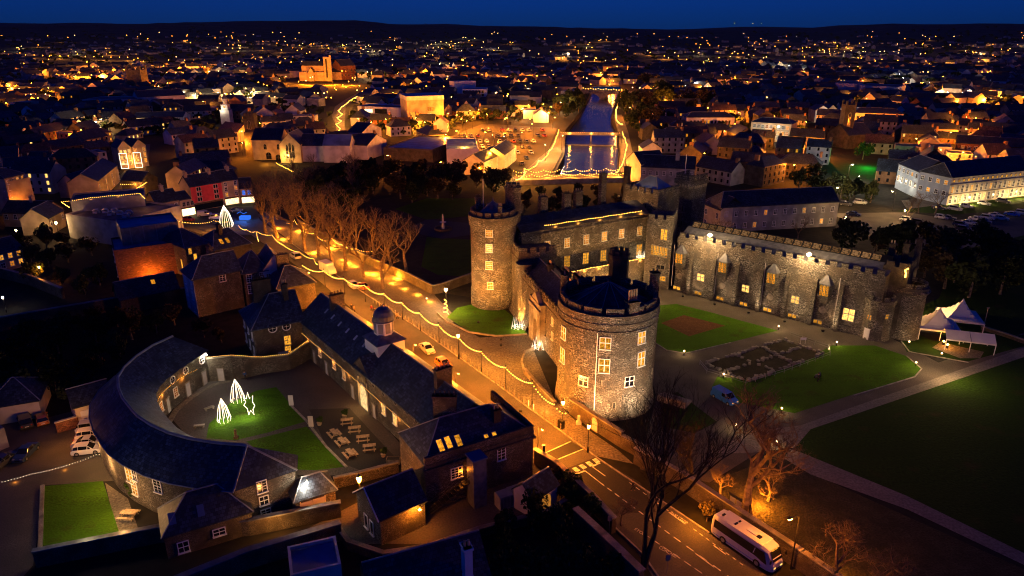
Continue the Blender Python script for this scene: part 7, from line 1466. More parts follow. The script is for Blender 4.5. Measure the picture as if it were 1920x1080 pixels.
car('suv', (560, 488), (548, 480), 'silver', 'car waiting near the square end of the avenue'); car('hatch', (345, 413), (362, 415), 'red', 'small red car outside the lit corner bookshop'); car('van', (372, 406), (396, 404), 'whitepaint', 'white van in front of the crimson shop house'); car('suv', (398, 411), (414, 410), 'silver', 'silver car left of the cone light tree'); car('hatch', (436, 398), (452, 397), 'navy', 'dark car right of the cone light tree'); car('saloon', (655, 595), (640, 585), 'charcoal', 'dark car at the kerb under the stable roof'); car('saloon', (575, 540), (560, 530), 'charcoal', 'second dark car at the kerb under the stable roof')
cp = [(1700, 415, 'silver'), (1722, 420, 'charcoal'), (1742, 430, 'navy'), (1765, 410, 'silver'), (1778, 411, 'navy'), (1800, 424, 'navy'), (1815, 420, 'silver'), (1830, 413, 'whitepaint'), (1845, 418, 'navy'), (1850, 411, 'silver'), (1866, 406, 'whitepaint'), (1878, 412, 'silver'), (1897, 404, 'blue'), (1915, 402, 'silver'), (1805, 432, 'charcoal'), (1835, 430, 'charcoal'), (1612, 382, 'silver'), (1585, 385, 'charcoal'), (1600, 404, 'navy'), (1790, 394, 'silver'), (1812, 389, 'silver'), (1845, 384, 'silver'), (1880, 380, 'charcoal'), (1760, 392, 'navy')]
cp.sort(); cN = {}
for i, (x, y, c) in enumerate(cp): cN[c] = cN.get(c, -1) + 1; car(random.choice(('hatch', 'saloon', 'suv')), (x - 9, y - 1), (x + 9, y + 1.5), c, ORD[cN[c]] + {'silver': 'pale', 'whitepaint': 'white', 'navy': 'navy blue', 'charcoal': 'near black', 'blue': 'bright blue'}[c] + ' car from the left near the floodlit college', {'silver': 'pale', 'whitepaint': 'white', 'navy': 'navy', 'charcoal': 'near black', 'blue': 'bright blue'}[c] + ' cars near the college')
cpoly = px((845, 265), (905, 242), (1030, 245), (1010, 285), (980, 312), (945, 305), (930, 292), (895, 290)); got = []; rnd = random.Random(3)
for r_ in range(7):
    for c_ in range(16):
        q = G2(842 + c_ * 12.5 + r_ * 4, 246 + r_ * 10.5)
        if inpoly(q, cpoly) and rnd.random() < .72: copy_thing(CT[rnd.choice(('hatch', 'saloon', 'suv'))], (q.x, q.y, .03), .3 + rnd.uniform(-.05, .05) + math.pi / 2, 1, ORD[c_] + 'car along, ' + ORD[r_] + 'row of the amber riverside car park', 'car', 'cars in the riverside car park', {'body': 'paint_' + rnd.choice(('silver', 'whitepaint', 'charcoal', 'red', 'navy'))})
for x, y in ((870, 270), (900, 262), (940, 275), (975, 265), (1005, 270), (960, 295), (1000, 300), (920, 285), (1020, 255), (985, 245), (930, 250)): point('car_park_light', G(x, y, 8), 2800, (1, .48, .10), .4)
# lorry and its trailer on the avenue
lo = thing('box_lorry', (*G2(615, 512), 0), 'white box lorry parked under the avenue festoon', 'lorry'); W3 = WORLD[lo.name]; T = Matrix.Translation(W3) @ Matrix.Rotation(-.86, 4, 'Z')
m = MB(T); m.box(-2.6, 1.4, -1.1, 1.1, .7, 3.0); m.build('cargo_box', 'white', lo); m = MB(T); loft(m, [[(1.5, -1, .5), (1.5, 1, .5), (1.5, 1, 2.4), (1.5, -1, 2.4)], [(2.9, -1, .5), (2.9, 1, .5), (2.7, .95, 1.5), (2.7, -.95, 1.5)]]); m.build('cab', 'paint_whitepaint', lo)
for x in (-1.8, 2.1):
    for s in (-1, 1): w = MB(T); w.tube([(x, s * .8, .42), (x, s * 1.08, .42)], .42, 12); w.build('wheel', 'tyre', lo)
# coach
rb, fb = G2(1330, 1001), G2(1445, 1081); T_, rz, L = frame(rb, fb)
co = thing('coach', ((rb + fb) / 2).to_3d(), 'white tour coach with long dark side glass parked below the park wall', 'coach'); W3 = WORLD[co.name]; T = T_ ; Wc = 2.35
def csec(x, zb, zt, yin0, yin1, top=.12): return [(x, yin0, zb), (x, Wc - yin0, zb), (x, Wc - yin0 * .9, 1.2), (x, Wc - yin1 - .02, zt - .35), (x, Wc - yin1 - .18, zt), (x, yin1 + .18, zt), (x, yin1 + .02, zt - .35), (x, yin0 * .9, 1.2)]
m = MB(T); loft(m, [csec(0, .55, 2.6, .22, .3), csec(.25, .35, 3.0, .08, .12), csec(1.0, .3, 3.12, .0, .05), csec(L - 1.6, .3, 3.12, .0, .05), csec(L - .8, .3, 2.95, .05, .1), csec(L - .25, .35, 2.0, .16, .22), csec(L, .42, 1.45, .35, .45)]); m.build('body', 'paint_lilac', co)
m = MB(T); m.box(.9, L - 1.7, .12, Wc - .12, 3.1, 3.17); m.build('roof_panel', 'paint_whitepaint', co)
for y, s in ((-.012, -1), (Wc + .012, 1)):
    pos = [(.5, 1.45), (L - 2.3, 1.35), (L - 1.5, 1.15), (L - .75, 1.1), (L - 1.2, 2.55), (.55, 2.62)]
    m = MB(T); m.face([(a, y, b_) for a, b_ in pos][::1 if s < 0 else -1]); m.build('side_glass', 'carglass', co)
    m = MB(T); m.face([(L * .70, y * 1.3 - (.01 if s < 0 else -.01), 1.6), (L * .71, y - .012 * -s, 1.6), (L * .735, y + .012 * s, 2.45), (L * .725, y + .012 * s, 2.45)][::1 if s < 0 else -1]); m.build('window_pillar', 'white', co)
    for k in range(4): m = MB(T); m.box(1.6 + k * 1.4, 1.62 + k * 1.4, y - .006, y + .006, .5, 1.25); m.build('locker_seam', 'greyrender', co)
    m = MB(T); m.box(.5, L - 1.4, y - .01, y + .01, .55, .62); m.build('stripe', 'paint_blue', co)
fx = lambda t: (L - .78 + .8 * t, 2.78 - 1.25 * t)
m = MB(T); a, b_ = (L - .72, 2.82), (L - .13, 1.72); m.face([(b_[0] + .03, .30, b_[1]), (b_[0] + .03, Wc - .30, b_[1]), (a[0] + .02, Wc - .28, a[1]), (a[0] + .02, .28, a[1])]); m.build('windscreen', 'carglass', co)
m = MB(T); m.face([(L - .655, .6, 2.75), (L - .655, Wc - .6, 2.75), (L - .73, Wc - .6, 2.9), (L - .73, .6, 2.9)]); m.build('destination_lamps', 'lit2', co)
for y in (.55, Wc - .55): m = MB(T); m.box(L - .08, L + .03, y - .18, y + .18, .75, .95); m.build('headlight', 'litwhite', co)
m = MB(T); m.box(L - .05, L + .03, .8, Wc - .8, .5, .75); m.build('grille', 'black', co)
for x in (2.05, L - 2.05):
    for y, s in ((.1, 0), (Wc - .1, math.pi)): p = T @ Vector((x, y, .48)); w = place('wheel', WMB[0], co, p, rz + s); sub('rim', WMB[1], w)
for y in (-.3, Wc + .3): m = MB(T); m.tube([(L - .5, y * .8 if y < 0 else y - .1, 2.5), (L - .1, y, 2.3)], .03, 4); m.box(L - .15, L - .02, y - .1, y + .1, 1.85, 2.3); m.build('mirror', 'black', co)
for x, y, w, d in ((1.0, .9, .25, .5), (3.0, .8, .2, .5), (3.0, 1.5, .2, .3), (L * .5, 1.2, 1.3, .6), (L * .66, 1.1, .5, .5)): m = MB(T); m.box(x, x + w, y - d / 2, y + d / 2, 3.17, 3.3); m.build('roof_hatch', 'white' if w > 1 else 'black', co)
# bus shelter behind the coach
bs = thing('bus_shelter', G(1383, 968), 'black framed notice stand with three posters behind the coach', 'shelter'); W3 = WORLD[bs.name]; T = Matrix.Translation(W3) @ Matrix.Rotation(rz, 4, 'Z')
m = MB(T); 
for x in (-1.6, 1.6): m.box(x - .08, x + .08, -.08, .08, 0, 2.7)
m.box(-1.7, 1.7, -.12, .12, 2.5, 2.7); m.box(-1.6, 1.6, -.06, .06, 1.2, 1.3); m.build('frame', 'iron', bs)
for k in range(3): m = MB(T); m.box(-1.4 + k * 1.0, -.6 + k * 1.0, -.09, -.07, 1.35, 2.4); m.build('poster', 'pale', bs)
for x, y, lb in ((1142, 1000, 'small orange backed stop sign on a short pole by the kerb'), (1250, 1075, 'square stop sign on a pole at the bottom edge of the road')):
    p = G(x, y); o = thing('road_sign', p, lb, 'sign'); m = MB(Matrix.Translation(p)); m.tube([(0, 0, 0), (0, 0, 2.6)], .04, 6); m.build('pole', 'alloy', o); m = MB(Matrix.Translation(p)); m.box(-.28, .28, -.05, -.02, 1.9, 2.7); m.build('plate', 'tan', o)
tl = [(1019, 872, 'traffic light pole at the road corner by the end pavilion'), (1018, 842, 'slim signal post beside the dark road patch')]
for x, y, lb in tl[:1]:
    p = G(x, y); o = thing('traffic_light', p, lb, 'traffic light'); m = MB(Matrix.Translation(p)); m.tube([(0, 0, 0), (0, 0, 3.2)], .06, 6); m.build('pole', 'iron', o); m = MB(Matrix.Translation(p)); m.box(-.18, .18, -.2, .1, 2.4, 3.4); m.build('signal_head', 'black', o)
# ---------------------------------------------------------------- bollards and railings along the avenue
bm = MB(); bm.lathe((0, 0), [(.13, 0), (.11, .15), (.09, .9), (.12, .95), (.1, 1.1), (.02, 1.2)], 7); bmm = bm.mesh('bollard', 'dressed')
path = px((700, 568), (780, 613), (860, 669), (930, 719), (1040, 799), (1110, 851)); seg = []
for a, b_ in zip(path[:-1], path[1:]):
    L_ = (b_ - a).length; n = int(L_ / 1.35)
    for i in range(n): seg.append(a.lerp(b_, i / n))
for p in seg: place('bollard', bmm, None, (p.x, p.y, .1), label='short pale bollard in the long kerb line between road and promenade', cat='bollard', group='bollards in the long avenue kerb line')
path = px((598, 525), (645, 552), (690, 585)); 
for a, b_ in zip(path[:-1], path[1:]):
    n = int((b_ - a).length / 1.3)
    for i in range(n): q = a.lerp(b_, i / n) - Vector((6.0, 5.0)); place('railing_post', bmm, None, (q.x, q.y, .05), label='small railing post on the stable side of the upper avenue', cat='post', group='railing posts on the stable side')
# ---------------------------------------------------------------- picnic tables, furniture
def picnic_template():
    o = thing('picnic_table', (0, -4300, 0), 'x', 'picnic table'); T = Matrix.Translation(WORLD[o.name])
    for i in range(4): m = MB(T); m.box(-1, 1, -.38 + i * .195, -.2 + i * .195, .72, .77); m.build('tabletop_plank', 'wood', o)
    for s in (-1, 1):
        for k in range(2): m = MB(T); m.box(-1, 1, s * .8 - .17 + k * .18, s * .8 + k * .18 - .01, .42, .47); m.build('seat_plank', 'wood', o)
        for x in (-.7, .7): m = MB(T); m.tube([(x, s * .75, 0), (x, s * .3, .72)], .06, 4); m.build('leg', 'wood', o)
    for x in (-.7, .7): m = MB(T); m.box(x - .03, x + .03, -.85, .85, .34, .43); m.build('crossbar', 'wood', o)
    index_kids(o); return o
PT = picnic_template()
pts_ = [(651, 794, 1.25, 'picnic table farthest back by the archway side of the terrace'), (665, 809, 1.25, 'second picnic table down the stable side of the terrace'), (681, 826, 1.25, 'third picnic table down the stable side of the terrace'), (693, 843, 1.25, 'front picnic table on the stable side of the terrace'), (627, 817, .2, 'back picnic table in the row beside the south lawn'), (642, 833, .2, 'middle picnic table in the row beside the south lawn'), (657, 855, .2, 'front picnic table in the row beside the south lawn')]
for x, y, a, lb in pts_: p = G(x, y); copy_thing(PT, (p.x, p.y, .02), a - 1.05 if a > 1 else -.95, .98, lb, 'picnic table')
p = G(243, 970); copy_thing(PT, (p.x, p.y, .02), -.1, 1.05, 'picnic table by itself on the paving beside the west lawn', 'picnic table')
def simple(name, x, y, boxes, mat, label, cat, rz=0, z=0, part='body'):
    p = G(x, y, z); o = thing(name, p, label, cat); m = MB(Matrix.Translation(p) @ Matrix.Rotation(rz, 4, 'Z'))
    for b_ in boxes: m.box(*b_)
    m.build(part, mat, o); return o
o = simple('planter_box', 738, 868, [(-1, 1, -.5, .5, 0, .8)], 'wood', 'timber planter on the wall top beside the end pavilion', 'planter'); m = MB(Matrix.Translation(WORLD[o.name])); m.box(-.9, .9, -.4, .4, .8, .84); m.build('soil', 'dark', o)
for x, y, lb in ((599, 797, 'yellow flower tub beside the picnic terrace'), (646, 783, 'terracotta pot with dark plant behind the picnic tables'), (719, 856, 'green tub at the front corner of the picnic terrace')):
    p = G(x, y); o = thing('plant_pot', p, lb, 'plant pot'); m = MB(Matrix.Translation(p)); m.lathe((0, 0), [(.3, 0), (.42, .5)], 10); m.build('pot', 'tan', o); place('plant', LEAF[2], o, p + Vector((0, 0, .3)), 0, .16)
for x, y, lb in ((547, 765, 'tall pale banner sign at the edge of the court lawn'), (584, 805, 'white panel sign beside the path between the lawns')):
    p = G(x, y); o = thing('banner_sign', p, lb, 'sign'); m = MB(Matrix.Translation(p)); m.box(-.4, .4, -.03, .03, .5, 2.4); m.build('panel', 'pale', o); m = MB(Matrix.Translation(p)); m.tube([(-.42, 0, 0), (-.42, 0, 2.5)], .04, 5); m.build('pole', 'iron', o)
for x, y, lb, a in ((393, 768, 'stone bench near the crescent inner doors', .8), (374, 802, 'square stone seat beside the curved court kerb', .2)): simple('park_bench', x, y, [(-.8, .8, -.3, .3, .35, .5), (-.7, -.5, -.25, .25, 0, .35), (.5, .7, -.25, .25, 0, .35)], 'dressed', lb, 'bench', a)
simple('notice_board', 533, 677, [(-.9, .9, -.05, .05, .4, 2.0)], 'pale', 'white board leaning outside the lit pavilion doorway', 'board', .3)
simple('sculpture', 443, 822, [(-.3, .3, -.3, .3, 0, .4), (-.15, .15, -.15, .15, .4, 1.6)], 'darkwood', 'small dark sculpture on a stub plinth at the lawn path', 'sculpture')
simple('utility_cabinet', 1052, 802, [(-.5, .5, -.3, .3, 0, 1.4)], 'iron', 'black cabinet at the foot of the promenade lamp post', 'cabinet', -.8)
simple('wall_sculpture', 1085, 795, [(-.4, .4, -.3, .3, 0, .5), (-.2, .2, -.2, .2, .5, 1.5)], 'pale', 'small white statue like bin beside the promenade wall', 'sculpture')
# excavated ruins in the yard
rp = px((1322, 682), (1468, 638), (1545, 664), (1400, 716)); structure('excavation_floor', rp, .040, 'soil')
c0_, c1_, c2_, c3_ = rp; rnd = random.Random(9); base = thing('ruin_walls', ((c0_ + c2_) / 2).to_3d(), 'exposed foundation stones inside the fenced yard excavation', 'ruins'); st_m = MB(); st_m.box(-.35, .35, -.25, .25, 0, .4); stm = st_m.mesh('stone', 'dressed'); n = 0
for a, b_ in ((c0_, c1_), (c1_, c2_), (c2_, c3_), (c3_, c0_), (c0_.lerp(c1_, .35), c3_.lerp(c2_, .35)), (c0_.lerp(c1_, .7), c3_.lerp(c2_, .6)), (c0_.lerp(c3_, .5), c1_.lerp(c2_, .5))):
    L_ = (b_ - a).length; k = int(L_ / .75)
    for i in range(k):
        if rnd.random() < .8 and n < 230: n += 1; q = a.lerp(b_, (i + .5) / k); o = place('stone', stm, base, (q.x + rnd.uniform(-.2, .2), q.y + rnd.uniform(-.2, .2), .02), rnd.uniform(0, 3), (rnd.uniform(.6, 1.3), rnd.uniform(.6, 1.3), rnd.uniform(.5, 1.5)))
fe = px((1312, 684), (1325, 700), (1398, 722), (1470, 700), (1556, 668), (1552, 655), (1480, 630)); fo2 = thing('excavation_fence', fe[0].to_3d(), 'thin wire fence curving round the yard excavation', 'fence'); m = MB()
for a, b_ in zip(fe[:-1], fe[1:]):
    for z in (.5, .95): m.tube([(a.x, a.y, z), (b_.x, b_.y, z)], .025, 3)
m.build('rail', 'alloy', fo2); fm = MB(); fm.lathe((0, 0), [(.04, 0), (.04, 1)], 5); fmm = fm.mesh('fence_post', 'alloy')
for a, b_ in zip(fe[:-1], fe[1:]):
    n = max(1, int((b_ - a).length / 2.2))
    for i in range(n): q = a.lerp(b_, i / n); place('fence_post', fmm, fo2, (q.x, q.y, 0))
simple('info_panel', 1505, 645, [(-.6, .6, -.03, .03, .9, 1.4), (-.5, -.45, -.03, .03, 0, .9), (.45, .5, -.03, .03, 0, .9)], 'white', 'white information panel on the excavation fence', 'sign')
sb = simple('motor_scooter', 1533, 708, [(-.8, .5, -.12, .12, .25, .55), (.3, .5, -.1, .1, .5, 1.0), (-.7, -.1, -.15, .15, .6, .75)], 'lead', 'small parked scooter like machine on the oval lawn', 'scooter', .5)
for x_ in (-.6, .6): m = MB(Matrix.Translation(WORLD[sb.name]) @ Matrix.Rotation(.5, 4, 'Z')); m.tube([(x_, -.07, .28), (x_, .07, .28)], .28, 10); m.build('wheel', 'tyre', sb)
# marquees
def marquee(a, w, d, h, hp, rz_, label):
    p = G(*a); o = thing('marquee', p, label, 'marquee'); T = Matrix.Translation(p) @ Matrix.Rotation(rz_, 4, 'Z'); m = MB(T); N_ = 8
    def pk(u, v): r = max(abs(u), abs(v)); return h + (hp - h) * (1 - r) ** 1.9
    n = 12
    for i in range(n):
        for j in range(n):
            q = [(-1 + 2 * (i + a_) / n, -1 + 2 * (j + b_) / n) for a_, b_ in ((0, 0), (1, 0), (1, 1), (0, 1))]
            m.face([(u * w / 2, v * d / 2, pk(u, v)) for u, v in q])
    m.build('canopy', 'canvas', o); m = MB(T)
    for s0, s1, t0, t1 in ((-1, 1, -1, -1), (1, 1, -1, 1), (-1, 1, 1, 1), (-1, -1, -1, 1)): m.box(s0 * w / 2 - .03, s1 * w / 2 + .03, t0 * d / 2 - .03, t1 * d / 2 + .03, h - .35, h)
    m.build('valance', 'canvas', o)
    for u in (-1, 1):
        for v in (-1, 1): m = MB(T); m.box(u * (w / 2 - .05) - .06, u * (w / 2 - .05) + .06, v * (d / 2 - .05) - .06, v * (d / 2 - .05) + .06, 0, h - .3); m.build('leg', 'white', o)
    return o
Trz = -.32
marquee((1752, 628), 7.5, 7.5, 2.6, 6.2, Trz, 'white pointed marquee nearest the castle bastion'); marquee((1795, 612), 7.5, 7.5, 2.6, 6.4, Trz, 'second white pointed marquee standing behind the first')
p = G(1811, 652); o = thing('marquee', p, 'long white ridge roofed tent open at the front beside the pointed marquees', 'marquee'); T = Matrix.Translation(p) @ Matrix.Rotation(Trz, 4, 'Z')
m = MB(T); w, d, h, hp = 8.6, 4.6, 2.3, 3.5
m.face([(-w / 2, -d / 2, h), (w / 2, -d / 2, h), (w / 2, 0, hp), (-w / 2, 0, hp)]); m.face([(w / 2, d / 2, h), (-w / 2, d / 2, h), (-w / 2, 0, hp), (w / 2, 0, hp)]); m.face([(w / 2, -d / 2, h), (w / 2, d / 2, h), (w / 2, 0, hp)]); m.box(-w / 2, w / 2, -d / 2 - .03, -d / 2 + .03, h - .25, h); m.build('canopy', 'canvas', o)
m = MB(T); m.tube([(0, -d / 2, h + .03), (0, 0, hp + .03)], .06, 4); m.build('ridge_seam', 'greyrender', o)
for u in (-1, 0, 1):
    for v in (-1, 1): m = MB(T); m.box(u * (w / 2 - .06) - .06, u * (w / 2 - .06) + .06, v * (d / 2 - .06) - .06, v * (d / 2 - .06) + .06, 0, h); m.build('leg', 'white', o)
for x, y, lb in ((1770, 640, 'round amber lantern at the marquee corner'), (1777, 646, 'second round amber lantern under the long tent')):
    q = G(x, y, .8); o = thing('round_lantern', q, lb, 'lantern'); place('lantern', bl.mesh('lantern', 'lamp_orange'), o, q, scale=1.1); mm = MB(); mm.box(-.15, .15, -.15, .15, -.8, -.15); place('stand', mm.mesh('stand', 'iron'), o, q); point('lantern_glow', q + Vector((0, -.4, .5)), 60, (1, .5, .15), .2)
p = G(1842, 622); o = thing('slim_post', p, 'slim bare post behind the long tent', 'post'); m = MB(Matrix.Translation(p)); m.tube([(0, 0, 0), (0, 0, 5.4)], .07, 6); m.box(-.3, .3, -.08, .08, 5.3, 5.45); m.build('shaft', 'tan', o)
structure('terrace_paving', px((1748, 652), (1765, 640), (1790, 648), (1845, 660), (1838, 672), (1800, 672)), .034, 'paving')
wall_run('boundary_wall', 'low rubble wall beyond the long tent', px((1840, 618), (1880, 630), (1925, 646)), .7, .5)
# fountain in the formal garden
p = G(831, 430); o = thing('fountain', p, 'tiered stone fountain in the dark formal garden pool', 'fountain'); m = MB(Matrix.Translation(p)); m.lathe((0, 0), [(2.8, 0), (2.8, .6), (2.4, .6), (2.4, .3), (.5, .3)], 20); m.build('basin', 'rubble', o); m = MB(Matrix.Translation(p)); m.lathe((0, 0), [(.5, .3), (.35, 2), (1.1, 2.4), (.3, 2.5), (.25, 4.2), (.05, 5)], 10); m.build('centrepiece', 'pale', o)
# ---------------------------------------------------------------- people
def skin_mesh(name, verts, edges_, rad, mat, root=0):
    me = bpy.data.meshes.new(name); me.from_pydata(verts, edges_, []); ob = bpy.data.objects.new(name, me); COL.objects.link(ob)
    sm = ob.modifiers.new('skin', 'SKIN'); sm.use_smooth_shade = True
    for i, v in enumerate(me.skin_vertices[0].data): v.radius = rad[i]; v.use_root = i == root
    ob.modifiers.new('sub', 'SUBSURF').levels = 1
    dg = bpy.context.evaluated_depsgraph_get(); out = bpy.data.meshes.new_from_object(ob.evaluated_get(dg)); out.name = name; out.materials.clear(); out.materials.append(MATS[mat]); bpy.data.objects.remove(ob); return out
def person_meshes(stride=.22):
    V = [(0, 0, .92), (0, 0, 1.18), (0, 0, 1.42), (0, 0, 1.52), (0, .02, 1.62), (0, .02, 1.74), (.2, 0, 1.42), (.27, -.05, 1.14), (.25, -.15, .88), (.24, -.19, .80), (-.2, 0, 1.42), (-.27, .05, 1.14), (-.25, .05, .88), (-.24, .03, .80), (.1, 0, .86), (.11, -stride, .48), (.11, -stride * .9, .08), (.11, -stride * .9 - .14, .04), (-.1, 0, .86), (-.11, stride * .3, .48), (-.11, stride * 1.1, .1), (-.11, stride * 1.1 - .14, .05)]
    E_ = [(0, 1), (1, 2), (2, 3), (3, 4), (4, 5), (2, 6), (6, 7), (7, 8), (8, 9), (2, 10), (10, 11), (11, 12), (12, 13), (0, 14), (14, 15), (15, 16), (16, 17), (0, 18), (18, 19), (19, 20), (20, 21)]
    Rr = [(.13, .1), (.13, .1), (.15, .1), (.055, .055), (.085, .095), (.07, .08), (.06, .06), (.045, .045), (.035, .035), (.03, .045), (.06, .06), (.045, .045), (.035, .035), (.03, .045), (.085, .09), (.06, .06), (.042, .045), (.035, .03), (.085, .09), (.06, .06), (.042, .045), (.035, .03)]
    body = skin_mesh('body', V, E_, Rr, 'skin')
    ci = [0, 1, 2, 6, 7, 8, 10, 11, 12]; mp = {j: k for k, j in enumerate(ci)}; cv = [V[i] for i in ci] + [(0, 0, .72)]; ce = [(mp[a], mp[b_]) for a, b_ in E_ if a in mp and b_ in mp] + [(0, 9)]
    coat = {c: skin_mesh('coat', cv, ce, [(.165, .135), (.165, .13), (.175, .125), (.08, .08), (.065, .065), (.055, .055), (.08, .08), (.065, .065), (.055, .055), (.17, .15)], c) for c in ('coat_blue', 'coat_dark', 'coat_red', 'coat_tan')}
    ti = [0, 14, 15, 16, 18, 19, 20]; mp = {j: k for k, j in enumerate(ti)}; tr_ = skin_mesh('trousers', [V[i] for i in ti], [(mp[a], mp[b_]) for a, b_ in E_ if a in mp and b_ in mp], [(.14, .12), (.1, .105), (.075, .075), (.06, .065), (.1, .105), (.075, .075), (.06, .065)], 'coat_dark')
    hr = MB(); hr.lathe((0, .03), [(.07, 1.62), (.11, 1.68), (.115, 1.76), (.07, 1.84), (.01, 1.87)], 10); return body, coat, tr_, hr.mesh('hair', 'darkwood')
PM = person_meshes()
ppl = [(460, 712, 'coat_blue', .6, 'person in a blue coat walking by the curved courtyard wall'), (1533, 716, 'coat_dark', 2, 'person in dark clothes beside the scooter on the oval lawn'), (660, 583, 'coat_dark', 1, 'person in dark coat on the avenue kerb by the parked cars'), (665, 587, 'coat_tan', 2.3, 'person in tan coat on the avenue kerb by the parked cars'), (697, 585, 'coat_red', .4, 'person in red coat crossing the avenue near the railing'), (703, 590, 'coat_dark', 3, 'person in dark coat crossing the avenue behind the red coat'), (745, 600, 'coat_tan', 1.2, 'person in tan coat on the promenade by the festoon'), (1186, 920, 'coat_dark', 1.2, 'person in dark coat by the park gate under bare branches')]
for x, y, c, a, lb in ppl:
    p = G(x, y); o = thing('person', (p.x, p.y, .03), lb, 'person', None, a)
    for nm, me_ in (('body', PM[0]), ('coat', PM[1][c]), ('trousers', PM[2]), ('hair', PM[3])): q = bpy.data.objects.new(nm, me_); COL.objects.link(q); q.parent = o
# ================================================================ THE TOWN
def hits(poly, q, r):
    if inpoly(q, poly): return True
    for i in range(len(poly)):
        a, b_ = poly[i - 1], poly[i]; ab = b_ - a; t = max(0, min(1, (q - a).dot(ab) / max(ab.length_squared, 1e-6)))
        if (a + ab * t - q).length < r: return True
    return False
EXC = [(river_poly, 9)]
for n_, (T, rz, L, D) in B_T.items(): EXC.append(([(T @ Vector(p)).xy for p in ((0, 0, 0), (L, 0, 0), (L, D, 0), (0, D, 0))], 7))
for poly in (px((460, 262), (470, 315), (545, 318), (545, 300)), px((415, 228), (413, 250), (442, 250), (440, 228)), px((545, 148), (540, 178), (690, 176), (690, 148)), px((1565, 270), (1560, 300), (1600, 300), (1600, 270)), px((1605, 296), (1600, 325), (1632, 325), (1632, 296)), px((205, 378), (225, 330), (250, 300), (268, 265), (290, 265), (285, 378)), px((620, 268), (622, 235), (614, 218), (622, 196), (650, 178), (690, 165), (690, 176), (662, 192), (650, 210), (650, 235), (658, 268)), px((300, 385), (480, 375), (500, 430), (380, 445), (290, 410)), px((820, 262), (905, 228), (1050, 235), (1060, 250), (1035, 335), (960, 335), (930, 300)), px((1150, 250), (1180, 245), (1192, 335), (1150, 330)), px((1150, 170), (1172, 170), (1185, 245), (1150, 245)), px((1040, 190), (1110, 190), (1070, 250), (1040, 250)), px((500, 325), (700, 320), (900, 325), (1230, 342), (1330, 360), (1570, 350), (1670, 385), (1925, 345), (2600, 400), (2600, 1200), (-100, 1200), (-100, 590), (130, 385), (290, 395), (480, 380)), px((285, 384), (130, 400), (-40, 590), (-200, 1200), (600, 1200), (600, 380)), px((1650, 395), (1925, 360), (1925, 460), (1650, 460))): EXC.append((poly, 4))
cnt = {}; placed = []; rnd = random.Random(21)
DIRS = ('east', 'north east', 'north', 'north west', 'west', 'south west', 'south', 'south east')
WALLS = [('cream', 'cream'), ('tan', 'tan'), ('pale', 'pale grey'), ('greyrender', 'dark grey'), ('brownwall', 'brown'), ('dark_stone', 'stone'), ('brick', 'brick')]
def ang_field(x, y):
    a = noise.noise(Vector((x / 260, y / 260, 1.7))) * 2.2; return round(a / .45) * .45
cands = []
y = 150.0
while y < 1150:
    st_ = 12.5 + y * .010
    x = -.80 * y
    while x < .80 * y:
        cands.append((x + rnd.uniform(-3.5, 3.5), y + rnd.uniform(-3, 3), st_)); x += st_ * rnd.uniform(1.0, 1.5)
    y += st_ * .95
houses = []
for x, y, st_ in cands:
    q = Vector((x, y)); a = ang_field(x, y) + rnd.choice((0, 0, 0, math.pi / 2)); w = rnd.uniform(10, 19) * (1 if y < 600 else 1.15); d = rnd.uniform(8, 10.5); rad = max(w, d) * .5
    u = Vector((math.cos(a), math.sin(a))); n_ = Vector((-u.y, u.x))
    cc_ = [q + u * (w / 2 * i) + n_ * (d / 2 * j) for i in (-1, 0, 1) for j in (-1, 1)] + [q]
    if any(hits(poly, c_, m_ * (.35 if m_ > 5 else .6)) for poly, m_ in EXC for c_ in cc_): continue
    if any((q - o_[0]).length < (rad + o_[1]) * .72 for o_ in placed if abs(o_[0].y - y) < 40): continue
    if any((q - Vector(l)).length < 6 for l in LAMPXY if abs(l[1] - y) < 10): continue
    if noise.noise(Vector((x / 120, y / 120, 9))) < -.55: continue
    placed.append((q, rad)); houses.append((q, a, w, d, y))
print('town houses', len(houses))
houses.sort(key=lambda h_: h_[4]); hw = {}
stuff = {k: MB() for k, _ in WALLS}; sroof = MB(); swin = MB(); CH = MB(); CH.box(-.5, .5, -.9, .9, 0, 2.2); chm = CH.mesh('chimney', 'brownwall')
WL = [MB(), MB(), MB()]
def small_windows(tgtd, tgtl, T, w, eave, y, pl):
    n = max(2, int(w / 2.8))
    for fl in range(1 if eave < 4 else (2 if eave < 7.5 else 3)):
        for i in range(n):
            s = 1.3 + (w - 2.6) * i / max(1, n - 1); m = tgtl if rnd.random() < pl else tgtd; m.T = T; m.box(s - .45, s + .45, -.06, .02, .9 + fl * 2.7, 2.3 + fl * 2.7)
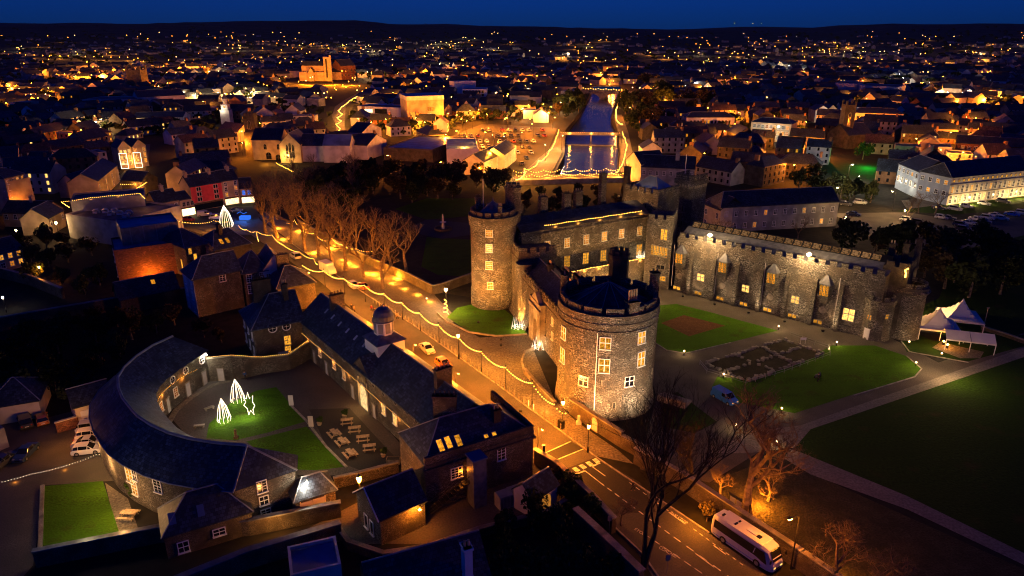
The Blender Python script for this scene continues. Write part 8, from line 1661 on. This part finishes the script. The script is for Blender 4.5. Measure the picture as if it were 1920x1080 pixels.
for idx, (q, a, w, d, y) in enumerate(houses):
    mt, mn = rnd.choices(WALLS, (3, 3, 3, 5, 1, 5, 1))[0]; eave = rnd.choice((3.0, 5.2, 5.6, 5.6, 6, 8)) ; rise = d * rnd.uniform(.3, .42); hip = rnd.random() < .25; flat = rnd.random() < .07; u = Vector((math.cos(a), math.sin(a))); n_ = Vector((-u.y, u.x))
    p0 = q - u * w / 2 - n_ * d / 2
    if n_.y < 0: p0 = q + u * w / 2 + n_ * d / 2; u = -u
    if idx < 262:
        lit = rnd.random(); pl = .0 if lit < .45 else (.18 if lit < .9 else .6); near = min(LMK, key=lambda l: (l[1] - q).length); dv = q - near[1]; dr = DIRS[int(((math.atan2(dv.y, dv.x) + math.pi / 8) % (2 * math.pi)) // (math.pi / 4))]
        sty = {3.0: 'single storey', 8: 'three storey'}.get(eave, 'two storey'); shp = 'flat roofed' if flat else ('hip roofed' if hip else 'gabled')
        key = (mn, sty, shp, near[0], dr); cnt[key] = cnt.get(key, 0) + 1; k = cnt[key]; od = ('', 'second ', 'third ', 'fourth ', 'fifth ', 'sixth ', 'seventh ', 'eighth ')[min(k - 1, 7)]
        lb = f'{od}{mn} {sty} {shp} house {dr} of {near[0]}'
        B = building('town_house', lb, 'house', p0, p0 + u * w, d, eave, 0 if flat else rise, d * .45 if hip else 0, d * .45 if hip else 0, mt, 'flatroof' if flat else rnd.choice(('slate', 'slate2', 'slate2', 'tile_brown')), .25, ridgecap=False, group='houses of the night town')
        T = B_T[B.name][0]; wd, wlt = MB(), MB(); small_windows(wd, wlt, T, w, eave, y, pl)
        if wd.f: wd.build('window', 'windowdark', B, kind='stuff')
        if wlt.f: wlt.build('lit_window', rnd.choice(('lit1', 'lit2', 'litwhite')), B, kind='stuff')
        # end wall window row
        if not flat and rnd.random() < .8: place('chimney', chm, B, T @ Vector((rnd.choice((.8, w - .8)), d / 2, eave + rise - .9)), math.atan2(u.y, u.x))
    else:
        T, rz, L = frame(p0, p0 + u * w); m = stuff[mt]; m.T = T; m.prism([(0, 0), (w, 0), (w, d), (0, d)], 0, eave, cap=flat, base=False)
        sroof.T = T
        if not flat:
            for f in ([(-.3, -.3, eave), (w + .3, -.3, eave), (w + .3, d / 2, eave + rise), (-.3, d / 2, eave + rise)], [(w + .3, d + .3, eave), (-.3, d + .3, eave), (-.3, d / 2, eave + rise), (w + .3, d / 2, eave + rise)]): sroof.face(f)
            for x_ in (0, w): m.face([(x_, 0, eave), (x_, d, eave), (x_, d / 2, eave + rise)])
        pl = .2 if rnd.random() < .35 else 0
        if pl: dummy = MB(); small_windows(dummy, WL[idx % 3], T, w, eave, y, pl)
for k, m in stuff.items(): m.T = None; m.build('distant_house_walls', k, label='distant ' + dict(WALLS)[k] + ' house walls too many to count across the far town', cat='houses', kind='stuff')
sroof.T = None; sroof.build('distant_house_roofs', 'slate2', label='distant dark slate roofs too many to count across the far town', cat='roofs', kind='stuff')
for m, mt, nm in zip(WL, ('lit1', 'lit2', 'litwhite'), ('amber', 'golden', 'pale')): m.build('distant_windows', mt, label='tiny ' + nm + ' lit windows sprinkled over the far town', cat='windows', kind='stuff')
# farthest suburbs: roofs and hedgerows on the plain and hills
fm_ = MB(); fr_ = MB(); fw2 = MB()
for k in range(1500):
    x = rnd.uniform(-80, 2000); y = 66 + 68 * rnd.random() ** .75; p = terrain_hit(x, y, 0)
    if p.length < 1150 or p.length > 6000 or inpoly(p.xy, river_poly): continue
    if noise.noise(Vector((p.x / 420, p.y / 420, 2))) < -.05: continue
    a = ang_field(p.x, p.y) + rnd.choice((0, 1.57)); w, d = rnd.uniform(10, 26), rnd.uniform(8, 13); e = rnd.uniform(4, 7); z0 = hill(p.x, p.y) - .5; T = Matrix.Translation((p.x, p.y, z0)) @ Matrix.Rotation(a, 4, 'Z')
    fm_.T = T; fm_.prism([(0, 0), (w, 0), (w, d), (0, d)], 0, e, cap=False, base=False); fr_.T = T
    for f in ([(-.3, -.3, e), (w + .3, -.3, e), (w + .3, d / 2, e + 3.4), (-.3, d / 2, e + 3.4)], [(w + .3, d + .3, e), (-.3, d + .3, e), (-.3, d / 2, e + 3.4), (w + .3, d / 2, e + 3.4)]): fr_.face(f)
    for x_ in (0, w): fm_.face([(x_, 0, e), (x_, d, e), (x_, d / 2, e + 3.4)])
    if rnd.random() < .3: fw2.T = T; s = rnd.uniform(1, w - 3); fw2.box(s, s + 2, -.2, 0, 1.5, 3.5); fw2.box(s, s + 2, d, d + .2, 1.5, 3.5)
for m, mt, nm, lb, ct_ in ((fm_, 'greyrender', 'suburb_house_walls', 'pale walls of the farthest suburbs under the hills', 'houses'), (fr_, 'slate2', 'suburb_house_roofs', 'dark roofs of the farthest suburbs under the hills', 'roofs'), (fw2, 'lit2', 'suburb_windows', 'tiny lit windows of the farthest suburbs', 'windows')): m.T = None; m.build(nm, mt, label=lb, cat=ct_, kind='stuff')
tm_ = MB(); lm_ = leafy(55, 26, 1, 1, .42, 4)
for k in range(1900):
    x = rnd.uniform(-80, 2000); y = 50 + 205 * rnd.random() ** 1.25; p = terrain_hit(x, y, 0)
    if p.length < 330 or any(hits(poly, p.xy, 3) for poly, _ in EXC if p.length < 1200): continue
    s = rnd.uniform(2.2, 4.6) * (1 + min(p.length, 5000) / 3500); z0 = hill(p.x, p.y) - 1
    base_i = len(tm_.v); tm_.v.extend(Vector((p.x + v.x * s, p.y + v.y * s, z0 + v.z * s * .8)) for v in lm_.v); tm_.f.extend([[i + base_i for i in f] for f in lm_.f])
tm_.build('distant_woods', 'leaf_dark', label='dark hedgerows and woods spread through the far town and hills', cat='woods', kind='stuff')
for t in [LT, LC2, PT] + list(CT.values()):
    def rm(o_):
        for c_ in KIDS.get(o_.name, ()): rm(c_)
        bpy.data.objects.remove(o_)
    rm(t)

# ================================================================ EVENING HAZE
hz = MB(); hz.box(-9000, 9000, -300, 15500, -6, 620); hzo = hz.build('haze', None, kind='stuff', label='thin evening haze over the whole town', cat='haze')
m, nt, b = newmat('haze'); nt.nodes.remove(b); pv_ = nt.nodes.new('ShaderNodeVolumePrincipled'); pv_.inputs['Color'].default_value = (.35, .62, 1, 1); pv_.inputs['Density'].default_value = .000007; nt.links.new(pv_.outputs[0], nt.nodes['Material Output'].inputs['Volume']); hzo.data.materials.append(m)
cy.volume_bounces = 0; cy.volume_step_rate = 20; cy.volume_max_steps = 32
